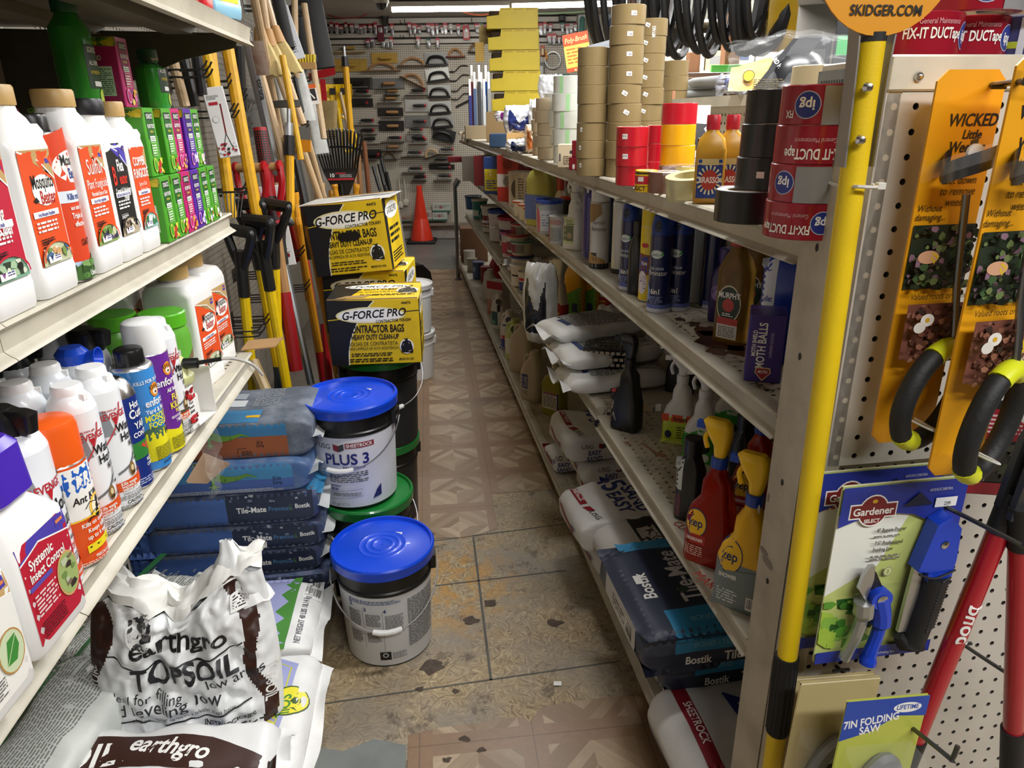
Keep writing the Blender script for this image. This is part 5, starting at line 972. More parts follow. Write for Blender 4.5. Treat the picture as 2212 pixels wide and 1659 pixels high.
 # red Y-grip forks with wooden bars
for i,(tp,bt,lab)in enumerate((((540,362,2.50),(585,700,2.46),'red Y-grip spade with wooden grip bar, left of the pair'),((574,362,2.55),(640,800,2.45),'red Y-grip spade with wooden grip bar, right of the pair'))):
 t,A,d=tool('spade',lab,'spade',tp,bt,[(.27,.62 if i else.9,.019,'#a27a4e','shaft'),(.60 if i else.88,1.,.021,'#8f1119','lower_socket',.024)])
 e=V((.97,-.25,0));e=(e-d*e.dot(d)).normalized();b=B();m=M('#a5131d',.3);s=.08
 for q in(-1,1):b.tube(smooth_path([A+e*q*s*.62,A-d*.06+e*q*s*.60,A-d*.15+e*q*s*.22,A-d*.18,A-d*.26],4),[.011]*12+[.018]*5,m,10);b.lathe([(.001,-.005),(.019,-.005),(.019,.005),(.001,.005)],m,14,Matrix.Translation(A+e*q*s*.62)@e.to_track_quat('Z','X').to_matrix().to_4x4())
 obj('y_grip',b,t);b=B();b.tube([A-e*s*.6,A+e*s*.6],.014,M('#c49a68',.45,n=.2),12);obj('grip_bar',b,t)
 if i:decal(t,'label_sleeve',[('r',-.03,.0,.03,.32,'#a5131d'),('r',-.028,.2,.028,.31,'#151515'),('r',-.028,.02,.028,.1,'#151515')],(lambda P0,dd:(lambda u,v,h:(P0+dd*v+(V((1,0,0))-dd*dd.x).normalized()*(.0215+h)*sin(u/.0215)+(V((0,-1,0))+dd*dd.y).normalized()*(.0215+h)*cos(u/.0215))))(d*.5,d),.008)
 # red/orange fiberglass sledge handles (amber) in the rack
amb='#d9971f'
hs=[((668,488,3.0),(735,835,2.95)),((694,462,3.15),(748,800,3.1)),((684,470,3.25),(740,830,3.2)),((640,470,3.2),(690,760,3.15)),((634,405,3.4),(668,650,3.35)),((722,398,4.4),(735,470,4.4)),((735,408,4.5),(748,520,4.4)),((697,452,3.9),(722,640,3.8)),((706,465,4.0),(726,640,3.9)),((704,480,3.8),(728,700,3.7)),((770,398,4.6),(768,520,4.6)),((716,412,4.7),(728,560,4.6)),((702,445,4.1),(716,600,4.0))]
words=['nearest the green pail','with a flared butt behind the nearest one','just left of the nearest pair','left of the group by the steel lopper bar','farthest left of the group','left one right of the rake','under the rake head','in the middle of the rack','fourth from the front','third from the front','upright to the right of the rake stem','small one beneath the rake tines','short one behind the middle ones']
for(tp,bt),w_ in zip(hs,words):
 s=1.0
 tool('tool_pole','amber fiberglass hammer handle '+w_,'handle',tp,bt,[(0,.05,.0185,amb,'butt',.021),(.05,.14,.021,amb,'flare',.0165),(.14,1,.0165,amb,'shaft',.0175)],'amber handles in the rack')
 # wooden handles
wh=[((548,-10,2.75),(640,470,3.7),.0145,WOODL,'pale wooden pole crossing behind the grey aluminium pole'),((590,130,3.3),(642,275,3.3),.0145,WOODL,'pale wooden pole with split lower end, left of two'),((606,128,3.3),(655,268,3.3),.0145,WOODL,'pale wooden pole with split lower end, right of two'),((657,8,4.2),(700,300,4.1),.016,WOODL,'tall pale wooden pole hanging by the slatwall corner'),((636,-8,4.0),(640,168,4.0),.015,WOODL,'pale wooden pole hanging straight beside the tall one'),((560,150,2.9),(615,350,2.9),.0155,WOODL,'thick pale wooden pole right of the grey aluminium pole'),((650,310,3.6),(700,455,3.7),.0155,WOODL,'pale wooden pole sloping down to the amber handles'),((662,290,3.7),(712,470,3.9),.0145,WOODL,'second pale wooden pole sloping beside its twin'),((597,395,2.95),(608,545,2.9),.018,'#b58a5a','brown wooden handle behind the red forks'),((545,780,2.35),(575,850,2.3),.021,'#b59b6c','short wooden handle with black ferrule by the shelf end'),((786,305,6.0),(802,470,6.0),.020,'#7a4a2c','dark brown handle right of the black rake'),((774,335,6.2),(782,470,6.1),.02,'#9a6a3c','brown handle between the rake and the dark brown one'),((765,340,6.4),(770,470,6.3),.018,'#a5764a','tan handle just right of the rake tines'),((690,395,3.9),(692,470,3.9),.028,'#c09a66','thick wooden axe handle above the amber handles'),((746,430,4.5),(746,470,4.5),.022,'#b98450','wooden stub carrying the black rake'),((735,200,6.2),(760,310,6.1),.013,WOODL,'thin pale pole behind the yellow scoop')]
for tp,bt,r,col,lab in wh:tool('tool_pole',lab,'handle',tp,bt,[(0,1,r,col,'shaft',r*1.05)])
# brooms hung upside down at the top
for i,(h0,h1,lab)in enumerate((((548,-8,3.0),(563,78,3.0),'corn broom hanging head down, left of three'),((566,-8,3.05),(580,82,3.05),'corn broom hanging head down, middle of three'),((574,-8,3.1),(597,75,3.1),'corn broom hanging head down, right of three'))):
 t,A,d=tool('corn_broom',lab,'broom',h0,h1,[(0,1,.013,WOODL,'handle')])
 b=B();u=V((1,-.25,0)).normalized();w_=d.cross(u).normalized();R=[]
 for k in range(7):
  f=k/6;hx,hy=.026+.042*f**.8,.018+.005*f;R.append([-d*(.02+.115*f)+u*hx*cos(a)+w_*hy*sin(a)+V((.0,0,.004*sin(a*9)))for a in[2*pi*q/28 for q in range(28)]])
 b.rings(R,M('#d6c389',.8,n=.5,c2='#8f7a42',b=.8,bs=160.));obj('bristles',b,t)
 b=B();b.tube([d*.03,-d*.03],[.018,.029],M('#b58a55',.6),14);obj('collar',b,t)
 # grey aluminium pole with black lettering and bag sticker; red lower tube
t,A,d=tool('pole_pruner','grey aluminium pole with black lettering and a red lower tube','pole',(528,62,2.62),(640,560,3.2),[(0,.56,.0175,'#a3a5a8','upper_tube',None,M('#a3a5a8',.35,.6)),(.55,.60,.02,'#c22028','collar'),(.6,1,.0185,'#9c161e','lower_tube')])
pm=(lambda P0,dd,r:(lambda u,v,h:(P0+dd*v+(V((1,0,0))-dd*dd.x).normalized()*(r+h)*sin(u/r)+(V((0,-1,0))+dd*dd.y).normalized()*(r+h)*cos(u/r))))
L=A.length
decal(t,'lettering',[TT('corona',.006,.0,.03,K_,1,.9,rot=-pi/2)],pm(d*(L*.80),d,.0178),.01)
b=B();q=d*(L*.90);b.grid(lambda u,v:q+d*(.06-.12*v)+V((.01+.045*u,-.02-.006*sin(u*3),.0)),6,8,M('#b9a99a',.4,n=.8,c2='#9c5a52',sc=40));obj('hang_tag',b,t)
# yellow shafts at the left
for tp,bt,lab,r,gl in(((452,95,2.35),(500,470,2.3),'yellow shaft with black lettering behind the plant food cartons',.017,0),((490,95,2.45),(556,470,2.4),'scuffed yellow shaft with rusty spots right of the cartons',.0185,0),((610,120,2.95),(650,345,2.9),'thin yellow shaft beside the pale wooden pole',.012,0),((588,250,3.2),(606,345,3.2),'orange yellow shaft under the clear blister pack',.013,0)):
 tool('tool_pole',lab,'handle',tp,bt,[(0,1,r,'#e0a812','shaft',None,M('#e2ac14',.4,n=.35,c2='#8a5a10',sc=26))])
for tp,bt,lab in(((500,330,2.35),(505,380,2.35),'black grip above the magenta cartons'),):pass
for tp,bt,lab,r in(((424,118,2.2),(436,205,2.2),'black rubber-gripped handle behind the top magenta carton',.015),((446,116,2.3),(462,195,2.3),'black dotted grip left of the scuffed yellow shaft',.015),((516,100,2.8),(522,240,2.8),'black tube between the yellow and grey shafts',.018),((335,130,2.1),(350,205,2.1),'thick black rubber grip left of the tool wall',.025),((372,125,2.2),(400,230,2.2),'pale wooden handle left of the tool wall',.014),((395,125,2.25),(420,230,2.25),'black handle with yellow sticker left of the tool wall',.016),((655,430,3.4),(668,560,3.4),'black socketed bar in the middle of the tools',.016),((150,140,1.97),(165,200,1.97),'yellow shaft seen under the top shelf bracket',.02),((168,130,2.0),(185,200,2.0),'black shaft seen under the top shelf bracket',.02),((640,345,3.1),(672,500,3.05),'black shaft with yellow sticker right of the red fork',.017),((658,560,3.5),(700,830,3.45),'dark red tool shaft beside the steel bar',.02),((688,420,4.3),(700,470,4.3),'black bar behind the axe handle',.02),((700,700,3.3),(712,835,3.2),'dark red shaft low down by the pails',.019)):
 c=YEL if 'yellow shaft' in lab else WOODL if 'wooden' in lab else RED if 'dark red' in lab else BLK
 tool('tool_pole',lab,'handle',tp,bt,[(0,1,r,c,'shaft')])
 # steel lopper bar
t,A,d=tool('pruning_bar','steel bar with black hooked cutter head in front of the tools','pruner',(612,560,2.6),(672,830,2.5),[(0,1,.0135,'#9ea2a5','bar',None,M('#9ea2a5',.28,.9))])
b=B();b.tube(smooth_path([V(A)-d*.02,V(A)+d*.05,V(A)+d*.11+V((.012,0,0)),V(A)+d*.14+V((.035,0,0)),V(A)+d*.12+V((.06,0,0))],4),[.015,.017,.019,.02,.021,.021,.022,.022,.023,.023,.023,.022,.02,.018,.016,.012,.008],M('#202122',.4),8);b.tube([A+d*.03,A+d*.1+V((-.02,0,.01))],.008,M('#202122',.4),6);obj('cutter_head',b,t)
# extension pole with threaded tip
t,A,d=tool('extension_pole','yellow extension pole with silver threaded tip and black collar','pole',(624,235,2.9),(628,480,2.85),[(0,.14,.008,'#b5b7b9','threaded_tip',None,M('#b5b7b9',.3,.9)),(.12,.24,.0155,'#b0b2b4','tip_sleeve',None,M('#b5b7b9',.3,.9)),(.23,.40,.021,BLK,'locking_collar'),(.40,1,.016,'#e3a812','tube')])
t,A,d=tool('extension_pole','yellow extension pole with black collar standing out before the end wall','pole',(743,100,6.0),(760,310,6.0),[(0,.12,.011,'#b5b7b9','threaded_tip',None,M('#b5b7b9',.3,.9)),(.1,.2,.024,BLK,'locking_collar',.03),(.2,1,.024,'#dfa50e','tube')])
# black fan rake
A=aty(742,440,4.45);t=thing('leaf_rake','black plastic fan rake with red label, tines up','rake',tuple(A));m=M('#141414',.35);b=B();s=.0029;n=15
for i in range(n):
 f=-1+2*i/(n-1);x0=f*32*s;x1=f*(47+3*abs(f))*s;b.tube(smooth_path([V((x0,.0,62*s)),V(((x0+x1)/2,-.006,100*s)),V((x1,-.012,(142-9*f*f)*s)),V((x1*1.02,.02,(143-9*f*f)*s))],3),[.006]*10,m,4)
obj('tines',b,t)
b=B();b.prism([(-5*s,0),(5*s,0),(33*s,60*s),(36*s,70*s),(-36*s,70*s),(-33*s,60*s)],-.006,.006,m,Matrix(((1,0,0,0),(0,0,1,0),(0,1,0,0),(0,0,0,1))))
b.tube([V((0,-.012,-4*s)),V((0,-.014,40*s))],[.022,.012],m,10);arc=[V((f*42*s,-.004,(112-6*f*f)*s))for f in[-1+i/6 for i in range(13)]];b.tube(arc,.006,m,5);obj('fan',b,t)
decal(t,'label',[('p',[(-.075,.135),(.075,.135),(.095,.185),(-.095,.185)],'#1c1a1a'),('r',-.03,.172,.03,.180,'#a82830'),('r',-.075,.138,.075,.148,'#b8242c'),('t','10',-.05,.155,.03,W_,{'bold':1}),('f',-.005,.152,.065,.172,'#b0b0b0',.006)],flat((0,-.0155,0),(1,0,0),(0,0,1)),1)
# yellow scoop, red scraper, straw whisk
A=aty(732,262,6.3);t=thing('scoop','yellow plastic scoop shovel hanging in front of the end wall','shovel',tuple(A));m=M('#e8bf10',.35);b=B();b.grid(lambda u,v:V(((u-.5)*.26*(1-.5*(1-v)**3),.05*cos((u-.5)*3.0)-.02,.06+.22*v)),10,8,m);
for x in(-.06,0,.06):b.tube([V((x*.6,.02,.06)),V((x,.02,.27))],.006,m,5)
b.tube([V((0,0,.1)),V((.01,0,-.08))],.02,m,8);obj('blade',b,t);b=B();b.tube(smooth_path([(.03,0,.04),(.1,0,-.05),(.13,0,-.17),(.05,0,-.24),(.02,0,-.2),(.03,0,-.06)],4),.012,m,6);obj('grip',b,t)
decal(t,'stickers',[('r',-.05,.2,-.005,.25,'#2a2a2a'),('r',.035,.2,.09,.25,'#2a2a2a')],flat((0,-.012,0),(1,0,0),(0,0,1)),1)
A=aty(700,235,6.0);t=thing('floor_scraper','red steel scraper hanging beside the yellow scoop','scraper',tuple(A));m=M('#b31420',.35);b=B();b.box(-.01,-.01,-.05,.03,.0,.21,m);obj('stem',b,t);b=B();b.add([(-.09,0,.20),(.11,-.02,.24),(.11,-.02,.30),(-.09,0,.25),(-.09,.02,.20),(.11,.0,.24),(.11,.0,.30),(-.09,.02,.25)],[(0,1,2,3),(7,6,5,4),(0,4,5,1),(2,6,7,3)],m);obj('blade',b,t)
A=aty(714,300,5.6);t=thing('whisk_broom','straw whisk broom standing bristles up behind the rake','broom',tuple(A));b=B();b.loft([(0,.045,.03,.02),(.06,.05,.03,.02),(.26,.075,.035,.03)],M('#a78f5e',.85,n=.6,b=1.,bs=180.),4);obj('bristles',b,t)
b=B()
for k in range(4):b.loft([(k*.016,.052,.034,.02),(k*.016+.006,.052,.034,.02)],M('#3a3430',.6),4)
obj('binding',b,t)
# plates, cards and packs hanging among the tools
def card(name,label,cat,px,py,Y,w_,h,col,items=(),rz=0.,tilt=0.):
 p=aty(px,py,Y);t=thing(name,label,cat,tuple(p),(0,tilt,rz));b=B();b.rbox(w_/2,.002,-h/2,h/2,M(col,.35),.003,k=1);obj('card',b,t)
 if items:decal(t,'print',items,flat((0,-.002,0),(1,0,0),(0,0,1)),1)
 return t
rk=[('r',-.029,.062,.0,.07,'#b81f34'),('r',-.012,.085,.012,.09,K_),('l',[(.01,.05),(.005,-.06)],.006,'#7a1a20'),('l',[(.005,-.04),(-.02,-.1)],.003,K_),('l',[(.005,-.04),(.02,-.1)],.003,K_),('f',-.03,.05,-.005,.06,'#888888',.004)]+blobs(-.03,-.13,.03,-.08,['#b81f34','#8a1a28','#e8e8e8','#2a2a2a'],26,.008,4)
rk2=[('l',[(.01,.05),(.005,-.03)],.004,'#7a1a20'),('l',[(.005,-.03),(-.012,-.07)],.002,K_),('l',[(.005,-.03),(.014,-.07)],.002,K_),('f',-.022,.06,.01,.075,'#888888',.003),('r',-.02,.048,.004,.056,'#b81f34'),('c',-.012,.01,.009,.009,'#9a9a9a'),('c',-.012,.01,.008,.008,'#ecebe8')]+blobs(-.026,-.09,.026,-.055,['#b81f34','#8a1a28','#e8e8e8','#2a2a2a'],20,.007,4)
card('garden_tool_card','white card of a red-handled hand tool right of the upper cartons','card',478,265,2.25,.058,.19,'#ecebe8',[it if it[0]!='r' else it for it in rk2],.3,-.12)
card('garden_tool_card','white card of a hand tool hanging between red forks and amber handles','card',597,490,2.8,.09,.30,'#ecebe8',rk,.1,-.08)
card('scraper_card','orange card with grey blade among the pale poles','card',640,300,3.25,.12,.10,'#d98a1c',[('r',-.06,-.0,.06,.05,'#6f6f6c')],0,.1)
card('label_card','white and orange product card hanging by the wrapped brooms','card',670,205,4.1,.075,.10,'#e8e2da',[('r',-.037,.03,.037,.05,'#d9601c'),('r',-.03,-.03,.03,.028,'#2a2624'),('l',[(-.02,-.02),(0,.01),(.02,-.02)],.008,W_)],.1,-.12)
card('plastic_pack','white and blue plastic packet behind the corn brooms','pack',612,75,3.6,.12,.22,'#cfd3da',[('p',[(-.05,.05),(.04,.1),(.05,.06),(-.03,.0)],'#4a5a9a'),('f',-.04,-.09,.04,-.02,'#777',.01)],.2,-.25)
for px,py,Y,w_,h,lab in((655,195,4.1,.07,.30,'clear wrapped white broom head above the orange card'),(680,260,4.4,.09,.36,'second clear wrapped white broom head near the corner'),(600,190,3.4,.05,.42,'bundle of clear shiny plastic tubes among the poles')):
 p=aty(px,py,Y);t=thing('wrapped_broom',lab,'broom',tuple(p),(0,-.1,.2));b=B();b.loft([(-h/2,w_/2,.03,.02),(0,w_*.45,.028,.02),(h/2,w_*.25,.02,.015)],M('#d8dad6',.3,n=.5,b=.6,bs=60.),3);obj('bristles',b,t)
 b=B();b.loft([(-h/2-.01,w_/2+.006,.036,.02),(h/2+.02,w_*.3,.025,.015)],FILM,3);obj('wrapping',b,t)
p=aty(655,135,3.9);t=thing('scrub_brush','wooden block brush with yellow bristles hanging on the tool wall','brush',tuple(p));b=B();b.box(-.06,-.02,-.03,.06,.02,.0,M('#b58c56',.5));obj('block',b,t);b=B()
for i in range(9):b.loft([(0,.005,.016,.004,-.052+i*.013,0),(.035,.007,.018,.004,-.055+i*.0138,0)],M('#d9bd3a',.7),2)
obj('bristles',b,t)
for px,py,Y,w_,h,d_,lab in((612,50,3.3,.05,.2,.1,'black push broom head behind the corn brooms'),(680,70,5.0,.16,.42,.06,'black snow shovel blade hanging at the slatwall corner'),(655,75,4.5,.09,.3,.05,'black rubber boot tray hanging beside the snow shovel'),(632,400,3.2,.05,.06,.05,'black mallet head among the yellow shafts'),(645,205,3.6,.02,.16,.02,'black squeegee handle among the poles'),(566,545,3.2,.10,.28,.05,'black shovel blade in the dark behind the grips'),(610,660,3.2,.05,.3,.05,'dark boot of a tool handle behind the steel bar')):
 p=aty(px,py,Y);b=B();b.rbox(w_/2,d_/2,-h/2,h/2,M('#1c1c1d',.5),.012,k=2);tag(obj('hanging_tool',b,loc=tuple(p),rot=(0,-.12,.2)),lab,'tool')
p=aty(600,225,3.1);b=B();b.rbox(.085,.012,-.014,.014,M('#5c5a55',.4,.8,n=.4),.004);tag(obj('steel_bracket',b,loc=tuple(p),rot=(0,-.02,.1)),'grey steel bracket bar crossing two pale poles','bracket')
p=aty(545,240,3.0);t=thing('blister_pack','clear blister pack of silver hardware behind the grey pole','pack',tuple(p));b=B();b.rbox(.05,.004,-.12,.08,M('#a9aca9',.3,n=.5),.003,k=1);obj('card',b,t);b=B();b.rbox(.042,.02,-.11,.06,FILM,.012);obj('blister',b,t);b=B()
for k in range(7):b.tube([V((rnd.uniform(-.03,.03),-.008,rnd.uniform(-.1,.05)))for _ in range(2)],.004,chrome(),5)
obj('hardware',b,t)
# wire hooks
def hook(px,py,Y,lab,L=.2,x0=None,parent=None):
 p=aty(px,py,Y);t=thing('peg_hook',lab,'hook',tuple(p),0,'wire hooks of the tool wall');b=B()
 for dz,dx in((0,0),(-.018,.0)):
  for dy in(0,.045):b.tube(smooth_path([(-L,dy,dz),(-.02,dy,dz),(.0,dy,dz+.006),(.012,dy,dz+.022)],3),.0026,wire(),5)
 b.box(-L-.002,-.01,-.03,-L,.055,.02,wire());obj('prongs',b,t)
for i,(px,py,Y)in enumerate(((590,12,3.5),(650,25,4.3),(665,45,4.5),(700,45,5.5),(695,85,5.2),(640,110,4.0),(655,150,4.2),(668,168,4.4),(492,175,2.4),(440,150,2.15),(520,205,2.6),(500,240,2.3),(660,270,4.0),(690,285,4.6),(612,590,2.7),(648,545,2.9),(660,620,2.9),(625,640,2.7),(575,690,2.4),(560,715,2.3),(525,410,2.4))):hook(px,py,Y,'double-prong wire hook holding tools, %s'%['top row by the brooms','by the tall pole top','under the tall pole top','by the slatwall corner','below the slatwall corner','beside the black brush','below the yellow brush','under the yellow brush','by the scuffed yellow shaft','left of the tool wall','by the grey pole lettering','beside the white card','under the orange card','by the wrapped broom','by the steel bar','by the amber handles','low by the amber handles','low by the red shaft','by the slanting shovel','by the lower shelf end','by the black grips'][i],.12+.03*(i%3))
for px,py in((495,445),):
 p=aty(px,py,2.25);b=B()
 for k in range(9):b.tube([(-.05+k*.012,0,.04),(-.03+k*.008,-.03,-.03)],.0018,wire(),4)
 b.tube([(-.06,0,.04),(.06,0,.04)],.003,wire(),5);tag(obj('wire_basket',b,loc=tuple(p)),'small black wire basket edge right of the lower cartons','basket')
p=atz(470,590,.96);b=B();b.tube(smooth_path([(0,0,.06),(.05,.02,.07),(.1,.05,.06)],4),[.02]*9,M(BLK,.4),8);b.tube([(.02,-.04,.0),(.06,-.03,.05)],.016,M(RED,.4),8)
# ---------------------------------------------------------------- things hanging on the end wall
ORD='first second third fourth fifth sixth seventh eighth ninth tenth eleventh twelfth thirteenth fourteenth fifteenth sixteenth seventeenth eighteenth nineteenth twentieth'.split()
def ordn_(i):return ORD[i]if i<20 else 'twenty-'+ORD[i-20]
MW=M('#3a3734',.35,.7);PX=.0064
def trowel(kind,x0,x1,y,plate,hand,label,tip=None,ph=.02,tilt=0.):
 """hangs on hooks: edge = blade seen edge on with its handle above, front = blade facing out, arch = wooden bow handle on the blade"""
 p=atw((x0+x1)/2,y,.07);L=(x1-x0)*PX;t=thing('arch_float' if kind=='arch' else 'trowel',label,'trowel',tuple(p),(0,tilt,-WALL_A),'trowels on the end wall');b=B();pm=M(plate,.4,.5 if plate in('#3a3734','#8a8a88','#d0d0cc')else 0,n=.3)
 if kind=='front':
  b.box(-L/2,.02,-ph/2,L/2,.024,ph/2,pm);obj('blade',b,t);hy,hz=-.03,0
 else:
  b.box(-L/2,-.06,-.004,L/2,.05,.0,pm);obj('blade',b,t);hy,hz=-.01,.05
 if kind=='arch':
  b=B();m=M(hand,.55,n=.3);w_=min(L*.36,.16);pts=[V((-w_,-.005,0)),V((-w_*.75,-.005,.05)),V((0,-.005,.085)),V((w_*.75,-.005,.05)),V((w_,-.005,0))];b.tube(smooth_path(pts,4),.014,m,6);obj('handle',b,t)
 else:
  hl=min(.07,L*.33);ox=L*.08;b=B();b.tube(smooth_path([(ox-hl*1.2,hy,hz if kind=='front' else.0),(ox-hl*1.25,hy,hz),(ox-hl*.9,hy,hz)],2),.004,MW,5);obj('bracket',b,t)
  b=B();b.tube([V((ox-hl,hy,hz)),V((ox,hy,hz)),V((ox+hl,hy,hz))],[.015,.019,.016],M(hand,.45,n=.2),8);h_=obj('handle',b,t)
  if tip:b=B();b.tube([V((ox+hl,hy,hz)),V((ox+hl+.022,hy,hz))],.018,M(tip,.4),8);obj('tip',b,h_)
 return t
BKH,TIP,WD='#1b1b1c','#b32630','#b8895a'
YF='#c7a14a'
for kind,x0,x1,y,pl,hd,lab in(('edge',712,785,113,YF,YF,'yellow float with its handle downward, top left of the trowel wall'),('front',715,788,141,YF,YF,'large yellow float facing out, behind the yellow pole top'),('front',805,855,125,YF,YF,'yellow float with arched handle under the dark dome camera'),('arch',790,862,152,WD,WD,'wide wooden float with bow handle under the yellow one'),('arch',862,922,141,'#8a7a66',WD,'narrow wooden float with bow handle, upright'),('arch',866,920,177,WD,WD,'wooden float with bow handle hanging tilted'),('arch',965,1003,122,'#a82a2c',WD,'red-based wooden float right of the notched trowels'),('arch',1012,1042,112,'#2a2522','#8a6a4a','dark float half hidden by the yellow bins')):
 t=trowel(kind,x0,x1,y,pl,hd,lab,None,.14 if 'large' in lab else.12,.45 if 'tilted' in lab else 0)
b=None
def col(name,rows):
 for i,(kind,x0,x1,y,pl,hd,tip,ph)in enumerate(rows):
  c=('red-tipped ' if tip else '')+{BKH:'black',WD:'wooden'}[hd];trowel(kind,x0,x1,y,pl,hd,'%s-handled trowel, %s from the top, %s'%(c,ordn_(i),name),tip,ph)
DKP,LTP,GP='#3a3734','#d0d0cc','#8a8a88'
col('leftmost trowel column',[('front',725,800,180,DKP,BKH,None,.13),('edge',745,793,188,LTP,BKH,None,0),('edge',755,800,206,DKP,BKH,TIP,0),('front',748,802,222,DKP,BKH,TIP,.10),('edge',757,818,269,LTP,BKH,TIP,0),('edge',768,812,290,DKP,BKH,TIP,0),('edge',770,820,309,LTP,BKH,None,0),('front',780,822,333,DKP,BKH,TIP,.11),('edge',782,815,345,DKP,BKH,TIP,0)])
col('column of wooden handles',[('front',802,870,180,GP,WD,None,.12),('edge',815,858,191,GP,WD,None,0),('edge',830,862,205,DKP,WD,None,0),('edge',817,866,221,GP,WD,None,0),('front',818,868,242,DKP,WD,None,.10),('edge',826,866,252,LTP,WD,None,0),('front',820,870,272,DKP,WD,None,.12),('edge',825,872,306,GP,BKH,TIP,0),('edge',826,868,325,'#5a4a3c',WD,None,0)])
trowel('arch',824,858,344,DKP,'#6e5a44','brown bow-handled float at the foot of the wooden handle column')
col('column beside the notched trowels',[('edge',876,922,204,LTP,BKH,TIP,0),('front',877,925,228,LTP,BKH,TIP,.14),('front',877,925,262,GP,BKH,TIP,.14),('edge',880,912,288,LTP,BKH,TIP,0),('front',879,918,296,LTP,BKH,TIP,.09),('edge',884,922,309,LTP,BKH,TIP,0),('edge',868,915,338,DKP,BKH,TIP,0),('edge',870,917,372,GP,BKH,TIP,0),('edge',890,920,390,DKP,BKH,TIP,0)])
trowel('arch',916,950,337,DKP,'#c9a67a','pale wooden bow float right of the red-tipped trowels',None,0,-.25)
col('rightmost trowel column',[('edge',945,978,331,LTP,BKH,TIP,0),('edge',930,972,352,DKP,BKH,None,0),('front',928,980,361,DKP,BKH,TIP,.06),('edge',938,975,388,GP,BKH,TIP,0)])
for i,(x,y)in enumerate(((943,134),(946,168),(949,203),(950,238),(955,268),(958,297))):
 p=atw(x,y,.06);t=thing('notched_trowel','notched trowel with black bow handle, %s from the top of its column'%ordn_(i),'trowel',tuple(p),(0,(.0,-.12,.0,-.05,-.06,.25)[i],-WALL_A),'notched trowels on the end wall');b=B();w_=.145
 m=M(('#8a8a88','#e2e2de','#c8c8c4','#d0d0cc','#b4b4b0','#3a3a3a')[i],.4,.4);b.box(-w_,.0,-.03,w_,.004,.105,m)
 if i==1:
  for k in range(11):b.box(-w_+k*.0275,0,.105,-w_+k*.0275+.014,.004,.122,m)
 obj('blade',b,t);b=B();m=M('#161616',.4);b.box(-w_*.95,-.03,-.045,w_*.95,0,-.02,m);b.tube(smooth_path([(-w_*.8,-.02,-.02),(-w_*.55,-.03,.045),(0,-.035,.062),(w_*.55,-.03,.045),(w_*.8,-.02,-.02)],4),.017,m,6);obj('handle',b,t)
for i,(x,y)in enumerate(((990,148),(993,168),(995,190),(997,208))):
 p=atw(x,y,.05);b=B();b.tube(smooth_path([(-.13,0,-.03),(-.05,0,-.035),(.03,0,.03),(.12,0,.028)],4),.006,M('#2a2826',.4),5);b.tube([(-.08,.05,-.0),(-.08,-.01,-.035)],.004,wire(),4);tag(obj('bent_bar',b,loc=tuple(p),rot=(0,0,-WALL_A)),'thin zigzag black bar tool, %s from the top left of the yellow bins'%ordn_(i),'tool')
p=atw(1003,222,.05);t=thing('pointing_trowel','small black knife trowel with red end tilted up beside the pens','trowel',tuple(p),(0,-.42,-WALL_A));b=B();b.box(-.12,0,-.012,0,.004,.012,MW);obj('blade',b,t);b=B();b.tube([(0,0,0),(.09,0,0)],.014,M(BKH,.4),7);h_=obj('handle',b,t);b=B();b.tube([(.09,0,0),(.105,0,0)],.014,M(TIP,.4),7);obj('tip',b,h_)
# packets on the slatwall
def packets(row,ys,xs,rowname):
 for i,x in enumerate(xs):
  y=ys+rnd.uniform(-2,3);p=atw(x,y,.08);c=rnd.choice(['#b8343c','#c23a42','#b8343c','#c04048','#7a3a6a','#3a6a5a','#c8c4c0','#8a2a34']);w_,h=rnd.uniform(.020,.030),rnd.uniform(.085,.13)
  t=thing('hardware_packet','small hanging packet, %s from the left on the %s'%(ordn_(i)if i<29 else 'thirty-'+ORD[i-29]if i>29 else 'thirtieth',rowname),'packet',tuple(p),(0,rnd.uniform(-.1,.1),-WALL_A),'packets on the slatwall');b=B();b.box(-w_,.0,-h*.2,w_,.003,h/2,M(c,.4));b.box(-w_*.8,-.0008,h*.02,w_*.8,-.0002,h*.28,M('#e6e0dc',.5));obj('card',b,t)
  b=B();b.loft([(-h*.55,w_*.7,.012,.006),(-h*.2,w_*.9,.014,.008),(h*.05,w_*.8,.012,.006)],M(rnd.choice(['#9a9a9c','#b8b8ba','#7e7e82']),.25,.3),2);obj('blister',b,t)
packets(0,61,[716,728,737,748,760,771,780,788,800,811,821,833,847,885,895,905,925,934,944,955,962,974,990,1007,1031,1038,1050,1065,1076],'upper slat row, left half')
packets(1,60,[1092,1100,1107,1117,1124,1132,1140,1150,1159,1168,1177,1189,1215,1226,1234,1243],'upper slat row, right half')
packets(2,92,[795,805,828,836,845,903,926,945],'lower slat row under the dome camera')
packets(3,84,[1187,1197,1208,1217,1228,1243],'lower row beside the poly brush sign')
t=thing('hanging_card','dark red product card between the two upper slat rows','card',tuple(atw(822,72,.09)),-WALL_A);b=B();b.box(-.04,0,-.09,.04,.004,.09,M('#6a1c2a',.45));obj('card',b,t)
t=thing('hanging_card','long red product card hanging right of the red-based float','card',tuple(atw(1007,70,.09)),(0,-.05,-WALL_A));b=B();b.box(-.04,0,-.08,.04,.004,.08,M('#b8303a',.45));b.box(-.03,-.002,-.06,.03,0,.03,M('#c8b4b0',.4));obj('card',b,t)
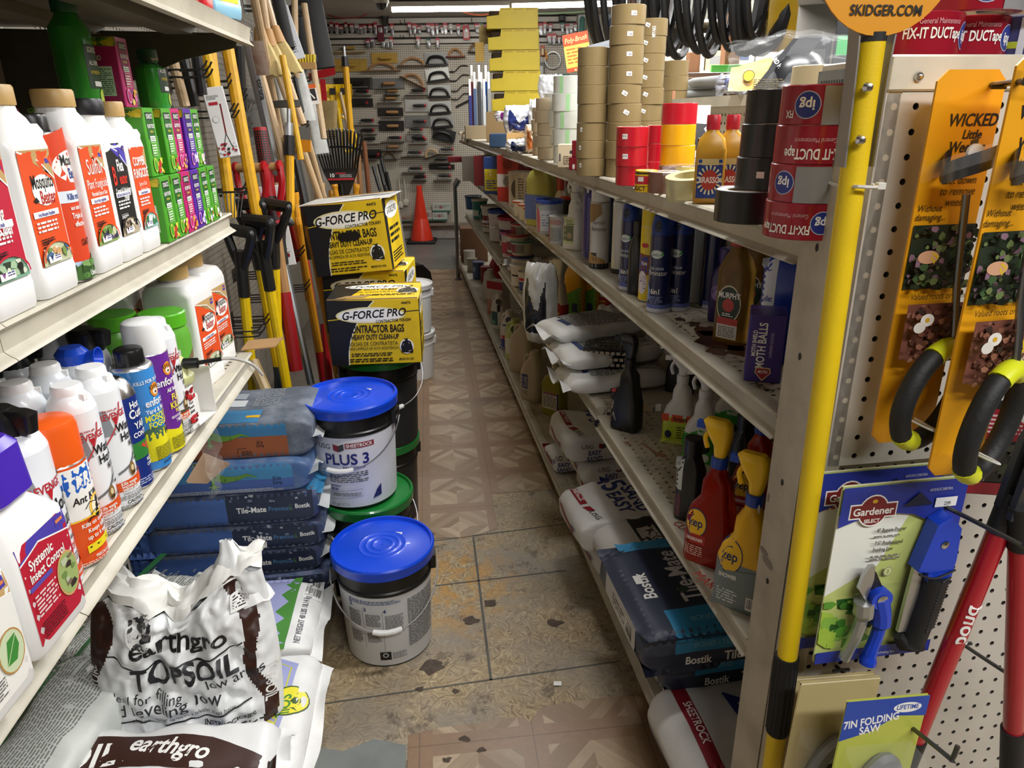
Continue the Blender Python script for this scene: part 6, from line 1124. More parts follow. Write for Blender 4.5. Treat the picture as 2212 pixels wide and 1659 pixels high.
# slat hooks
for i,(x,y)in enumerate(((660,55),(868,52),(877,50),(868,84),(875,84),(888,83),(899,83),(700,76),(1020,48),(1098,30))):
 p=atw(x,y,.0);b=B();b.tube([(0,0,0),(0,-.12,0),(0,-.13,.03)],.005,wire(),5);tag(obj('slat_hook',b,loc=tuple(p),rot=(0,0,-WALL_A)),'empty wire hook on the slatwall','hook','empty slatwall hooks')
 # domes, cables
def dome(px,py,col_,lab,base):
 p=atw(px,py,.35);t=thing('security_camera',lab,'camera',tuple(p));b=B();b.lathe([(.075,.0),(.08,.01),(.08,CEIL-p.z if base==0 else.06),(.001,CEIL-p.z if base==0 else.06)],M('#dedcd6' if base else col_,.4),20,cap0=False);obj('housing',b,t);b=B();b.lathe([(.001,-.07),(.03,-.062),(.055,-.035),(.065,.0)],M('#141416',.1,coat=1.),18);obj('dome',b,t)
p=atz(824,8,2.60)
t=thing('security_camera','white-based dome camera on the ceiling above the dark one','camera',(p.x,p.y,2.60));b=B();b.lathe([(.07,.0),(.075,.01),(.075,.08)],M('#dedcd6',.4),20);obj('housing',b,t);b=B();b.lathe([(.001,-.06),(.03,-.052),(.05,-.03),(.06,.0)],M('#141416',.1,coat=1.),18);obj('dome',b,t)
p=atw(831,40,.1)
t=thing('security_camera','dark dome camera hanging against the slatwall','camera',tuple(p));b=B();b.lathe([(.05,-.0),(.055,.01),(.055,.03)],M('#2a2a2c',.4),18);obj('housing',b,t);b=B();b.lathe([(.001,-.09),(.025,-.08),(.042,-.05),(.05,.0)],M('#1c1c1e',.15,coat=1.),18);obj('dome',b,t)
p=atw(1214,38,.1);t=thing('motion_sensor','small black square device high on the end wall','sensor',tuple(p),-WALL_A);b=B();b.rbox(.04,.03,-.04,.04,M('#1a1a1c',.4),.012);obj('housing',b,t)
def cable(name,pts,r,col_,lab):b=B();b.tube(smooth_path(pts,8),r,M(col_,.5),6);return tag(obj(name,b),lab,'cable')
cable('red_cable',[atw(668,8,.3),atw(690,24,.3),atw(725,37,.3),atw(770,38,.3),atw(800,27,.3),atw(818,14,.3)],.008,'#9a4038','thin red cable sagging from the ceiling to the dome camera')
cable('orange_cable',[atw(992,23,.4),atw(1020,31,.4),atw(1045,32,.4),atw(1062,28,.4),atw(1064,22,.4)],.01,'#e07a50','orange cable hanging under the lit ceiling fixture')
cable('green_cable',[atw(1120,27,.4),atw(1160,29,.4),atw(1215,28,.4),atw(1270,24,.4),atw(1340,12,.4)],.01,'#a8c8a0','pale green cable strung below the right ceiling fixture')
# cone
q=atz(912,523,0);t=thing('traffic_cone','orange traffic cone with black base in front of the end wall','cone',(q.x,q.y+.0,0),-WALL_A);b=B();b.rbox(.19,.19,0,.035,M('#1c1b1b',.6),.04);obj('base',b,t)
b=B();m=M('#e0310f',.35,coat=.2);b.lathe([(.148,.035),(.145,.05),(.092,.30),(.088,.31),(.088,.325),(.036,.66),(.036,.69),(.034,.72),(.026,.72),(.024,.70)],m,32);obj('cone',b,t)
# beige long brushes
for i,(x,y0,y1)in enumerate(((863,385,440),(874,382,435))):
 p0,p1=atw(x-2,y0,.06),atw(x+3,y1,.06);t=thing('toilet_brush','beige long-handled brush hanging %s of the traffic cone'%('farther left','just left')[i],'brush',tuple(p1));b=B();b.tube([p0-p1,V((0,0,0))],.008,M('#cfc7b8',.5),6);obj('handle',b,t);b=B();b.loft([(-.05,.03,.03,.02),(.0,.045,.035,.02),(.03,.02,.02,.02)],M('#cfc7b8',.6),3);obj('head',b,t)
 # cartons on the low ledge
for i,(x0,x1,y0,y1,c,lab)in enumerate(((936,973,440,457,'#b8bfb6','green and white carton, upper of two on the low ledge by the cone'),(936,966,459,476,'#b8bfb6','green and white carton, lower of two on the low ledge by the cone'),(918,934,455,477,'#c4bdb2','pale carton directly right of the cone on the low ledge'),(860,890,466,478,'#b09a82','flat tan carton left of the cone on the low ledge'))):
 p=atw((x0+x1)/2,y1,.09);w_,h=(x1-x0)*PX,(y1-y0)*PX
 carton(lab,tuple(p),-WALL_A,w_,.08,h,c,[('r',-w_/2,0,w_/2,h*.18,'#3a6a5a'),('r',-w_*.1,h*.4,w_*.05,h*.75,'#b0504a'),('f',-w_*.4,h*.3,w_*.4,h*.85,'#777777',.02)])
 # dark poles leaning at the end, dustpans
for i,(tp,bt,lab)in enumerate((((806,360,7.4),(838,470,7.3),'leftmost of the black poles leaning before the end wall'),((818,355,7.5),(850,480,7.3),'second black and white pole leaning before the end wall'),((823,342,7.6),(856,470,7.4),'tallest black pole leaning before the end wall'),((835,372,7.5),(862,500,7.2),'black pole with white lower half beside the cartons'),((830,400,7.0),(868,520,6.8),'rightmost long black handle behind the torn carton'))):
 tool('broom_pole',lab,'handle',tp,bt,[(0,.45,.018,BLK,'grip'),(.45,1,.012,'#c8c6c0' if i%2 else '#2a2a2a','tube')])
for i,(px,py,Y)in enumerate(((884,520,7.0),(868,535,6.2))):
 p=aty(px,py,Y);p.z=max(p.z,.0);t=thing('dustpan','black upright dustpan on the floor %s'%('left of the cone','right behind the yellow cartons')[i],'dustpan',(p.x,p.y,0),.5);b=B();b.prism([(-.16,0),(.16,0),(.14,.12),(.06,.2),(-.12,.2)],0,.28,M('#151516',.45),Matrix(((1,0,0,0),(0,0,1,-.14),(0,1,0,0),(0,0,0,1))));obj('pan',b,t);b=B();b.tube([(0,.05,.15),(-.05,.1,.75)],.011,M('#c8c6c0',.4),6);obj('handle',b,t)
 # right part of the end wall
for px,py,w_,h,c,c2,lab in((1257,55,.09,.34,'#5a8a84','#d8e0dc','tall green blister pack right of the slatwall'),(1325,58,.16,.38,'#4a5a8a','#c8d0dc','blue blister pack near the hanging tires'),(1215,180,.18,.22,'#b8c0b8','#4a7a74','pale blister pack above the beige tape rolls'),(1172,110,.05,.12,'#d8c8a0','#b84a2a','small cream and red pack beside the yellow bins'),(1180,120,.03,.12,'#d88a2a','#e0b060','small orange pack near the round ring'),(1168,150,.10,.16,'#c4c4c0','#5a5a5a','grey hardware pack under the cream one')):
 p=atw(px,py,.06);t=thing('blister_pack',lab,'pack',tuple(p),-WALL_A);b=B();b.rbox(w_/2,.004,-h/2,h/2,M(c2,.4),.006,k=1);obj('card',b,t);b=B();b.loft([(-h*.4,w_*.36,.03,.02),(h*.2,w_*.36,.03,.02),(h*.28,w_*.2,.012,.01)],M(c,.25),3,Matrix.Translation((0,-.02,0)));obj('blister',b,t)
p=atw(1194,130,.06);t=thing('ring_clamp','round grey hose ring hanging on the far pegboard','ring',tuple(p),(pi/2,0,-WALL_A));b=B();b.lathe([(.085,-.02),(.1,-.02),(.1,.02),(.085,.02),(.085,-.02)],M('#9a9a96',.3,.8),28,cap0=False,cap1=False);obj('ring',b,t)
# ---------------------------------------------------------------- goods on the top shelf of the right run
ZT=Z1+.001
def gp(px,py,z,back):
 q=atz(px,py,z);q=q+V((q.x,q.y,0)).normalized()*back;t=q.x-(.575-.0395*q.y)
 return V((q.x+(max(0,back+.03-t)if q.y>4 else 0),q.y,q.z))
BT='#8b7852'
def stack(px,py,n,r,h,col,lab,z=ZT,labels=None,jit=.002,**k):
 c=gp(px,py,z,r);out=[]
 for i in range(n):
  out.append(roll(lab%ordn_(i),(c.x+rnd.uniform(-jit,jit),c.y+rnd.uniform(-jit,jit),z+i*(h+.0006)),r,h,col,items=(labels(i)if labels else()),rot=-.35+rnd.uniform(-.1,.1),**k))
 return out
st=lambda a:(lambda i:sticker(.012+.006*((i*7)%4),.024,.0075,.0055,a))
stack(1277,381,7,.0445,.0485,BT,'brown packing tape roll, %s from the bottom of the seven-roll column',labels=lambda i:sticker(-.03,.03,.004,.006)if i in(0,1,2)else(),grp='brown packing tape columns')
c=gp(1342,383,ZT,.047)
stack(1342,383,9,.047,.0485,BT,'brown packing tape roll, %s from the bottom of the nine-roll column',labels=lambda i:sticker(.016 if i>4 else.006,.026,.0075,.0055,0 if i>4 else-.5),grp='brown packing tape columns')
for px,py,n,nm,lb in((1393,366,9,'column topped by a printed roll',1),(1447,352,7,'plain column farthest right',0)):
 o=stack(px,py,n,.0455,.0485,BT,'brown packing tape roll, %s from the bottom of the '+nm,labels=(lambda i:sticker(-.012,.03,.0075,.0055,-.4)+([TT('MIYAKI',.012,.01,.014,W_,1,.7,rot=pi/2)]if i==8 else[]))if lb else(lambda i:[('r',-.006,.0,.004,.048,'#c08a68')]if i==4 else()),grp='brown packing tape columns')
RT,YT,BTK='#c2182b','#f0ae12','#1b1b1d'
ps=lambda i:[('r',-.022,.018,-.008,.030,'#f2f2f0'),('f',-.020,.02,-.010,.028,'#333',.004)]
o=stack(1364,402,3,.0405,.046,RT,'red duct tape roll, %s from the bottom of the stack before the brown columns',labels=lambda i:ps(i)if i else(),rough=.25,face='#e8dcd0',jit=.004,grp='red tape rolls')
stack(1423,388,3,.0405,.046,RT,'red duct tape roll behind the yellow rolls, %s from the bottom',rough=.25,face='#e8dcd0',grp='red tape rolls')
q=gp(1446,405,ZT,.043)
for i,(cc,lab)in enumerate((('#8a5a48','lowest hidden brown duct tape roll under the yellow pair'),(YT,'lower yellow duct tape roll of the pair'),(YT,'upper yellow duct tape roll of the pair'),(RT,'red duct tape roll on top of the two yellow rolls'))):roll(lab,(q.x+.02+.002*(i==1),q.y+.02,ZT+i*.048),.042,.0475,cc,rough=.25,face='#f0e6d8')
roll('brown duct tape roll lying flat at the shelf lip',tuple(gp(1433,419,ZT,.038)),.037,.046,'#7d5646',rough=.3,face='#e8dcd0')
roll('small yellow, red and black labelled duct tape roll at the shelf lip',tuple(gp(1394,416,ZT,.026)),.025,.048,'#f0c41a',items=[('r',-.07,.018,.07,.036,'#c2182b'),('r',-.07,.04,.07,.044,K_),TT('DUCT TAPE',.0,.004,.014,K_,1,.9),('r',-.018,.024,-.004,.034,W_)],rot=-.35,ri=.018)
roll('black tape roll with yellow printed label left of the brass polish',tuple(gp(1487,409,ZT,.03)),.034,.05,'#2a1518',items=[('r',-.06,.018,.06,.05,'#d9c81e'),TT('DUCT TAPE',.008,.028,.018,K_,1,.85)],rot=-.35,ri=.02)
q=gp(1505,398,ZT,.04)
for i in range(2):roll('black tape roll stacked behind the brass polish bottles, %s'%('lower','upper')[i],(q.x+.05,q.y+.03,ZT+.055*i),.042,.053,BTK,face='#c8c8c8')
def brasso(lab,px,py):
 q=gp(px,py,ZT,.02);t=thing('polish_bottle',lab,'bottle',tuple(q),-.35);b=B();b.loft([(0,.027,.017,.006),(.004,.029,.018,.008),(.10,.029,.018,.008),(.122,.024,.016,.008),(.135,.012,.012,.01),(.14,.011,.011,.01)],M('#c8962c',.3),3);obj('body',b,t);tr=bvh(b)
 c=B();c.lathe([(.0125,.138),(.013,.14),(.013,.163),(.012,.165)],PL('#b81f30'),18);obj('cap',c,t)
 decal(t,'label',[('r',-.024,.01,.024,.085,'#23408f'),('r',-.024,.073,.024,.085,'#d9c88a')]+[('p',[(0,.045),(.024*cos(a),.045+.028*sin(a)),(.024*cos(a+.16),.045+.028*sin(a+.16))],'#e8e0c0')for a in[i*.36 for i in range(18)]]+[('c',0,.045,.016,.019,'#b83a2a'),TT('BRASSO',0,.040,.016,W_,1,.7)],onto(tr,(0,-.018,0),(1,0,0),(0,0,1)),.01)
brasso('gold brass polish bottle with red cap, left of two',1527,440);brasso('gold brass polish bottle with red cap, right of two',1568,438)
# clear tape on a dispenser in a bag
q=gp(1530,434,ZT,.05);t=thing('tape_dispenser','clear packing tape on a dispenser with yellow handle, in a plastic bag','tape',(q.x,q.y+.01,ZT+.003),(.12,-.1,-.3));b=B();b.lathe([(.036,0),(.055,0),(.055,.048),(.036,.048),(.036,0)],M('#e3dca8',.2,t=.35),30,cap0=False,cap1=False);obj('tape',b,t,(-.03,0,0))
b=B();b.tube(smooth_path([(.03,-.05,.03),(.07,-.052,.034),(.11,-.045,.04),(.135,-.03,.045)],4),[.012]*4+[.016]*6+[.014]*3,M('#e8a818',.3),8);obj('handle',b,t);b=B();b.grid(lambda u,v:V((-.09+.26*u,-.068+.02*u+.02*v,-.0+.085*v-.03*u*v+.006*noise.noise(V((u*6,v*6,2))))),12,8,FILM);b.grid(lambda u,v:V((-.09+.26*u,-.045+.10*v,.06+.02*u+.01*noise.noise(V((u*6,v*6,5))))),12,8,FILM);obj('bag',b,t)
roll('small silver foil tape roll standing beside the black stack',tuple(gp(1577,467,ZT,.02)),.022,.048,'#a8a8aa',rough=.25,ri=.012,rot=0)
for i in range(4):roll('black duct tape roll, %s from the bottom of the stack by the end panel'%ordn_(i),(gp(1612,486,ZT,.055).x+.028*(i>0)+.004*i,gp(1612,486,ZT,.055).y+.002*i,ZT+i*.0505),.054,.05,BTK,items=([('p',[(.016,.026),(.036,.029),(.036,.038),(.016,.035)],W_),('f',.018,.028,.034,.035,'#333',.006)]if i==3 else[('r',-.02,.02,-.008,.03,W_)]if i==1 else()),rot=-.45,face='#b8b8b8',rough=.28)
IPR='#98172b'
def ipg(u,v,s,up):return[('c',u,v,.016*s,.016*s,'#b8c0d8'),('c',u,v,.0148*s,.0148*s,'#1f2f86'),('t','ipg',u,v-(.005 if not up else-.005)*s,.0165*s,W_,{'bold':1,'rot':pi*up})]
def iplab(i,up=1):
 if i==0:return ipg(.026,.024,1.,up)+[TT('FIX-IT DUCTape',-.026,.02,.017,W_,1,.62,rot=pi*up),TT('General Maintenance',-.02,.036,.009,'#d8a8b0',0,.7,rot=pi*up)]
 if i==1:return ipg(-.035,.026,1.,up)+[('r',-.018,0,.06,.048,'#8c8d90')]
 if i==2:return[TT('FIX-IT DUCTape',.0,.02,.019,W_,1,.62,rot=pi*up),TT('General Maintenance',.0,.034,.009,'#d8a8b0',0,.7,rot=pi*up)]
 return ipg(-.018,.025,1.1,up)+[('r',.002,0,.06,.048,'#8c8d90'),TT('FIX',-.042,.018,.013,W_,1,.7,rot=pi*up)]
qi=gp(1728,520,ZT,.054)
for i in range(4):roll('crimson boxed-look duct tape roll, %s from the bottom of the stack against the end panel'%ordn_(i),(qi.x+.002*i,qi.y,ZT+i*.0505),.054,.05,IPR,items=iplab(i),rot=-.5,face='#b0b0b0',rough=.22)
qi=gp(1668,492,ZT,.054)
for i in range(2):roll('crimson duct tape roll between the black stack and the front crimson stack, %s'%('lower','upper')[i],(qi.x+.06,qi.y+.06,ZT+i*.0505),.05,.05,IPR,items=iplab(2-2*i,0),rot=-.75,face='#b0b0b0',rough=.22)
# white pouch with a black window
q=aty(1482,300,2.0);t=thing('pouch','white pouch with glossy black window standing behind the tapes','pouch',(q.x,q.y,ZT),(-.12,0,-.25));b=B();b.loft([(0,.062,.03,.01),(.1,.058,.022,.01),(.17,.062,.004,.003),(.19,.062,.002,.001)],M('#e6e4e0',.35,b=.15),2);obj('body',b,t);tr=bvh(b);decal(t,'label',[('p',[(-.056,.06),(.056,.075),(.055,.14),(-.056,.15)],'#141416'),('p',[(-.0,.13),(.012,.13),(.02,.1),(.012,.1)],'#8a8a8c'),('f',-.04,.02,.05,.055,'#888',.006)],onto(tr,(0,-.03,0),(1,0,0),(0,0,1)),.02)
q=aty(1735,285,1.32);roll('cream masking tape roll standing on edge behind the crimson stack',(q.x+.02,q.y,ZT+.20),.05,.045,'#e2d8b0');
for i,(px,lab)in enumerate(((1690,'cream wide tape roll, one of those stacked behind the black tapes'),)):q=aty(px,290,1.36);[roll('cream wide tape roll, %s from the bottom behind the crimson stack'%ordn_(k),(q.x+.03,q.y,ZT+.048*k),.05,.0475,'#ddd3b4')for k in range(4)]
# --- middle and far stretch of the top shelf
stack(1182,345,5,.045,.046,'#b9a78c','beige masking tape roll, %s from the bottom of the beige column',grp='beige tape rolls',jit=.006)
o=stack(1168,336,4,.042,.05,'#b4a084','beige masking tape roll, %s from the bottom of the rear beige column',grp='beige tape rolls',jit=.006)
stack(1224,352,5,.056,.06,'#d9dcd4','wrapped white tape roll, %s from the bottom of the white column',labels=lambda i:[('r',-.02+.02*(i%2),0,-.005+.02*(i%2),.058,'#a8d8a0')],grp='white tape rolls',rough=.25,jit=.006)
stack(1204,345,4,.05,.062,'#cfd2ca','wrapped white tape roll, %s from the bottom of the rear white column',grp='white tape rolls',rough=.25,jit=.006)
q=atz(1213,362,ZT);carton('cream carton with small printed lines before the white tape column',(q.x+.03,q.y+.03,ZT),-.3,.07,.06,.075,'#d2c4a4',[('r',-.03,.02,-.024,.045,'#5a5a5a'),('c',.012,.05,.006,.006,'#3a3a3a'),('f',-.015,.01,.028,.04,'#6a604a',.006)])
for i,(px,py,h)in enumerate(((1228,366,.04),(1240,368,.035),(1240,352,.05),(1234,332,.045),(1246,335,.045))):
 q=atz(px,368,ZT);carton('small dark red carton, %s of the little pile by the brown tape'%ordn_(i),(q.x+.025,q.y+.03,ZT+(.0,.0,.041,.041,.092)[i]),-.2,.035,.05,h if i<2 else.05,'#8a1626',[('r',-.006,.004,.006,.018,W_)]if i<2 else(),grp='dark red cartons')
 # stack of yellow bins
YB=M('#e6cd2a',.4,n=.12,sc=9)
def ybin(lab,c):
 t=thing('storage_bin',lab,'bin',tuple(c),-.1,'stacked yellow bins');b=B();L,Hh,D,k=.34,.125,.22,.004
 pr=[(-L*.5,0),(L*.5,0),(L*.5,Hh),(-L*.24,Hh),(-L*.26,Hh*.66),(-L*.5,Hh*.6)]
 X=Matrix(((1,0,0,0),(0,0,1,0),(0,1,0,0),(0,0,0,1)))
 for y in(-D/2,D/2-k):b.prism(pr,y,y+k,YB,X)
 b.box(-L/2,-D/2,0,L/2,D/2,k,YB);b.box(L/2-k,-D/2,0,L/2,D/2,Hh,YB);b.box(-L/2,-D/2,0,-L/2+k,D/2,Hh*.45,YB)
 for u in(-.08,.0,.08):b.box(u-.03+.04,-D/2-.003,Hh-.012,u+.03+.04,-D/2,Hh-.004,M('#c9ad18',.4))
 obj('shell',b,t);b=B()
 b.rbox(.155,.1,.006,Hh*.9,M('#3a2a14',.8,n=.5),.01,Matrix.Translation((.0,.0,0)),1)  # dark block stands in for the shade inside the bin
 obj('interior_shade',b,t)
q=aty(1112,240,5.3)
for i in range(5):ybin('yellow stackable bin, %s from the bottom of the stack'%ordn_(i),(q.x+.006*(4-i)-.012,q.y,q.z+i*.127))
b=B();b.rbox(.2,.13,0,q.z-ZT-.002,M('#a98d62',.7),.003,k=1);tag(obj('carton',b,loc=(q.x,q.y,ZT),rot=-.1),'brown cardboard carton under the stack of yellow bins','box')
q2=aty(1035,85,5.3);b=B();b.grid(lambda u,v:q2+V((.0+.14*u,.03*sin(u*3),-.05+.12*v-.03*noise.noise(V((u*4,v*4,1)))+.06*u)),8,8,M('#8a7648',.6,b=.3));b.grid(lambda u,v:q2+V((-.03+.06*u,-.02,-.14+.12*v)),4,4,M('#c9a23a',.5));tag(obj('work_glove',b),'tan leather glove sticking out of the top yellow bin','glove')
for i in range(9):
 px=1018+i*5;q=aty(px,300,6.0);b=B();c=('#2a2f6a','#6a1a2a','#4a5a7a','#d8dcd8','#3a3a3c','#c8ccd0','#b8bcc0','#1e4a8a','#8a8a88')[i];h=.22+.05*((i*5)%3);b.rbox(.013,.012,0,h,M(c,.4),.003,k=1);b.rbox(.009,.006,h,h+.12,M('#eceae4',.4),.003,k=1);tag(obj('brush_tube',b,loc=(q.x,q.y+.03*(i%2),ZT+.1)),'slim upright packaged tool with white top, %s from the left beside the yellow bins'%ordn_(i),'tool','slim packaged tools by the bins')
q=aty(1040,300,6.0);b=B();b.rbox(.13,.06,0,.1,M('#8a7a5e',.6),.004);tag(obj('carton',b,loc=(q.x,q.y,ZT)),'tan display carton holding the slim upright tools','box')
q=aty(1128,326,4.0);carton('open tan carton holding plastic-wrapped packs',(q.x,q.y,ZT),-.1,.17,.14,.085,'#b8935c',[('l',[(-.03,.0),(-.03,.06),(.08,.06)],.002,'#4a3a24')])
q=aty(1080,338,4.3);b=B();b.rbox(.055,.05,0,.075,M('#28405e',.8,n=.4,b=.4,bs=90.),.008);tag(obj('work_cloth',b,loc=(q.x,q.y,ZT),rot=-.2),'dark blue folded cloth at the shelf edge below the bins','cloth')
def wrapbag(lab,px,py,Y,w_,h,d_,c1,c2,z=None,rot=-.2,name='plastic_pack'):
 q=aty(px,py,Y);t=thing(name,lab,'pack',(q.x,q.y,z if z is not None else q.z),rot);b=B();f=lambda u,v,s:V(((u-.5)*w_*(.8+.2*sin(v*3)),s*d_/2*(max(0,1-abs(2*u-1)**2)*max(0,1-abs(2*v-1)**3))**.5+.012*noise.noise(V((u*7,v*7,px))),v*h+.01*noise.noise(V((u*9,v*5,py)))))
 m=M(c1,.2,n=.3,b=.4,bs=22.);b.grid(lambda u,v:f(u,v,-1),30,30,m,mf=lambda u,v:M(c2,.25)if.18<u<.8 and.15<v<.65+.2*sin(u*9)else None);b.grid(lambda u,v:f(1-u,v,1),14,14,m);obj('body',b,t);return t
wrapbag('clear plastic bag of blue and white packs on the tan carton',1125,292,4.0,.19,.15,.12,'#dfe2ea','#24306a')
wrapbag('white and navy foil packet at the shelf edge below the tan carton',1130,345,3.55,.17,.065,.08,'#e2e4ea','#1c244a',ZT)
wrapbag('clear bag of orange pieces beside the beige tape column',1152,343,3.5,.085,.13,.07,'#e0c8b0','#c8743a',ZT)
wrapbag('white crumpled plastic bag leaning on the beige tape column',1160,290,3.9,.09,.17,.08,'#e4e6e8','#cfd2d6')
wrapbag('purple and white carton wrap under the yellow bins',1110,262,4.6,.24,.06,.1,'#e6e2ea','#7a2a7a')
wrapbag('white tissue packs behind the beige tape column',1190,215,4.6,.16,.14,.1,'#e6e8ea','#d8dade')
q=aty(1160,250,3.9);b=B();b.tube([(0,0,0),(.06,.0,.05)],.011,M('#4a6a34',.4),6);b.tube([(.06,0,.05),(.16,.0,.13)],[.016,.02],M('#1f56c0',.35),8);tag(obj('utility_scraper',b,loc=tuple(q)),'blue-handled scraper sticking up right of the yellow bins','scraper')
q=aty(1240,190,4.2);b=B();b.rbox(.05,.012,-.045,.045,M('#262628',.4),.01);b.rbox(.012,.004,-.02,.02,M('#d8d8d4',.4),.004,Matrix.Translation((0,-.013,0)));b.tube([(0,0,-.045),(.02,0,-.1)],.008,M('#262628'),6);tag(obj('buckle_tool',b,loc=tuple(q),rot=(0,.4,-.2)),'black square plastic tool sticking up beside the first brown tape column','tool')
# poly brush sign, foam rolls
q=aty(1247,112,4.0);t=thing('sign','red and yellow poly brush paper sign standing above the tapes','sign',tuple(q),(0,-.17,-.15));b=B();b.box(-.066,0,-.09,.066,.002,.09,M('#e2b84a',.6));obj('sheet',b,t);b=B();b.tube([(.0,.006,.05),(.06,.006,-.33)],.004,M('#b89a6a',.6),6);obj('stick',b,t);decal(t,'print',[('r',-.066,.035,.066,.09,'#c0441f'),('t','Poly-Brush',0,.05,.034,'#f0d890',{'shear':.25,'sx':.8,'rot':.05}),('f',-.055,-.06,.055,.03,'#b0642a',.016),('r',-.066,-.09,.066,-.07,'#c0441f'),TT('EN',-.02,-.088,.014,'#f0d890')],flat((0,0,0),(1,0,0),(0,0,1)),1)
for i,(a,c,lab)in enumerate((((1272,118),(1320,105),'grey foam pipe sleeve lying tilted behind the brown tape columns'),((1290,180),(1292,120),'grey foam pipe sleeve standing upright behind the brown tape columns'),((1308,200),(1310,118),'second grey foam sleeve standing right behind the brown tape'))):p,q=aty(a[0],a[1],3.6),aty(c[0],c[1],3.6+.0);b=B();b.tube([p,q],.038,M('#55575c',.8,b=.2,bs=200.),16);b.tube([p-(q-p).normalized()*.001,p],.018,M('#1c1c1e',.8),12);tag(obj('foam_sleeve',b),lab,'foam tube')
# wavy wooden rack end and grey things at the far left end
q=aty(1010,305,6.4);b=B();b.tube(smooth_path([(-.07,0,.06),(-.02,0,.07),(.05,-.2,.04),(.09,-.5,-.01),(.12,-.7,-.03)],4),.012,M('#b3a288',.6),6);b.tube([(-.06,0,0),(.12,-.7,-.06)],.012,M('#8a7a64',.6),6);[b.tube([(-.05+.035*k,-.02-.14*k,-.005-.01*k),(-.04+.035*k,-.02-.14*k,.06-.018*k)],.006,M('#8a6a4a'),5)for k in range(5)];tag(obj('wooden_rack',b,loc=tuple(q)),'wavy pale wooden rack edge at the far end of the top shelf','rack')
# ---------------------------------------------------------------- goods on the second shelf of the right run
z2=Z2+.001;RA=-.75
def c2(lab,px,py,r,h,col,top,items=(),z=z2,rot=RA,**k):q=gp(px,py,z,r);return can(lab,(q.x,q.y,z),rot,r,h,col,top,items,**k)
ab=lambda:[('c',.0,.142,.016,.010,'#d8e4e0'),TT('Scents',-.004,.138,.011,'#1b3a6a',0,.7),('p',[(.008,.138),(.016,.15),(.018,.14)],'#3a9a4a'),TT('THE ODOR',.002,.105,.0085,'#c8d4e8',1,.8),TT('Eliminator',.002,.092,.0165,W_,0,.75,shear=.2),('p',[(-.028,.02),(-.022,.05),(-.03,.08),(-.012,.055),(-.014,.035),(-.004,.04)],'#8aa4e0'),TT('6in1',.002,.046,.018,W_,1,.8),('f',-.012,.014,.02,.042,'#8a98c8',.004),('r',-.052,.0,.052,.010,'#c8ccd8'),('r',-.052,.010,.052,.02,'#5a6ab4')]
a0=c2('navy air freshener can with keyhole cap, front one before the yellow polish can',1421,676,.0275,.185,'#0f1c50',('keyhole','#15388c'),ab())
for px,py,w_ in((1463,673,'beside its front twin'),(1358,628,'left of the black bottle'),(1532,668,'turned away, nearest to the soap bottles')):
 q=gp(px,py,z2,.0275);dup(a0,(q.x,q.y,z2),RA+(1.6 if 'turned' in w_ else-.15),'navy air freshener can with keyhole cap, '+w_)
c2('bright yellow furniture polish can beside the navy air fresheners',1400,653,.0275,.19,'#ecd21c',('over','#e8ce14',.0272,.05),[('p',[(-.026,.07),(.014,.07),(.018,.12),(-.026,.125)],'#8a4a1a'),('p',[(-.026,.074),(.010,.074),(.014,.117),(-.026,.12)],'#2a3f9a'),TT('Pure',-.004,.095,.014,W_),('c',-.008,.05,.014,.03,'#efe6e8'),('f',-.016,.03,.002,.07,'#7a4a9a',.006),('c',-.004,.145,.010,.006,'#c83a3a')])
c2('second yellow polish can hidden behind the first',1425,640,.0275,.19,'#ecd21c',('over','#e8ce14',.0272,.05))
c2('grey and black can lettered pro-link behind the yellow polish can',1395,590,.031,.225,'#8f9496',('over','#e4e4e2',.0275,.04),[('r',-.03,.17,.03,.205,'#5c6062'),TT('PRO-LINK',.004,.18,.014,K_)])
c2('stained white varnish remover can with white cap',1293,581,.031,.20,'#c9c8c2',('over','#dcdad4',.029,.055),[('r',-.06,.0,.06,.016,'#141414'),('p',[(-.05,.2),(.018,.2),(.022,.17),(.0,.15),(-.02,.14),(-.03,.16),(-.05,.15)],'#9a7a48'),TT('Varnish',.012,.138,.017,'#4a4a4a',0,.8),TT('Remover',.012,.118,.017,'#4a4a4a',0,.8),('f',-.035,.05,-.015,.13,'#7a7a7a',.005),('r',-.012,.025,.008,.05,'#3a3a3a'),('p',[(-.05,.016),(.04,.016),(.03,.03),(-.02,.05),(-.05,.045)],'#a8844c')])
c2('white-capped green and white can between the varnish remover and the navy cans',1340,592,.03,.21,'#d4d2c8',('over','#dcdad4',.028,.05),[('r',-.05,.08,-.026,.2,'#2a6a4a'),('r',-.05,.0,.05,.014,'#222')])
for px,py,lab,cc,cp in((1275,560,'purple and blue can squeezed left of the varnish remover','#3a2f7a',('neck','#e0e0e0')),(1325,570,'dark navy can in the shade right of the varnish remover','#1a2350',('neck','#2a3568')),(1375,570,'dark navy can deep behind the white-capped can','#161d42',('over','#1a2350',.03,.05)),(1500,655,'silver grey can with black feather print behind the navy cans','#b9bcbc',('over','#3a1f4a',.03,.05)),(1445,600,'dark purple can under a twist of clear film','#3a1a4a',('over','#45205a',.028,.05))):c2(lab,px,py,.03,.2,cc,cp)
q=gp(1372,638,z2,.02)
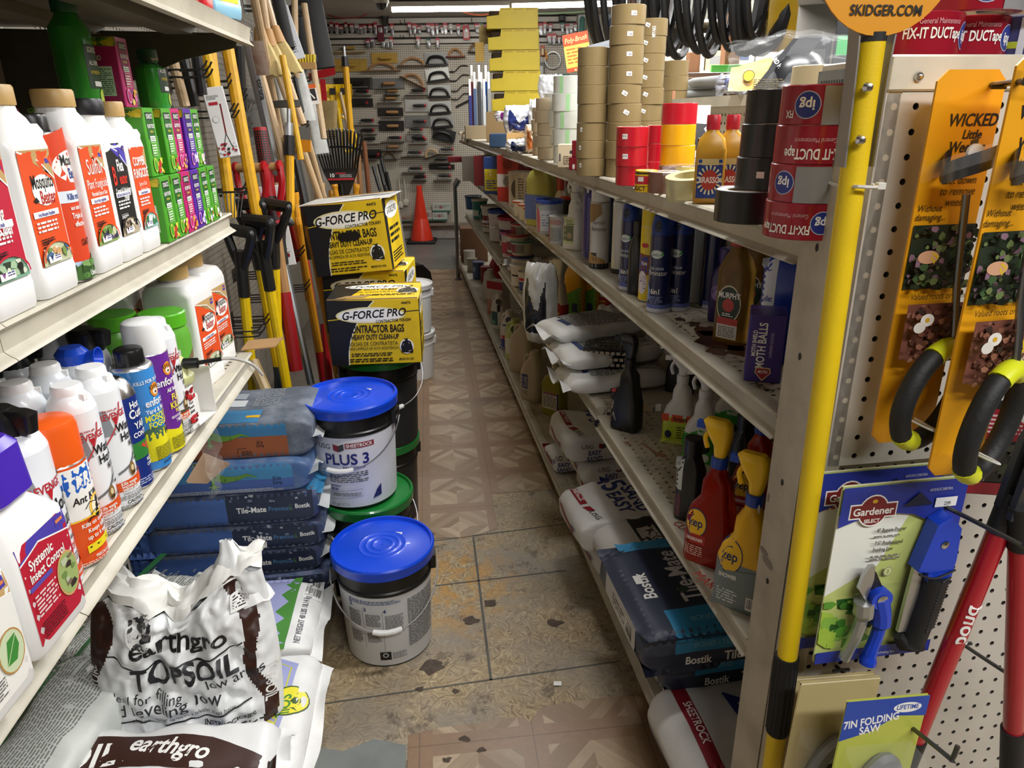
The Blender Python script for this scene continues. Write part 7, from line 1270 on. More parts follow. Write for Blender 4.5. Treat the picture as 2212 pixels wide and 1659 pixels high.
def slim(lab,q,z,w_,d_,h,col,capc,items=(),cr=.014,ch=.03,rot=RA,t_=0.,name='bottle',capn=18):
 t=thing(name,lab,'bottle',(q.x,q.y,z),rot);b=B();x,y=w_/2,d_/2;H=h-ch;b.loft([(0,x*.92,y*.9,.012),(.006,x,y,.016),(H*.74,x,y,.018),(H*.86,x*.8,y*.84,.02),(H*.95,cr*1.05,cr*1.05,.03),(H,cr,cr,.03)],M(col,.25,t=t_),4);obj('body',b,t);tr=bvh(b)
 b=B();b.lathe([(cr*1.12,H-.004),(cr*1.15,H),(cr*1.15,h-.002),(cr,h)],PL(capc,.35),capn);obj('cap',b,t)
 if items:decal(t,'label',items,onto(tr,(0,-y,0),(1,0,0),(0,0,1)),.012)
 return t
slim('matte black slim bottle between navy can and yellow polish can',q,z2,.045,.035,.195,'#1a1a1b','#1d1d1e',cr=.011)
mur=[('c',0,.085,.027,.040,'#d9cfb0'),('c',0,.085,.025,.037,'#17301f'),TT('MURPHY',.0,.098,.0165,W_,1,.75),('c',0,.083,.013,.014,'#b83a32'),('f',-.012,.058,.012,.068,W_,.004),('r',-.022,.042,.024,.056,'#b8322c'),('r',-.022,.012,.024,.042,'#dcd8d0'),('f',-.018,.014,.02,.04,'#6a6a6a',.004)]
q=gp(1577,746,z2,.03);m0=slim('amber oil soap bottle with red cap, front one behind the violet moth ball box',q,z2,.072,.05,.235,'#c09238','#a01f2c',mur,.016,.028,-.9,.8)
for px,py,w_ in((1620,715,'second one, right behind the front bottle'),(1662,700,'third one, in the shade by the blue bottle')):q=gp(px,py,z2,.03);dup(m0,(q.x,q.y,z2),-.8,'amber oil soap bottle with red cap, '+w_)
q=gp(1592,700,z2,.04);slim('orange cleaner bottle with purple label behind the soap bottles',V((q.x+.05,q.y+.05,0)),z2,.1,.07,.25,'#d98a1c','#e8c020',[('r',-.04,.12,.04,.15,'#4a2a7a'),TT('Wood & Wall',-.01,.128,.013,W_),('r',-.04,.03,.04,.115,'#e8d8b0'),('c',-.02,.07,.012,.016,'#b83a2a'),('f',.0,.04,.035,.11,'#4a2a4a',.008)],.02,.02)
q=gp(1556,700,z2,.03);slim('dark violet cleaner bottle left of the soap bottles',q,z2,.06,.045,.17,'#2a1a55','#3a2a6a',[('c',0,.07,.022,.02,'#8a6ab0'),TT('loso',0,.064,.016,W_)],.014)
q=gp(1690,792,z2,.05);slim('big blue bottle with white cap against the end panel',q,z2,.10,.08,.27,'#17389a','#d8d8d6',[('r',-.05,.05,-.02,.2,'#d8dce4'),TT('Toilet',-.036,.12,.016,'#17389a')],.024,.028)
q=atz(1628,828,z2);t=carton('violet moth ball carton standing at the shelf lip',(q.x+.03,q.y+.035,z2),-.42,.062,.068,.125,'#3c2a78',[('t','MOTH BALLS',.0,.068,.020,W_,{'bold':1,'sx':.72,'rot':pi/2}),('t','MOTH SHIELD',-.016,.072,.010,W_,{'bold':1,'sx':.75,'rot':pi/2}),('t','LAVENDER SCENTED',.012,.07,.007,'#c8b8e0',{'sx':.7,'rot':pi/2}),('p',[(-.014,.018),(0,.002),(.014,.018),(.012,.028),(-.012,.028)],'#d8c8a0'),('p',[(-.012,.018),(0,.005),(.012,.018),(.0105,.026),(-.0105,.026)],'#a82a3a'),TT('MOTH',0,.017,.008,W_,1,.7)],name='moth_ball_box')
decal(t,'side_print',[('p',[(-.02,.105),(-.008,.088),(.006,.105),(.002,.118),(-.018,.118)],'#c88a3a'),('f',-.03,.03,.03,.085,'#c8b8e8',.006),('r',-.03,.026,.03,.03,'#a8324a'),('f',-.03,.006,.03,.024,'#8a78c0',.004)],flat((-.031,0,0),(0,-1,0),(0,0,1)),1)
# farther along the second shelf
def trigw(lab,px,py,z,**k):q=gp(px,py,z,.03);return trigger_bottle(lab,(q.x,q.y,z),k.pop('rot',-.9),**k)
trigw('white floor cleaner spray bottle with green label, lid hidden under the shelf',1240,540,z2,w=.085,d=.055,h=.26,body='#d8d6cc',head='#d0cec6',collar='#c8c6be',items=[('r',-.03,.02,.02,.115,'#c8cc9a'),TT('Bona',-.006,.095,.022,'#4a5a3a',0,.8),('r',-.03,.088,.02,.092,'#5a7a3a'),('r',-.028,.03,.018,.085,'#6a7058'),('c',.0,.05,.012,.010,'#b09a78')])
def tin(lab,px,py,r,h,col,lidc,items=(),z=z2,rot=RA,cat='can',name='tin_can',sq=None):
 q=gp(px,py,z,r);t=thing(name,lab,cat,(q.x,q.y,z),rot);b=B();b.lathe([(r*.97,0),(r,.003),(r,h-.006),(r*1.03,h-.004),(r*1.03,h),(r*.9,h)],M(col,.35),24);obj('body',b,t);b=B();b.lathe([(r*.9,h-.004),(r*.85,h-.002),(.001,h-.003)],M(lidc,.3,.7),20,cap0=False);obj('lid',b,t)
 if items:decal(t,'label',items,wrap(r),.012)
 return t
tin('tin with black and orange label and white instructions at the shelf lip',1208,527,.04,.10,'#b8bab8','#c8c8c4',[('r',-.07,.0,-.026,.06,'#c8321e'),('r',-.07,.06,-.026,.095,'#1a1a1c'),('f',-.02,.01,.03,.06,'#6a6a6a',.005),('f',-.02,.07,.03,.09,'#b04a3a',.006)])
tin('black and red tin behind the white-labelled one',1225,498,.033,.135,'#c8321e','#c0c0bc',[('r',-.06,.065,.06,.125,'#1f2a24')]);tin('black and red tin half hidden left of the white-labelled one',1192,505,.033,.07,'#c8321e','#c0c0bc',[('r',-.06,.035,.06,.065,'#1f2a24')])
pailsm=lambda lab,px,py,r,h,body,lid,z,items=(),b_=None:(lambda q:pail(lab,(q.x,q.y,z),RA,r,h,body,lid,rimc=body,items=items,bail=b_,lidmark=0,ears=b_ is not None,labelz=(0,.8)))(gp(px,py,z,r))
pailsm('clear tub with blue lid and crumpled film at the shelf lip',1186,510,.05,.14,'#9a9fa4','#1f3f9a',z2,[('r',-.06,.02,.06,.1,'#b8bcc4'),('c',-.02,.06,.012,.05,'#b85a6a'),('f',.0,.03,.05,.09,'#5a6a8a',.01)])
q=gp(1175,495,z2,.06);t=slim('tall jug of yellow and blue liquid with a white cap',V((q.x+.01,q.y+.06,0)),z2,.13,.11,.29,'#b8b25a','#d8d8d0',[],.022,.024,RA,.25);decal(t,'label',[('r',-.0648,.03,.0648,.135,'#4a5f9a')],flat((0,-.0556,0),(1,0,0),(0,0,1)),1);decal(t,'side_label',[('r',-.053,.03,.053,.135,'#4a5f9a')],flat((-.0656,0,0),(0,-1,0),(0,0,1)),1)
for i,(px,py)in enumerate(((1187,500),(1207,490),(1220,485),(1228,482))):q=gp(px,py,z2,.03);slim('white glue bottle with red cone tip, %s from the left'%ordn_(i),V((q.x+.06,q.y+.08,0)),z2,.06,.04,.21,'#d4ccba','#b8402c',[('p',[(-.02,.05),(.01,.05),(.0,.09)],'#d86a2a')],.014,.05,name='glue_bottle')
for i,(px,py)in enumerate(((1128,470),(1140,478),(1152,487))):pailsm('small white tub with orange lid, %s from the left before the white cartons'%ordn_(i),px,py,.04,.075,'#d6d0c4','#c85a34',z2)
for i,(px,py,w_,h,c,it,lab)in enumerate(((1130,458,.12,.19,'#cfc6b6',[TT('ROLL-A-TEX',0,.165,.014,K_),('f',-.05,.03,.05,.155,'#6a6258',.012)],'white texture powder carton with printed lines, nearest of three'),(1106,452,.09,.185,'#c9bfae',[('f',-.03,.03,.03,.16,'#6a6258',.014)],'white texture powder carton, middle of three'),(1092,446,.09,.18,'#c4b9a8',[('c',0,.09,.03,.05,'#5a524a')],'white texture powder carton, farthest of three'),(1075,436,.13,.25,'#b8322a',[('r',-.065,.08,.065,.15,'#d8d0c8'),('c',0,.11,.03,.03,'#8a8a88'),('c',0,.2,.03,.025,'#8a1f1c')],'tall red and white carton with a wheel picture'),(1085,445,.06,.12,'#b83a30',[('r',-.02,.0,.02,.05,'#d8c8bc')],'small red carton beside the tall red and white one'),(1046,420,.13,.22,'#2a4a8a',[('r',-.06,.02,.03,.15,'#d8c42a'),TT('2',-.02,.11,.04,W_),('f',-.05,.03,.02,.09,'#2a4a8a',.014)],'blue carton with yellow panel at the far end of the second shelf'),(1020,402,.1,.2,'#8a3038',[],'dark red carton farthest on the second shelf'),(1000,392,.14,.18,'#8a8278',[],'grey carton at the very end of the second shelf'))):
 q=atz(px,py,z2);carton(lab,(q.x+.08,q.y+.04,z2),-.45,w_,.09,h,c,it)
for px,py,lab in((1120,372,'red carton lying behind the white texture cartons'),(1098,368,'red carton behind the tall red and white carton')):q=atg(px,py,.22);b=B();b.rbox(.09,.07,0,q.z-z2+.03,M('#a8322c',.5),.003,k=1);tag(obj('carton',b,loc=(q.x,q.y,z2),rot=-.2),lab,'box')
q=gp(1040,412,z2,.06);pailsm('jar with green lid and pale label on the far second shelf',1052,400,.075,.26,'#b8c4b4','#2a7a44',z2)
# ---------------------------------------------------------------- third shelf
zn=.641
def fan(lab,px,py,body,lo,its,**k):q=gp(px,py,zn,.035);return trigger_bottle(lab,(q.x,q.y,zn),-.5,w=.09,d=.06,h=.27,body=body,lower=lo,head='#d9dad8',collar='#d9dad8',items=its,**k)
fan('white spray bottle with yellow-green label and orange band, farthest of the group',1462,962,'#d9d9d4','#b8cc3a',[('r',-.045,.07,.045,.092,'#d8481c'),TT('fantastik',.01,.074,.018,K_,1,.7),('f',-.0,.012,.035,.06,'#4a5a1a',.008),('c',-.024,.03,.010,.012,'#1c2a4a'),('r',-.045,.0,.045,.012,'#c8d86a')])
f2=fan('green spray bottle with black lettering beside the yellow-green one',1508,1003,'#d9d9d4','#4aa83a',[('p',[(-.045,.08),(.0,.1),(.045,.085),(.045,.0),(-.045,0)],'#3fa03a'),TT('fantastik',.015,.085,.018,W_,1,.7),TT('Fresh!',-.022,.06,.02,W_,1,.7),('c',.018,.045,.012,.012,'#1a2a1a'),('c',.018,.018,.012,.012,'#e0e8e0')])
for i,(px,py)in enumerate(((1570,990),(1600,985))):q=gp(px,py,zn,.035);dup(f2,(q.x+.04,q.y+.1,zn),-.5,'green spray bottle with black lettering, %s in the shade'%('left of two','right of two')[i])
zb=[('c',-.024,.098,.024,.034,'#1c2a5a'),('c',-.024,.098,.022,.031,'#e8b61c'),TT('zep',-.024,.09,.028,'#1c2a5a',1,.8)]
zr=trigw('red translucent cleaner bottle with yellow trigger, in front of the others',1528,1226,zn,w=.105,d=.06,h=.33,body='#d02c10',t_=.65,items=zb+[('r',-.046,.05,.0,.072,'#a81c14'),TT('DEGREASER',-.024,.056,.010,W_,1,.7),('f',-.045,.016,-.005,.046,'#d8b0a0',.005)],rot=-.75,rough=.15)
q=gp(1600,1150,zn,.035);dup(zr,(q.x+.03,q.y+.02,zn),-.6,'red translucent cleaner bottle with yellow trigger, half hidden behind its twin')
q=gp(1610,1060,zn,.035);trigger_bottle('brown wood cleaner bottle with yellow trigger at the back by the end panel',(q.x+.04,q.y+.03,zn),-.55,w=.1,d=.06,h=.32,body='#5a2414',items=zb)
trigw('yellow and grey cleaner bottle with yellow trigger, nearest on the third shelf',1597,1322,zn,w=.105,d=.062,h=.325,body='#e5b012',lower='#6f7b7c',items=[('c',-.022,.115,.025,.036,'#1c2a5a'),('c',-.022,.115,.023,.033,'#e8b61c'),TT('zep',-.022,.107,.028,'#1c2a5a',1,.8),('p',[(-.05,.0),(.05,.0),(.05,.1),(-.02,.085),(-.05,.1)],'#6f7b7c'),TT('SHOWER',-.022,.068,.012,W_,1,.7),('f',-.04,.014,.0,.045,'#c8d0d0',.006),('b',.018,.012,.042,.04)],rot=-.75)
q=gp(1484,1132,zn,.03);slim('black flat bottle with pale side label beside the red cleaner bottles',q,zn,.065,.045,.21,'#1b1b1d','#1b1b1d',[('r',-.031,.08,-.012,.16,'#c8ccc8'),('r',-.031,.01,-.012,.07,'#5a2a34')],.019,.034)
q=gp(1560,1080,zn,.03);slim('second black flat bottle behind the red cleaner bottle',V((q.x+.06,q.y+.04,0)),zn,.06,.045,.2,'#151517','#151517',[],.019,.034)
for i,(px,py,dx)in enumerate(((1352,935,0),(1400,885,.12),(1445,878,.17))):q=gp(px,py,zn,.035);trigger_bottle('matte black trigger spray bottle, '+('front one by the tile sample stack','one behind the front one','deepest of three in the dark')[i],(q.x+dx,q.y+dx*.4,zn),-.75,w=.095,d=.06,h=.30,body='#161617',head='#1b1b1c',collar='#151516',items=[('r',-.044,.03,-.02,.13,'#2a2526'),('r',-.042,.11,-.03,.13,'#a8342c'),TT('PROTECT',-.032,.08,.010,'#d8d0cc',1,.7,rot=1.4),('p',[(-.044,.03),(-.02,.03),(-.03,.06)],'#b8b4b0')]if i==0 else())
# --- farther along the third shelf
zm,zf=.669,.711
def lay(lab,px,py,z,L,W,H,rot,col,nm='powder_bag',seed=0,left=None,side=None,top=None,**k):
 """sack whose seen front corner foot is at px,py; left = print on the end towards the aisle"""
 q=atz(px,py,z);t=sack(lab,(q.x+(L/2)*cos(rot),q.y+(L/2)*sin(rot),z),rot,L,W,H,col,name=nm,seed=seed,top=top,front=side,**k)
 if left:decon(t,left,(-L/2,0,0),(0,-1,0),(0,0,1),'end_print')
 return t
news=[('f',-.1,-.08,.16,.08,'#55585c',.009),('r',-.12,-.05,-.1,.03,'#2a3a6a')]
for i,(px,py,z,s)in enumerate(((1212,838,.672,'lowest'),(1205,790,.735,'second from the bottom'),(1178,735,.79,'topmost'))):
 lay('white plastic grout bag with printed back, %s of the sagging pile'%s,px,py,z,.36,.22,.065,.12+.1*i,'#d8d8d4',seed=31+i,wr=.012,top=news,e=.6)
q=gp(1345,690,.8,.05);wrapbag('white pillow-shaped bag standing behind the grout pile',1340,690,2.55,.2,.2,.1,'#c8c4bc','#bdb8b0',zm)
q=atz(1275,864,zn)
for i in range(8):
 t=thing('tile_sample_pack','black tray of small sample tiles, %s from the bottom of the stack'%ordn_(i),'tile pack',(q.x+.09+rnd.uniform(-.006,.006),q.y+.1,zn+.0205*i),-.35+rnd.uniform(-.05,.05));b=B();b.rbox(.09,.08,0,.019,M('#1c1f24',.2,coat=.5),.012);obj('tray',b,t);b=B();tm=M('#b8ae9c',.4)
 for k in range(9):b.box(-.08+k*.018,-.082,.006,-.068+k*.018,-.079,.016,tm);i==7 and[b.box(-.08+k*.018,-.06+j*.035,.0192,-.068+k*.018,-.032+j*.035,.0205,M('#5a5d5c',.3))for j in range(4)]
 obj('tiles',b,t)
rk_=[('p',[(-.035,.02),(.035,.02),(.03,.1),(-.03,.1)],'#a81f2c'),('f',-.02,.025,.02,.09,'#d8c832',.013)]
k1=trigw('red cleaner spray bottle with yellow lettering, in front of the yellow-green jugs',1207,702,zm,w=.085,d=.06,h=.29,body='#cfc9c4',lower='#a81f2c',head='#d8d4cc',collar='#cfcac2',items=rk_,rot=-.7)
q=gp(1290,700,zm,.05);dup(k1,(q.x+.05,q.y+.06,zm),-.7,'red cleaner spray bottle with yellow lettering, behind the grout pile')
for i,(px,py)in enumerate(((1232,700),(1265,700))):q=gp(px,py,zm,.05);slim('yellow-over-green cleaner jug with navy cap, %s of two'%('left','right')[i],V((q.x+.04,q.y+.08,0)),zm,.1,.07,.29,'#d9a01c','#1a2350',[('p',[(-.045,.0),(.045,.0),(.045,.15),(-.045,.1)],'#5a9a3a'),('r',-.0,.03,.03,.07,'#2a3a6a')],.02,.03)
wrapbag('tall grout bag with black label and white twisted top',1168,668,2.75,.15,.33,.12,'#c6c6c2','#23262e',zm,-.6,'grout_bag')
for px,py,r,h,bd,ld,z,lab,it,bl in((1128,622,.058,.12,'#d6d2c8','#dcd8ce',zm,'white tub with dark lettering left of the grout bag',[('f',-.03,.04,.03,.08,'#333',.02)],None),(1138,634,.04,.11,'#d6d2c8','#dcd8ce',zm,'small white tub with red and blue label before the larger one',[('r',-.05,.01,.05,.06,'#1f3a8a'),('r',-.05,.065,.05,.08,'#b8242c')],None),(1095,590,.06,.11,'#d0ccc4','#b8242c',zm,'white tub with red lid, lower of the near pair',[('r',-.05,.03,.05,.09,'#8a8a88')],None),(1128,592,.062,.10,'#d0ccc4','#1f3f9a',zm,'white tub with blue lid behind the lettered white tub',[],None),(1086,560,.06,.16,'#c8c0c0','#b84a8a',zf,'white tub with pink lid farther along',[('r',-.05,.03,.05,.1,'#b8343c')],None),(1062,525,.085,.22,'#cfcac0','#1f3f9a',zf,'white pail with blue lid on the third shelf',[],.3),(1052,505,.085,.2,'#cfcac0','#d0ccc2',zf,'white pail with black lettering and wire handle',[('r',-.08,.06,.08,.13,'#8a2a2a'),('f',-.05,.02,.05,.06,'#2a2a2a',.02)],.35),(1030,475,.06,.17,'#1f7a74','#cfcac0',zf,'teal jar with white collar on the far third shelf',[('r',-.03,.03,.03,.08,'#c8d4d0')],None),(1014,455,.07,.13,'#1f5a8a','#2a2a2a',zf,'blue tub at the far end of the third shelf',[],None)):pailsm(lab,px,py,r,h,bd,ld,z,it,bl)
for i,(px,py,z,ld,lab)in enumerate(((1095,590,zm+.111,'#b8242c','white tub with red lid, upper of the near pair'),(1128,592,zm+.101,'#1f8a6a','white tub with green lid on top of the blue-lidded one'),(1128,585,zm+.19,'#b8242c','white tub with red lid on top of the green-lidded one'))):
 q=gp(px,py,zm,.06);pail(lab,(q.x,q.y,z),RA,.06,.088 if i!=0 else.11,'#d0ccc4',ld,rimc='#d0ccc4',bail=None,lidmark=0,ears=False,labelz=(0,.8),items=[('r',-.05,.02,.0,.07,'#8a2430'),('r',.0,.02,.05,.07,'#8a8a88')])
q=gp(1098,540,zf,.11);pail('large white tub with wide red lid and a white price card',(q.x+.03,q.y+.05,zf),RA,.10,.2,'#cfcac0','#a81f34',rimc='#cfcac0',bail=None,lidmark=0,ears=False,labelz=(0,.8),items=[('r',-.08,.04,.06,.12,'#2a2a2e'),('p',[(.0,.12),(.06,.14),(.08,.05),(.03,.03)],'#dcd8d0'),TT('5',.045,.07,.05,K_)])
# ---------------------------------------------------------------- base shelf
zb_=Z4+.001
def jug2(lab,px,py,w_,d_,h,col,it=(),cap=None,rot=-.8,spray=None,t_=0.):
 q=gp(px,py,zb_,d_/2);t=thing('jug',lab,'jug',(q.x,q.y,zb_),rot);b=B();x,y=w_/2,d_/2;m=M(col,.35,t=t_);b.loft([(0,x*.94,y*.92,.02),(.008,x,y,.03),(h*.56,x,y,.03),(h*.70,x*.86,y*.9,.03),(h*.88,x*.42,y*.5,.03),(h*.92,.022,.022,.03)],m,4);obj('body',b,t);tr=bvh(b)
 b=B();b.tube(smooth_path([(-x*.86,0,h*.55),(-x*.98,0,h*.70),(-x*.8,0,h*.86),(-x*.3,0,h*.88)],4),.011,m,8);obj('handle',b,t)
 b=B();b.lathe([(.024,h*.915),(.025,h*.92),(.025,h*.99),(.023,h)],M(cap or col,.4),18);obj('cap',b,t)
 if it:decal(t,'label',it,onto(tr,(0,-y,0),(1,0,0),(0,0,1)),.02)
 if spray:b=B();b.tube([(x*.3,-y*.6,h*.75),(x*.6,-y*1.1,h*.80)],.016,M('#d0ccc4',.4),10);b.tube([(x*.6,-y*1.1,h*.80),(x*.75,-y*1.4,h*.82)],.021,M(spray,.35),10);b.tube([(x*.5,-y,h*.7),(x*.5,-y,h*.52)],.012,M(spray,.35),8);obj('spray_wand',b,t)
 return t
jug2('large beige gallon jug with moulded handle on the base shelf',1128,808,.165,.15,.31,'#b9ae96')
t=jug2('beige jug with curved handle and blue label on the base shelf',1155,868,.13,.12,.27,'#b5ab95',[('r',-.05,.07,.0,.15,'#2a3f7a'),('f',-.045,.08,-.005,.14,'#c8b8b0',.012),('f',-.045,.03,-.0,.06,'#6a6a70',.008)])
q=gp(1198,903,zb_,.06);slim('yellow-green cleaner bottle with white label on the base shelf',q,zb_,.115,.09,.27,'#a8a23a','#c8c4a8',[('r',-.05,.04,.05,.13,'#d0ccc4'),('f',-.04,.05,.04,.115,'#4a4a50',.008),('r',-.05,.118,.05,.123,'#2a2f6a'),('r',-.045,.124,.04,.129,'#a8343c'),('r',.042,.04,.05,.13,'#22306a')],.015,.03,-.75,.3)
for px,py,c,lab,it,sp in((1073,712,'#cfcbc2','white jug with green label and black sprayer on the base shelf',[('r',-.05,.03,.02,.13,'#3a5a5a'),('c',-.02,.05,.02,.015,'#5a9a7a')],'#1a1a1c'),(1086,757,'#cfcbc2','white jug with red and blue label on the base shelf',[('r',-.06,.0,.06,.07,'#1f3a8a'),('r',-.06,.07,.06,.095,'#b8242c'),('r',-.06,.16,.06,.17,'#1f3a7a')],'#22305a'),(1095,780,'#b8c47a','pale green jug with dark green sprayer beside the beige jug',[('r',-.05,.04,.0,.14,'#dcdcd2')],'#1c3a2a'),(1060,650,'#cfcbc2','white jug half hidden behind the red and white can',[],None)):jug2(lab,px,py,.12,.09,.26,c,it,spray=sp)
q=atz(1060,682,zb_);carton('tall red, white and blue solvent can on the base shelf',(q.x+.07,q.y+.06,zb_),-.75,.15,.1,.26,'#c8c0bc',[('r',-.075,.2,.075,.26,'#a81f2c'),('r',-.075,.0,.0,.12,'#b86a4a'),('r',.0,.0,.075,.15,'#1f2f7a'),('f',-.07,.02,-.01,.18,'#c8b0a8',.014)])
q=gp(1058,610,zb_,.1);t=thing('funnel','red plastic funnel standing upside down on the base shelf','funnel',(q.x+.06,q.y,zb_));b=B();b.lathe([(.12,0),(.125,.01),(.035,.2),(.02,.3),(.016,.3)],M('#a81522',.35),26,cap0=False);obj('cone',b,t)
for i,(px,py,r,h,c)in enumerate(((1034,604,.055,.16,'#4a5f8a'),(1050,610,.05,.14,'#8a2a34'),(1038,560,.06,.24,'#3a4a7a'),(1014,572,.06,.14,'#b8b4aa'),(1003,552,.06,.14,'#b0aca2'),(996,538,.06,.14,'#b8b4aa'),(1020,588,.05,.13,'#a8a49a'))):
 nm=['blue','red','tall dark blue','white','white','white','white'][i];tin('%s paint tin on the base shelf, %s of the tin row'%(nm,ordn_(i)),px,py,r,h,c,'#1c1c1e',[('c',-.01,h*.6,.022,.026,'#8a9aba')]if i in(0,2)else[],zb_)
q=atz(985,540,zb_);b=B();b.rbox(.14,.12,0,.35,M('#6e4e36',.7),.004);tag(obj('carton',b,loc=(q.x+.17,7.6,zb_)),'brown cardboard carton at the far end of the base shelf','box')
q=aty(985,470,7.1);b=B();b.tube([(0,0,.3),(0,0,-.62)],.02,M('#8a8a88',.25,1.),10);b.tube([(0,0,.3),(.04,.0,.36)],.03,M('#8a8a88',.25,1.),10);b.lathe([(.07,-.66),(.075,-.65),(.03,-.6)],M('#6a6a6a',.3,.8),16);tag(obj('metal_stand',b,loc=tuple(q)),'chrome post standing at the far end of the right shelving','stand')
q=aty(990,345,6.9);b=B();b.rbox(.1,.05,-.02,.03,M('#7a1c24',.4),.006);tag(obj('tool_case',b,loc=tuple(q)),'dark red case at the far end of the second shelf','case')
# bags of joint compound and mortar
def e90(num,L):return[('t','EASY',-.06,-.035,.07,'#22307a',{'bold':1,'sx':.8,'rot':-pi/2+.1}),('t','SAND',.0,-.03,.07,'#22307a',{'bold':1,'sx':.8,'rot':-pi/2+.1}),('t',num,-.06,.09,.11,'#22307a',{'bold':1,'rot':-pi/2+.1}),('r',-.165,-.01,-.14,.12,'#8a1c2a'),('t','SHEETROCK',-.157,.06,.022,W_,{'bold':1,'sx':.75,'rot':-pi/2}),('p',[(-.165,-.03),(-.14,-.03),(-.13,-.06),(-.155,-.06)],'#8a1c2a'),('t','USG',-.15,-.09,.03,'#333',{'rot':-pi/2+.2})]
def eside(num):return[('t','USG',-.115,.062,.026,'#333'),('p',[(-.07,.062),(-.055,.056),(-.055,.078),(-.07,.084)],'#8a1c2a'),('p',[(-.055,.056),(-.04,.063),(-.04,.085),(-.055,.078)],'#4a4a4c'),('r',-.03,.066,.06,.086,'#8a1c2a'),('t','SHEETROCK',.015,.069,.015,W_,{'bold':1,'sx':.8}),('t','EASY',-.085,.034,.026,'#22307a',{'bold':1,'sx':.9}),('t','SAND',-.085,.010,.026,'#22307a',{'bold':1,'sx':.9}),('t',num,-.0,.022,.042,'#22307a',{'bold':1})]
el=lambda:[('l',[(-.09,.07),(-.03,.05),(.05,.04)],.012,'#8a1c2a'),('t','EASY',.05,.05,.018,'#22307a',{'bold':1})]
WB='#d3d2ce'
def ebag(lab,px,py,z,num,rot,seed,H=.1,topit=True,L=.4,W=.27,**k):return lay(lab,px,py,z,L,W,H,rot,WB,'joint_compound_bag',seed,el(),eside(num),e90(num,L)if topit else None,wr=.015,e=.3,ex=14,fl=.5,pinch=.1,seam=False,**k)
for i,(px,py,z,H)in enumerate(((1262,1075,.102,.09),(1240,1020,.19,.09))):ebag('white joint compound bag lettered 90, %s of the pile of three'%('lowest','middle')[i],px,py,z,'90',.05,41+i,H,False)
ebag('white joint compound bag lettered 90, topmost and tilted',1203,975,.278,'90',.1,43,.12)
ebag('small white bag sticking out toward the aisle beside the pile lettered 90',1185,1010,.11,'90',.15,44,.09,False,.26,.15)
ebag('white joint compound bag lettered 45 with a creased front',1228,1155,.235,'45',.12,45,.12)
ebag('white joint compound bag under the one lettered 45',1268,1215,.102,'45',.08,46,.13,False)
lay('white and dark printed patch bag with a red band',1300,1235,.235,.42,.24,.11,.1,'#cbc9c4','patch_bag',47,[('l',[(-.1,.02),(.1,.06)],.02,'#8a1c2a')],None,[('r',-.1,-.12,-.02,.12,'#2a2b2c'),('p',[(-.09,-.04),(-.03,-.03),(-.03,.05),(-.09,.04)],'#c8c6c0'),('t','FIX',-.065,.0,.04,K_,{'bold':1,'rot':-1.4}),('r',-.12,-.12,.1,-.06,'#8a1c2a'),('t','DAP',-.02,-.105,.042,'#e0dcd4',{'bold':1})],wr=.01,seam=False)
lay('white bag under the patch bag',1330,1330,.102,.42,.24,.125,.05,'#cbc9c4','patch_bag',48,[('l',[(-.1,.06),(.1,.03)],.02,'#8a1c2a'),('f',-.08,.02,.05,.05,'#333',.012)],None,None,wr=.01,seam=False)
nv=lambda big:[('r',-.25,-.2,.25,.2,'#2a3146'),('p',[(-.19,.155),(.25,.155),(.25,.2),(-.2,.2)],'#3f93c4'),('r',-.17,-.2,.25,-.10,'#2f86b4')]+[TT('Tile-Mate',-.055,.03,.07,'#d8dade',1,.8,rot=pi/2),TT('Premium',.0,.04,.045,'#2f5f84',1,.85,rot=pi/2),TT('Bostik',-.165,.0,.048,W_,1,.85,rot=pi/2),('r',-.20,.01,-.18,.045,W_),TT('BOND - TILE, COULIS - CARRELAGE',.04,-.15,.022,'#7ab4d4',0,.9),('c',-.09,-.03,.015,.012,'#2f4a2a')]if big else[]
ns=[('r',-.24,.0,.24,.055,'#252c40'),('r',-.17,.056,.24,.1,'#2f86b4'),TT('Bostik',-.11,.022,.030,W_,1,.85),TT('Tile-Mate',.015,.022,.036,W_,1,.85),TT('Premium',.125,.024,.028,'#2f5f84',0,.9),TT('BOND - TILE, COULIS - CARRELAGE',.02,.07,.020,'#7ab4d4',0,.9),('f',-.09,.002,.1,.012,'#c8ccd0',.005)]
nl=[('r',-.12,.005,.12,.095,'#c9c9c6'),('f',-.06,.02,.04,.07,'#3a3a3a',.012),('b',.05,.015,.10,.075)]
NV=M('#2f374c',.5,n=.45,c2='#8a92a0',sc=12,b=.15,bs=24.)
for px,py,z,H,rot,s,lab in((1440,1560,.102,.095,.08,51,'navy tile mortar bag, lowest of the right-hand pile'),(1415,1500,.196,.10,.07,52,'navy tile mortar bag, middle of the right-hand pile'),(1372,1458,.295,.115,.06,53,'large navy tile mortar bag on top with big vertical lettering')):
 q=atz(px,py,z);t=sack(lab,(q.x+.205,q.y+.185,z),rot,.40,.37,H,'#2f374c',name='mortar_bag',seed=s,wr=.006,e=.22,ex=16,fl=.6,pinch=.06,mat=NV,top=shift(nv(s==53),.045),front=shift(ns,.045),seam=False);decon(t,nl,(-.2,0,0),(0,-1,0),(0,0,1),'end_print')
lay('white and red joint compound bag lettered 20 at the bottom edge',1425,1650,.102,.45,.26,.115,.04,WB,'joint_compound_bag',55,None,None,[('r',-.165,-.13,-.13,.13,'#8a1c2a'),('t','SHEETROCK',-.153,.0,.028,W_,{'bold':1,'sx':.8,'rot':-pi/2}),('t','20',-.04,-.0,.15,'#22307a',{'bold':1,'rot':-pi/2+.1}),('f',.08,-.1,.11,.1,'#22307a',.012)],wr=.008,seam=False)
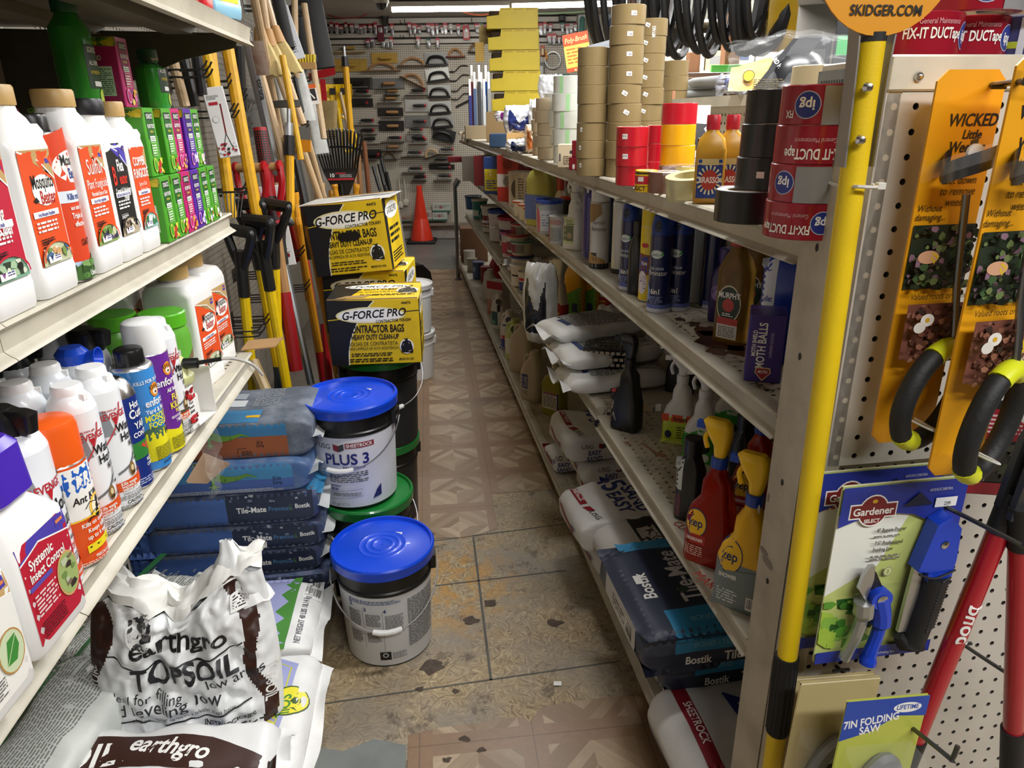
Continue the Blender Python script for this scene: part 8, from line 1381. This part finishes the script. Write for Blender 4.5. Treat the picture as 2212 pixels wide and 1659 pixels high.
# ---------------------------------------------------------------- goods hanging on the end pegboard and around it
EN=V((-.0395,1,0)).normalized()
def ate(px,py,off=.0):return atp(px,py,gpt(.853-off,0,0),EN)
ER=GA
EU=V((1,.0395,0)).normalized()
# long yellow pole zip tied to the corner
A,C=ate(1883,84,.035),ate(1662,1700,.03);d=(C-A).normalized();t=thing('weeder_pole','long yellow weeder pole zip-tied to the corner of the end panel','weeder',tuple(A));LL=(C-A).length;YP=M('#ecca10',.5,b=.15,bs=300.)
s1=(ate(1690,1416,.03)-A).length;s2=(ate(1668,1580,.03)-A).length
for nm,a,c,r,m in(('shaft',0,s1+.005,.0148,YP),('grip',s1,s2,.0172,M('#161618',.7,b=.6,bs=90.)),('lower_shaft',s2-.005,LL,.0148,YP)):b=B();b.tube([d*(a+(c-a)*k/6)for k in range(7)],r,m,20);obj(nm,b,t)
gr_=[o for o in t.children if o.name.startswith('grip')][0];b=B()
for k in range(16):q=2*pi*k/16;e1=d.cross(V((0,1,0))).normalized();e2=d.cross(e1);v_=(e1*cos(q)+e2*sin(q))*.0172;b.tube([d*(s1+.004)+v_,d*(s2-.004)+v_],.0014,M('#161618',.7),4)
obj('ribs',b,gr_)
b=B();sm=M('#a9a5a2',.4,.8,n=.2)
for s in(-1,1):
 pts=[d*.135+EU*s*.017,d*.0+EU*s*.020,-d*.02+EU*s*.030,-d*.055+EU*s*.075,-d*.11+EU*s*.095]
 b.rings([[p+EU*s*.002+V((0,-.011,0)),p+EU*s*.002+V((0,.011,0)),p+V((0,.011,0)),p+V((0,-.011,0))]for p in smooth_path(pts,6)],sm)
yk=obj('yoke',b,t,label='grey steel yoke')
b=B()
for k in(.05,.105):b.lathe([(.001,.006),(.004,.005),(.006,0)],chrome(),12,Matrix.Translation(d*k+V((-.008,-.018,0)))@Matrix.Rotation(pi/2,4,'X'));b.lathe([(.001,.006),(.004,.005),(.006,0)],chrome(),12,Matrix.Translation(d*k+EU*.019)@Matrix.Rotation(pi/2,4,'Y'))
obj('rivets',b,yk);b=B();b.tube([-d*.006,d*.003],.0155,M('#2a2c2e',.4),18);obj('collar',b,t)
p=-d*.0835;t2=thing('round_card','round orange product card in the steel loop at the pole top','card',tuple(A+p+V((0,-.012,0))),ER);b=B();b.lathe([(.001,-.001),(.082,-.001),(.082,.001),(.001,.001)],M('#e39a1e',.4),40,Matrix.Rotation(pi/2,4,'X'));obj('card',b,t2)
decal(t2,'print',[TT('- Loosens soil',-.03,.012,.012,K_),TT('Works in dirt, turf,',-.02,-.002,.010,K_),TT('gravel, under dry',-.022,-.014,.010,K_),TT('lines and more!',-.018,-.026,.010,K_),TT('SKIDGER.COM',.005,-.062,.0145,K_,1,.9),('p',[(.03,.03),(.05,.04),(.08,-.01),(.07,-.02)],'#d8b020'),('p',[(.012,-.0),(.02,.03),(.028,.03),(.022,-.01)],'#c8ccd8'),('l',[(.015,-.012),(.028,-.012),(.04,.02)],.006,'#c8ccd0')],flat((0,-.0012,0),(1,0,0),(0,0,1)),1)
zp=ate(1855,400,.035);b=B();zm_=M('#e6e4dc',.35,t=.1);pl=atg(1748,372,-.004);b.tube(smooth_path([pl+V((.02,.02,.0)),pl,atg(1800,398,-.004),zp+V((-.014,-.012,0)),zp+V((.012,-.018,-.001)),zp+V((.018,-.0,0))],5),.0022,zm_,6);b.rbox(.005,.004,-.004,.004,zm_,.001,Matrix.Translation(zp+V((.017,-.016,0))));tag(obj('zip_tie',b),'white zip tie holding the yellow pole to the end panel','zip tie')
# yellow weeder cards with ring handled weeders
def photo(u0,v0,u1,v1,base,cols,n,s,sd):return[('r',u0,v0,u1,v1,base)]+blobs(u0,v0,u1,v1,cols,n,s,sd)
def weeder(lab,lab2,off,tl,tr,br,bl,rz):
 P=[ate(*p,off)for p in(tl,tr,br,bl)];o=(P[0]+P[1]+P[2]+P[3])/4;u=((P[1]-P[0])+(P[2]-P[3])).normalized();w_=((P[1]-P[0]).length+(P[2]-P[3]).length)/2;h=((P[0]-P[3]).length+(P[1]-P[2]).length)/2
 t=thing('weeder_card',lab,'card',tuple(o),(0,0,ER+rz));x,y=w_/2,h/2;b=B();k=[(x*cx+(-.012*cx if i%2 else 0),y*cz+(-.012*cz if not i%2 else 0))for cx,cz in((1,1),(-1,1),(-1,-1),(1,-1))for i in((0,1)if cx*cz>0 else(1,0))];b.prism(k,-.0015,.0015,M('#eaa416',.4),Matrix(((1,0,0,0),(0,0,1,0),(0,1,0,0),(0,0,0,1))));obj('card',b,t)
 dk=['#23301f','#3f5a34','#6a7a4a','#1c2418','#8a6a7a','#4a3a3a']
 decal(t,'print',[TT('WICKED',x*.25,y*.74,.019,K_,1,.85,shear=.15),TT('Little',x*.3,y*.68,.014,K_,1,.85,shear=.15),TT('Weeder',x*.2,y*.615,.017,K_,1,.8,shear=.15),TT('by SKIDGER',x*.3,y*.545,.009,K_,1,.8),TT('Get down',x*.2,y*.46,.0135,'#3a2a0a',0,.8,shear=.15),TT('to remove',x*.2,y*.405,.0135,'#3a2a0a',0,.8,shear=.15),TT('weeds',x*.2,y*.35,.0135,'#3a2a0a',0,.8,shear=.15),TT('Without',-x*.55,y*.325,.011,K_,0,.85,shear=.15),TT('damaging...',-x*.48,y*.28,.011,K_,0,.85,shear=.15)]+photo(-x*.94,-y*.085,x*.98,y*.255,'#2a3424',dk,130,.007,5)+[('c',-x*.6,y*.1,.014,.008,'#d0a080'),('l',[(-x*.5,y*.12),(-x*.3,y*.1),(-x*.4,y*.07),(-x*.5,y*.10)],.003,'#d8b82a')]+[TT('Valued roots or plants.',.0,-y*.125,.011,K_,0,.78,shear=.15)]+photo(-x*.94,-y*.46,x*.98,-y*.15,'#7a4a3c',['#8a5a48','#5a362c','#6a4438','#9a6a54','#3a2a24'],130,.006,6)+[('c',-x*.55,-y*.22,.009,.008,'#e6e2dc'),('c',-x*.75,-y*.26,.008,.007,'#dcd8d0'),('c',-x*.55,-y*.22,.003,.003,'#d8a82a'),('l',[(x*.3,-y*.27),(x*.5,-y*.24),(x*.6,-y*.28),(x*.4,-y*.33),(x*.3,-y*.27)],.004,'#d8b82a'),('l',[(-x*.4,-y*.41),(x*.3,-y*.3)],.004,'#5a5a3a'),('r',-x*.1,y*.905,x*.35,y*.925,'#1a1208')],flat((0,-.0016,0),(1,0,0),(0,0,1)),.05)
 # the tool itself: black and lime ring handle, steel shank, blade in a clear sleeve
 cx=-.004;t2=thing('hand_weeder',lab2,'weeder',tuple(o+V((0,-.016,0))),(0,0,ER+rz));rg=[]
 for i in range(37):a=2*pi*i/36+pi/2;rg.append(V((x*.05+x*1.15*cos(a)+x*.25*sin(a),-.022+.016*cos(a),-y*.645+y*.27*sin(a))))
 b=B();b.tube(rg[3:34],.0125,M('#17181a',.6,b=.3,bs=150.),12);obj('ring_grip',b,t2);b=B();b.tube(rg[33:37]+rg[1:4],.0132,M('#d9e020',.4),12);obj('lime_insert',b,t2);b=B();b.tube(rg[14:18],.0134,M('#d9e020',.4),12);obj('lime_insert',b,t2)
 top=rg[0]+V((x*.1,0,0));b=B();b.tube(smooth_path([top,V((x*.34,-.02,-y*.25)),V((x*.30,-.01,-y*.0)),V((x*.0,-.012,y*.42))],5),.0045,M('#8a8c8e',.3,1.),10);obj('shank',b,t2)
 b=B();b.grid(lambda a,q:V((-.0+.034*cos(a*4.4+1.),-.012-.028*sin(a*4.4+.9),y*.47+.024*q+.05*abs(a-.5))),18,3,M('#5c5c5e',.3,.9));obj('blade',b,t2)
 b=B();b.grid(lambda a,q:V((-.012+.045*cos(a*5.5+.6),-.014-.036*sin(a*5.5+.6),y*.49+.018*q+.06*abs(a-.5)+.004*sin(a*9))),22,3,FILM);b.lathe([(.001,.006),(.010,.004),(.010,0)],M('#eeeeea',.4),14,Matrix.Translation((-x*.2,-.02,y*.62))@Matrix.Rotation(pi/2,4,'X'));obj('sleeve',b,t2)
 b=B();b.tube(smooth_path([(-x*.42,-.004,-y*.80),(-x*.3,-.045,-y*.80),(-x*.02,-.045,-y*.815),(.0,-.004,-y*.82)],3),.0016,M('#d8d8d4',.3),5);obj('tie',b,t2);return t
weeder('yellow weeder card with two garden photos, nearest the pole','black and lime ring-handled hand weeder on the yellow card nearest the pole',.05,(2030,150),(2185,150),(2000,930),(1878,975),0)
weeder('second yellow weeder card, partly cut off by the photo edge','black and lime ring-handled hand weeder on the card at the photo edge',.12,(2178,120),(2330,110),(2120,1000),(2012,1042),.06)
def peg(lab,p0,p1):b=B();D=(p1-p0).normalized();b.tube(smooth_path([p0+V((0,.03,0)),p0,p1-D*.02,p1,p1+V((.004,0,.022))],4),.0032,M('#5a5b5a',.35,.8),8);b.tube([p0+V((-.014,.004,0)),p0+V((.014,.004,0))],.0032,M('#5a5b5a',.35,.8),6);tag(obj('peg_hook',b),lab,'hook')
peg('grey peg hook through the slot of the yellow weeder card',ate(2105,188),ate(2215,175,.14));peg('long grey peg hook in front of the pruner card',ate(1960,1052),ate(2212,1180,.2));peg('long grey peg hook carrying the folding saw packs',ate(1820,1452),ate(2055,1640,.24));peg('grey peg hook behind the red lopper handles',ate(2085,1395),ate(2230,1490,.12))
# pruner and folding saw cards
def gcard(off,dx,dz,lab,full):
 P=[ate(x+dx,y+dz,off)for x,y in((1800,1050),(2072,1032),(2012,1398),(1772,1424))];o=(P[0]+P[1]+P[2]+P[3])/4;w_=((P[1]-P[0]).length+(P[2]-P[3]).length)/2;h=((P[0]-P[3]).length+(P[1]-P[2]).length)/2;x,y=w_/2,h/2
 t=thing('pruner_saw_set',lab,'tool set',tuple(o),(0,0,ER));b=B();b.rbox(x,.0015,-y,y,M('#dfe6c0',.35),.006,k=1);obj('card',b,t)
 gl=['#3f7a2a','#5c9a34','#2a5a20','#8aba4a','#a8c84a']
 it=[('r',-x,-y,x,y,'#c3cf7a'),('p',[(-x,-y*.2),(-x*.2,y*.1),(x*.2,y*.7),(-x,y*.7)],'#eceee4'),('p',[(x*.3,-y*.8),(x,-y*.8),(x,y*.5),(x*.6,y*.3)],'#9cbc34')]+blobs(-x,-y*.85,-x*.1,-y*.25,gl,30,.02,3)+[('r',-x,y*.76,x,y,'#27379a'),('p',[(-x,y*.58),(-x*.4,y*.72),(x*.2,y*.66),(x,y*.4),(x,y*.8),(-x,y*.8)],'#27379a'),('r',-x,-y,x,-y*.86,'#27379a'),('r',-x*.86,y*.66,-x*.1,y*.82,W_),('c',-x*.48,y*.74,x*.24,y*.17,W_),('r',-x*.84,y*.675,-x*.12,y*.805,'#7a1f24'),('c',-x*.48,y*.74,x*.22,y*.155,'#7a1f24'),TT('Gardener',-x*.48,y*.70,.016,W_,1,.95),TT('SELECT',-x*.48,y*.615,.008,W_,1,.9),('c',-x*.48,y*.84,.004,.003,'#d8a82a'),TT('8" Bypass Pruner',-x*.12,y*.50,.0085,'#2a2a2a',1,.75),('f',-x*.4,y*.43,x*.1,y*.475,'#777',.004),TT('7.5" Professional',-x*.13,y*.36,.0085,'#2a2a2a',1,.75),TT('Folding Saw',-x*.21,y*.29,.0085,'#2a2a2a',1,.75),('f',-x*.4,y*.17,x*.1,y*.26,'#777',.005),('c',.0-x*.05,y*.05,.007,.0075,'#8a8a84'),('c',-x*.05,y*.05,.006,.0065,'#c8d08a'),TT('3',-x*.05,y*.03,.008,'#555'),('r',x*.5,y*.72,x*.85,y*.82,'#f2f2f0'),TT('2399',x*.7,y*.735,.008,'#555',1),TT('#GSADC08078A',x*.55,y*.9,.006,'#c8ccd8',0,.8),('p',[(-x*.02,y*.76),(x*.22,y*.9),(x*.46,y*.76)],'#1a1f3a'),TT('Professional Folding Saw',x*.1,-y*.95,.006,'#d8dce8',0,.8)]
 decal(t,'print',it,flat((0,-.0016,0),(1,0,0),(0,0,1)),.04)
 if not full:return t
 bl=M('#1740c0',.3);bk=M('#17181a',.55,b=.2,bs=180.);s_=M('#b4b6b8',.3,.9);Xf=lambda y0:Matrix(((1,0,0,0),(0,0,1,y0),(0,1,0,0),(0,0,0,1)))
 b=B();b.prism([(x*.26,y*.12),(x*.42,y*.62),(x*.62,y*.70),(x*.82,y*.56),(x*.86,y*.22),(x*.84,y*.0),(x*.44,y*.0),(x*.44,y*.1)],-.03,-.008,bl,Xf(0));obj('saw_hinge',b,t)
 b=B();b.lathe([(.001,.002),(.006,.0)],chrome(),12,Matrix.Translation((x*.6,-.031,y*.4))@Matrix.Rotation(pi/2,4,'X'));obj('screw',b,t)
 b=B();hp=[V((x*.64,-.02,y*.02)),V((x*.62,-.02,-y*.25)),V((x*.56,-.02,-y*.55)),V((x*.5,-.02,-y*.78))];b.tube(smooth_path(hp,5),[.019]*10+[.018]*5+[.02],bk,14);b.tube([V((x*.5,-.02,-y*.74)),V((x*.36,-.02,-y*.76)),V((x*.24,-.02,-y*.66))],[.019,.013,.007],bk,10)
 for k in range(18):f=k/17;c_=hp[0].lerp(hp[2],f);b.tube([c_+V((-.002,-.0185,.0)),c_+V((.016,-.012,.002))],.0016,bk,4)
 obj('saw_handle',b,t);b=B();b.prism([(x*.26,y*.12),(x*.42,y*.1),(x*.43,-y*.2),(x*.37,-y*.62),(x*.22,-y*.62),(x*.24,-y*.2)],-.022,-.016,s_,Xf(0));obj('saw_blade',b,t)
 b=B();b.prism([(-x*.44,-y*.2),(-x*.6,-y*.05),(-x*.56,y*.10),(-x*.48,y*.2),(-x*.40,y*.2),(-x*.38,y*.05)],-.022,-.016,s_,Xf(0));b.prism([(-x*.46,y*.16),(-x*.35,y*.12),(-x*.16,-y*.1),(-x*.3,-y*.14),(-x*.45,y*.0)],-.02,-.015,M('#18181a',.4),Xf(0));obj('pruner_blade',b,t)
 b=B();b.tube([V((-x*.24,-.03,-y*.16)),V((-x*.24,-.016,-y*.16))],.016,bl,16);b.tube(smooth_path([V((-x*.24,-.02,-y*.16)),V((-x*.12,-.02,-y*.4)),V((-x*.12,-.02,-y*.62)),V((-x*.2,-.022,-y*.84)),V((-x*.22,-.024,-y*.95))],5),[.014]*8+[.009]*6+[.010]*3+[.012]*4,bl,10);obj('blue_handle',b,t)
 b=B();b.tube(smooth_path([V((-x*.46,-.02,-y*.2)),V((-x*.44,-.02,-y*.36)),V((-x*.5,-.02,-y*.62)),V((-x*.62,-.02,-y*.88))],5),[.014]*6+[.009]*5+[.008]*5,M('#b0b2b2',.35,.8),10);obj('grey_handle',b,t)
 b=B();b.lathe([(.001,.0015),(.008,0)],chrome(),14,Matrix.Translation((-x*.24,-.031,-y*.16))@Matrix.Rotation(pi/2,4,'X'));b.tube(smooth_path([(x*.24,-.034,y*.12),(x*.5,-.036,y*.06),(x*.88,-.03,y*.1)],4),.0018,M(BLK),5);obj('fasteners',b,t)
 return t
gcard(.025,-50,-30,'pruner and folding saw card, rear one with red handwriting behind the front card',False)
gcard(.07,0,0,'pruner and folding saw set on a blue and green card, front one',True)
p=ate(1790,1100,.028);b=B();[b.add(vs2,fs2,M('#b8323a',.6))for vs2,fs2 in(([tuple(p+EU*u+V((0,-.001,v)))for u,v in textgeo('23',.03)[0]],textgeo('23',.03)[1]),)];tag(obj('price_note',b),'red handwritten number on the rear pruner card','writing')
# folding saw packs at the bottom
def saw(off,px,py,lab,full,w_=.125,h=.24):
 o=ate(px,py,off)+V((0,0,-h/2));x,y=w_/2,h/2;t=thing('folding_saw_pack',lab,'pack',tuple(o),(-.05,.06,ER));b=B();b.rbox(x,.0015,-y,y,M('#b9a878' if not full else '#b9c050',.4),.006,k=1);obj('card',b,t)
 if full:decal(t,'print',[('p',[(-x,y*.45),(-x*.3,y*.55),(x*.3,y*.75),(x,y*.72),(x,y),(-x,y)],'#2347a8'),TT('7IN FOLDING',-x*.3,y*.66,.018,W_,1,.75,rot=.12),TT('SAW',-x*.3,y*.54,.018,W_,1,.8,rot=.12),('c',x*.5,y*.86,x*.34,y*.07,W_),TT('LIFETIME',x*.5,y*.835,.011,'#2347a8',1,.8)],flat((0,-.0016,0),(1,0,0),(0,0,1)),.04)
 b=B();b.tube(smooth_path([(x*.5,-.014,-y),(x*.55,-.014,-y*.3),(x*.2,-.014,y*.2),(-x*.3,-.014,-y*.1),(-x*.7,-.014,-y*.9)],5),.012,M('#8d8f92',.35,.3),8);b.tube([(-x*.1,-.018,-y),(-x*.0,-.018,-y*.2),(x*.2,-.018,-y*.3)],[.03,.03,.012],M('#1a1b1d',.5),10);obj('saw',b,t)
 b=B();b.tube([(x*.15,-.03,-y*.9),(x*.3,-.032,-y*.45)],[.016,.008],M('#1740c0',.3),10);obj('blue_button',b,t);b=B();b.loft([(-y*.98,x*.9,.02,.015,0,-.02),(y*.3,x*.9,.02,.015,0,-.02),(y*.36,x*.8,.004,.004,0,-.004)],FILM,3);obj('blister',b,t);return t
saw(.03,1800,1465,'brown-backed folding saw pack at the back of the hook',False,.14,.26);saw(.10,1812,1475,'clear folding saw pack in the middle of the hook',False,.13,.26);saw(.17,1915,1515,'blue and green folding saw pack in front, marked lifetime',True)
# loppers
for i,(tp,bt,off,lab)in enumerate((((2180,1090),(1950,1659),.09,'red lopper handle slanting across the lower pegboard'),((2205,1120),(2185,1700),.11,'red lopper handle hanging straight at the photo edge'))):
 A,C=ate(*tp,off),ate(*bt,off);t=thing('lopper',lab,'lopper',tuple(A));D=C-A;f=.62 if i==0 else.68
 for nm,a,c,r,m in(('collar',-.04,.09,.016,M('#1a1b1d',.5)),('tube',.08,f+(.26 if i==0 else 0.08),.0145,M('#b0182a',.25,coat=.5)),('grip',f+(.25 if i==0 else.07),1.05,.0175,M('#1a1b1d',.6))):b=B();b.tube([D*a,D*c],r,m,16);obj(nm,b,t)
 if i==0:b=B();vs2,fs2=textgeo('bond',.034,1);q=D*.40;dn_=D.normalized();e=dn_.cross(V((0,-1,0))).normalized();b.add([tuple(q+dn_*u*-1+e*(v-.012)*-.8+V((0,-.0155+abs(v-.012)**2*20,0)))for u,v in vs2],[f_[::-1]for f_ in fs2],M(W_,.4));obj('lettering',b,t)
 b=B();b.prism([(-.02,.0),(.02,.0),(.05,.12),(.03,.2),(-.01,.1)],-.006,.004,M('#5e6062',.35,.9),Matrix(((1,0,0,0),(0,0,1,0),(0,1,0,0),(0,0,0,1))));obj('blade',b,t)
o=ate(2165,950,.04);t=thing('lopper_card','red, white and black lopper hang card at the right photo edge','card',tuple(o),(0,.16,ER));b=B();b.rbox(.042,.0015,-.085,.085,M('#1e2022',.4),.008,k=1);obj('card',b,t)
decal(t,'print',[('p',[(-.042,.085),(.042,.085),(.042,.05),(-.02,.06),(-.042,.055)],'#d8d6d0'),TT('bond',.01,.062,.024,'#a81f34'),('r',-.042,.0,.042,.045,'#9c1a2c'),('f',-.034,.005,.03,.04,'#d8b8bc',.006),('r',-.005,.03,.02,.045,'#e8e6e0'),('r',-.042,-.085,.042,-.066,'#a81f34'),('r',-.02,-.035,-.002,-.01,'#d8c8cc'),TT('5',-.011,-.03,.018,'#a81f34'),('r',-.022,-.064,-.006,-.044,'#c8a0a8')]+blobs(-.0,-.06,.04,-.005,['#3a4a34','#2a2a2a','#4a4a44'],16,.012,3),flat((0,-.0017,0),(1,0,0),(0,0,1)),.03)
# ---------------------------------------------------------------- above and beyond the right run
for i,(px,py,z,kind)in enumerate(((1960,140,1.603,0),(2060,140,1.603,1),(2085,90,1.655,2),(2180,135,1.603,3),(2200,80,1.66,3))):
 q=ate(px,py,-.09-.03*(i%2));r=.056;lab=['crimson duct tape roll on top of the end unit, nearest the pole','crimson duct tape roll on the end unit behind the first one','crimson and grey duct tape roll on the upper tier above the others','blue and grey wrapped tape roll on the end unit by the photo edge','blue wrapped tape roll stacked above its twin by the photo edge'][i]
 it=iplab(0,0)if kind<2 else iplab(3,0)if kind==2 else[('r',-.05,.012,.05,.02,'#a8b020'),('r',-.02,0,-.012,.048,'#c8c8d0'),('r',.02,0,.028,.048,'#c8c8d0')]
 roll(lab,(q.x,q.y,z),r,.05,IPR if kind<3 else '#3a3a6a',items=it,rot=.35-.2*i,rough=.22)
 # bagged hard hat on the top rail
q=atg(1690,200,.46);t=thing('hard_hat_bag','clear bag with a black and yellow hard hat on the top rail','hard hat',(q.x,q.y,1.592),-.5);b=B();b.lathe([(.14,0),(.13,.012),(.125,.03),(.118,.07),(.09,.115),(.05,.138),(.001,.145)],M('#1d1e22',.3),28,Matrix.Translation((.03,0,.01)));obj('hat',b,t);b=B();b.grid(lambda u,v:V((-.19+.26*u,-.13+.03*u+.05*v,.005+.14*v*(.6+.4*u)+.006*noise.noise(V((u*6,v*6,1))))),10,8,M('#e2ae0c',.4));b.grid(lambda u,v:V((-.10+.1*u+.12*v,-.125+.02*u+.05*v,.01+.17*v+.0*u)),6,8,M('#232428',.35));ins=obj('insert',b,t)
decal(ins,'print',[TT('HARD HAT',-.03,.1,.022,W_,1,.8,rot=-.9),('c',-.12,.06,.022,.022,'#3a3010'),('c',-.12,.06,.019,.019,'#d8b41e'),('f',-.1,.01,.02,.05,'#4a3c10',.008)],flat((0,-.135,0),(1,0,0),(0,.33,.94)),.03);b=B();b.grid(lambda u,v:V((-.2+.42*u+.012*noise.noise(V((u*7,v*7,8))),-.16+.03*sin(u*5)+.09*v,.0+.21*v*(.75+.25*sin(u*3))+.012*noise.noise(V((u*8,v*8,3))))),18,14,FILM);b.grid(lambda u,v:V((-.22+.44*u,-.07+.16*v,.20-.05*abs(u-.5)+.02*noise.noise(V((u*6,v*6,5))))),14,8,FILM);obj('bag',b,t);t.scale=(.7,.7,.7)
for i,(a,c)in enumerate(((1490,1555),(1476,1500),(1500,1548))):p=atg(a,200,.5);b=B();p.z=1.605+.02*i;b.tube([p+V((.05,.25,0)),p,p+V((.05,-.16-.05*i,.012*(i==1)))],.017,M('#8d9092',.5),12);tag(obj('foam_sleeve',b),'pale grey pipe sleeve lying on the top rail, %s of three'%('left','middle','right')[i],'foam tube')
wrapbag('blue and white packet on the top rail left of the hard hat',1590,205,2.1,.12,.05,.06,'#a8acb8','#2a3a7a',1.592)
p=atg(1755,215,.1);b=B();b.tube([(0,0,.02),(.0,.0,-.03)],.016,M('#e0b01c',.4),10);b.tube(smooth_path([(0,0,-.02),(-.02,-.0,-.05),(-.015,0,-.08)],3),.012,M('#17389a',.35),8);tag(obj('spring_clamp',b,loc=tuple(p)),'blue and yellow clamp by the end panel top','clamp')
# tires hanging from the ceiling
def tire(px,py,Y,R,r,rot,col,lab,tread=0,p=None):
 p=p or aty(px,py,Y);t=thing('bicycle_tire',lab,'tire',tuple(p),(pi/2,0,rot),'bicycle tires hanging from the ceiling');b=B();n=40;m=8;R_=[]
 for i in range(n+1):
  a=2*pi*i/n;k=1+(.12*(i%2)if tread else 0);R_.append([V(((R*.72+r*k*cos(q))*cos(a),(R+r*k*cos(q))*sin(a),r*sin(q)))for q in[2*pi*j/m for j in range(m)]])
 b.rings(R_,M(col,.5,b=.4,bs=120.),None,False,False);obj('tire',b,t)
TP0=aty(1310,-60,4.9);TA=pi/2-.62
for i in range(16):q=TP0+V((sin(TA-pi/2)*-1,cos(TA-pi/2)*-1,0))*0+V((.044*i,-.050*i,.035*sin(i*2.1)));tire(0,0,0,.44+.035*((i*5)%3),.022,TA,'#151517' if i!=5 else '#4a3630',('brown-walled' if i==5 else 'black')+' bicycle tire, %s from the left of the hanging bunch'%ordn_(i),0,q)
for i,x in enumerate((1622,1655)):tire(x,-40,4.2,.33,.042,pi/2-.7-.3*i,'#161618','knobby black tire, %s of the pair right of the wooden post'%('left','right')[i],1)
def post(name,px,Y,w_,z0,z1,col,lab,**k):p=aty(px,200,Y);b=B();b.rbox(w_/2,w_/2,z0,z1,M(col,.65,n=.3,sc=14),.006,k=1);o=obj(name,b,loc=(p.x,p.y,0),rot=-.1);tag(o,lab,'post');return o
post('wooden_post',1570,5.3,.11,0,CEIL,'#8a5e3c','wooden post behind the hanging bunch of tires');post('wooden_post',1492,5.4,.085,1.0,1.95,'#8a5e3c','short wooden post below the hanging tires');post('wooden_post',1722,4.0,.06,0,CEIL,'#7a4428','reddish wooden post right of the knobby tires');post('white_pipe',1607,6.6,.12,0,CEIL,'#d8d6d2','white vertical pipe behind the knobby tires')
for px,py,Y,w_,d_,h,c,lab in((1530,165,5.2,.5,.2,.04,'#a9abb0','grey flat board lying on the wooden crosspiece'),(1530,178,5.1,.42,.05,.06,'#8a5a34','wooden crosspiece between the posts'),(1592,148,5.2,.36,.02,.05,'#4a9a34','green slotted plastic strip right of the wooden post')):p=aty(px,py,Y);b=B();b.rbox(w_/2,d_/2,-h/2,h/2,M(c,.5,n=.2),.004,k=1);tag(obj('board' if 'board' in lab else 'strip',b,loc=tuple(p),rot=-.15),lab,'board' if d_<.3 and h<.07 else 'package')
p=aty(1690,45,4.3);t=thing('foil_package','yellow foil package hanging from the ceiling by the reddish post','package',tuple(p),-.15);b=B();b.rbox(.085,.015,-.16,.16,M('#c9a21c',.3,n=.3,b=.3),.006);obj('wrapper',b,t);b=B();b.tube([(0,0,.16),(0,0,CEIL-p.z)],.004,wire(),5);obj('strap',b,t)
# far gondolas full of small cartons
t=thing('shelving_unit','far steel shelving crammed with small cartons in the next aisle','shelving',(3.2,5.6,0),-.1);b=B()
for z in(.5,1.0,1.45,1.85,2.2):b.box(-1.6,0,z-.02,2.4,.4,z,CREAM)
b.box(-1.6,.4,0,2.4,.42,2.5,M('#6a655c',.7));obj('shelf',b,t)
PC=['#c8c6c0','#2a2c30','#8a8a88','#b8b4a8','#3a4a6a','#d0d0cc','#6a6a60','#1c1d20','#a8a294','#4a6a4a','#b05a3a','#c8b48a']
for r_,z in enumerate((1.45,1.85,2.2)):
 x=-1.55;i=0
 while x<2.3:w_=rnd.uniform(.10,.22);h=rnd.uniform(.12,.3);b=B();b.rbox(w_/2,.09,0,h,M(rnd.choice(PC),.5),.003,k=1);b.box(-w_*.3,-.0905,h*.3,w_*.3,-.09,h*.75,M(rnd.choice(PC),.5));o=obj('small_carton',b);o.matrix_world=Matrix.Translation((3.2,5.6,0))@Matrix.Rotation(-.1,4,'Z')@Matrix.Translation((x+w_/2,.12,z+.001));tag(o,'small carton, %s from the left on the %s shelf of the far shelving'%(ordn_(i),('lower','middle','upper')[r_]),'box','cartons in the next aisle');x+=w_+.012;i+=1
t=thing('shelving_unit','white-lit shelving with boxed bulbs beyond the end unit','shelving',(2.3,3.0,0),-.5);b=B()
for z in(1.0,1.42,1.72,2.05):b.box(-.75,0,z-.02,.95,.4,z,M('#d2cfc8',.5))
b.box(-.75,.4,0,.95,.42,2.4,M('#8a867e',.7));obj('shelf',b,t)
for r_,z in enumerate((1.42,1.72,2.05)):
 x=-.72;i=0
 while x<.85:w_=rnd.uniform(.07,.15);h=rnd.uniform(.12,.24);b=B();c1=rnd.choice(['#e4e3df','#e4e3df','#1a1c1e','#c4a878','#d6d9dc','#2a2c2e']);b.rbox(w_/2,.07,0,h,M(c1,.45),.003,k=1);b.box(-w_*.35,-.0706,h*.25,w_*.35,-.07,h*.6,M(rnd.choice(['#2a4a9a','#2f8a4a','#e4e3df','#3a3a3c','#b8b8b4','#9a3a2a']),.45));o=obj('bulb_carton',b);o.matrix_world=Matrix.Translation((2.3,3.0,0))@Matrix.Rotation(-.5,4,'Z')@Matrix.Translation((x+w_/2,.08,z+.001));tag(o,'boxed bulb, %s from the left on the %s shelf beyond the end unit'%(ordn_(i),('lower','middle','upper')[r_]),'box','boxed bulbs beyond the end unit');x+=w_+.01;i+=1
 # a thing with a single part is one mesh
bpy.context.view_layer.update()
for o in[o for o in SC.objects if o.type=='EMPTY' and len(o.children)==1]:
 c=o.children[0];n=o.name;mw=o.matrix_world@c.matrix_local
 for k in('label','category','group'):
  if k in o:c[k]=o[k]
 bpy.data.objects.remove(o);c.parent=None;c.matrix_world=mw;c.name=n
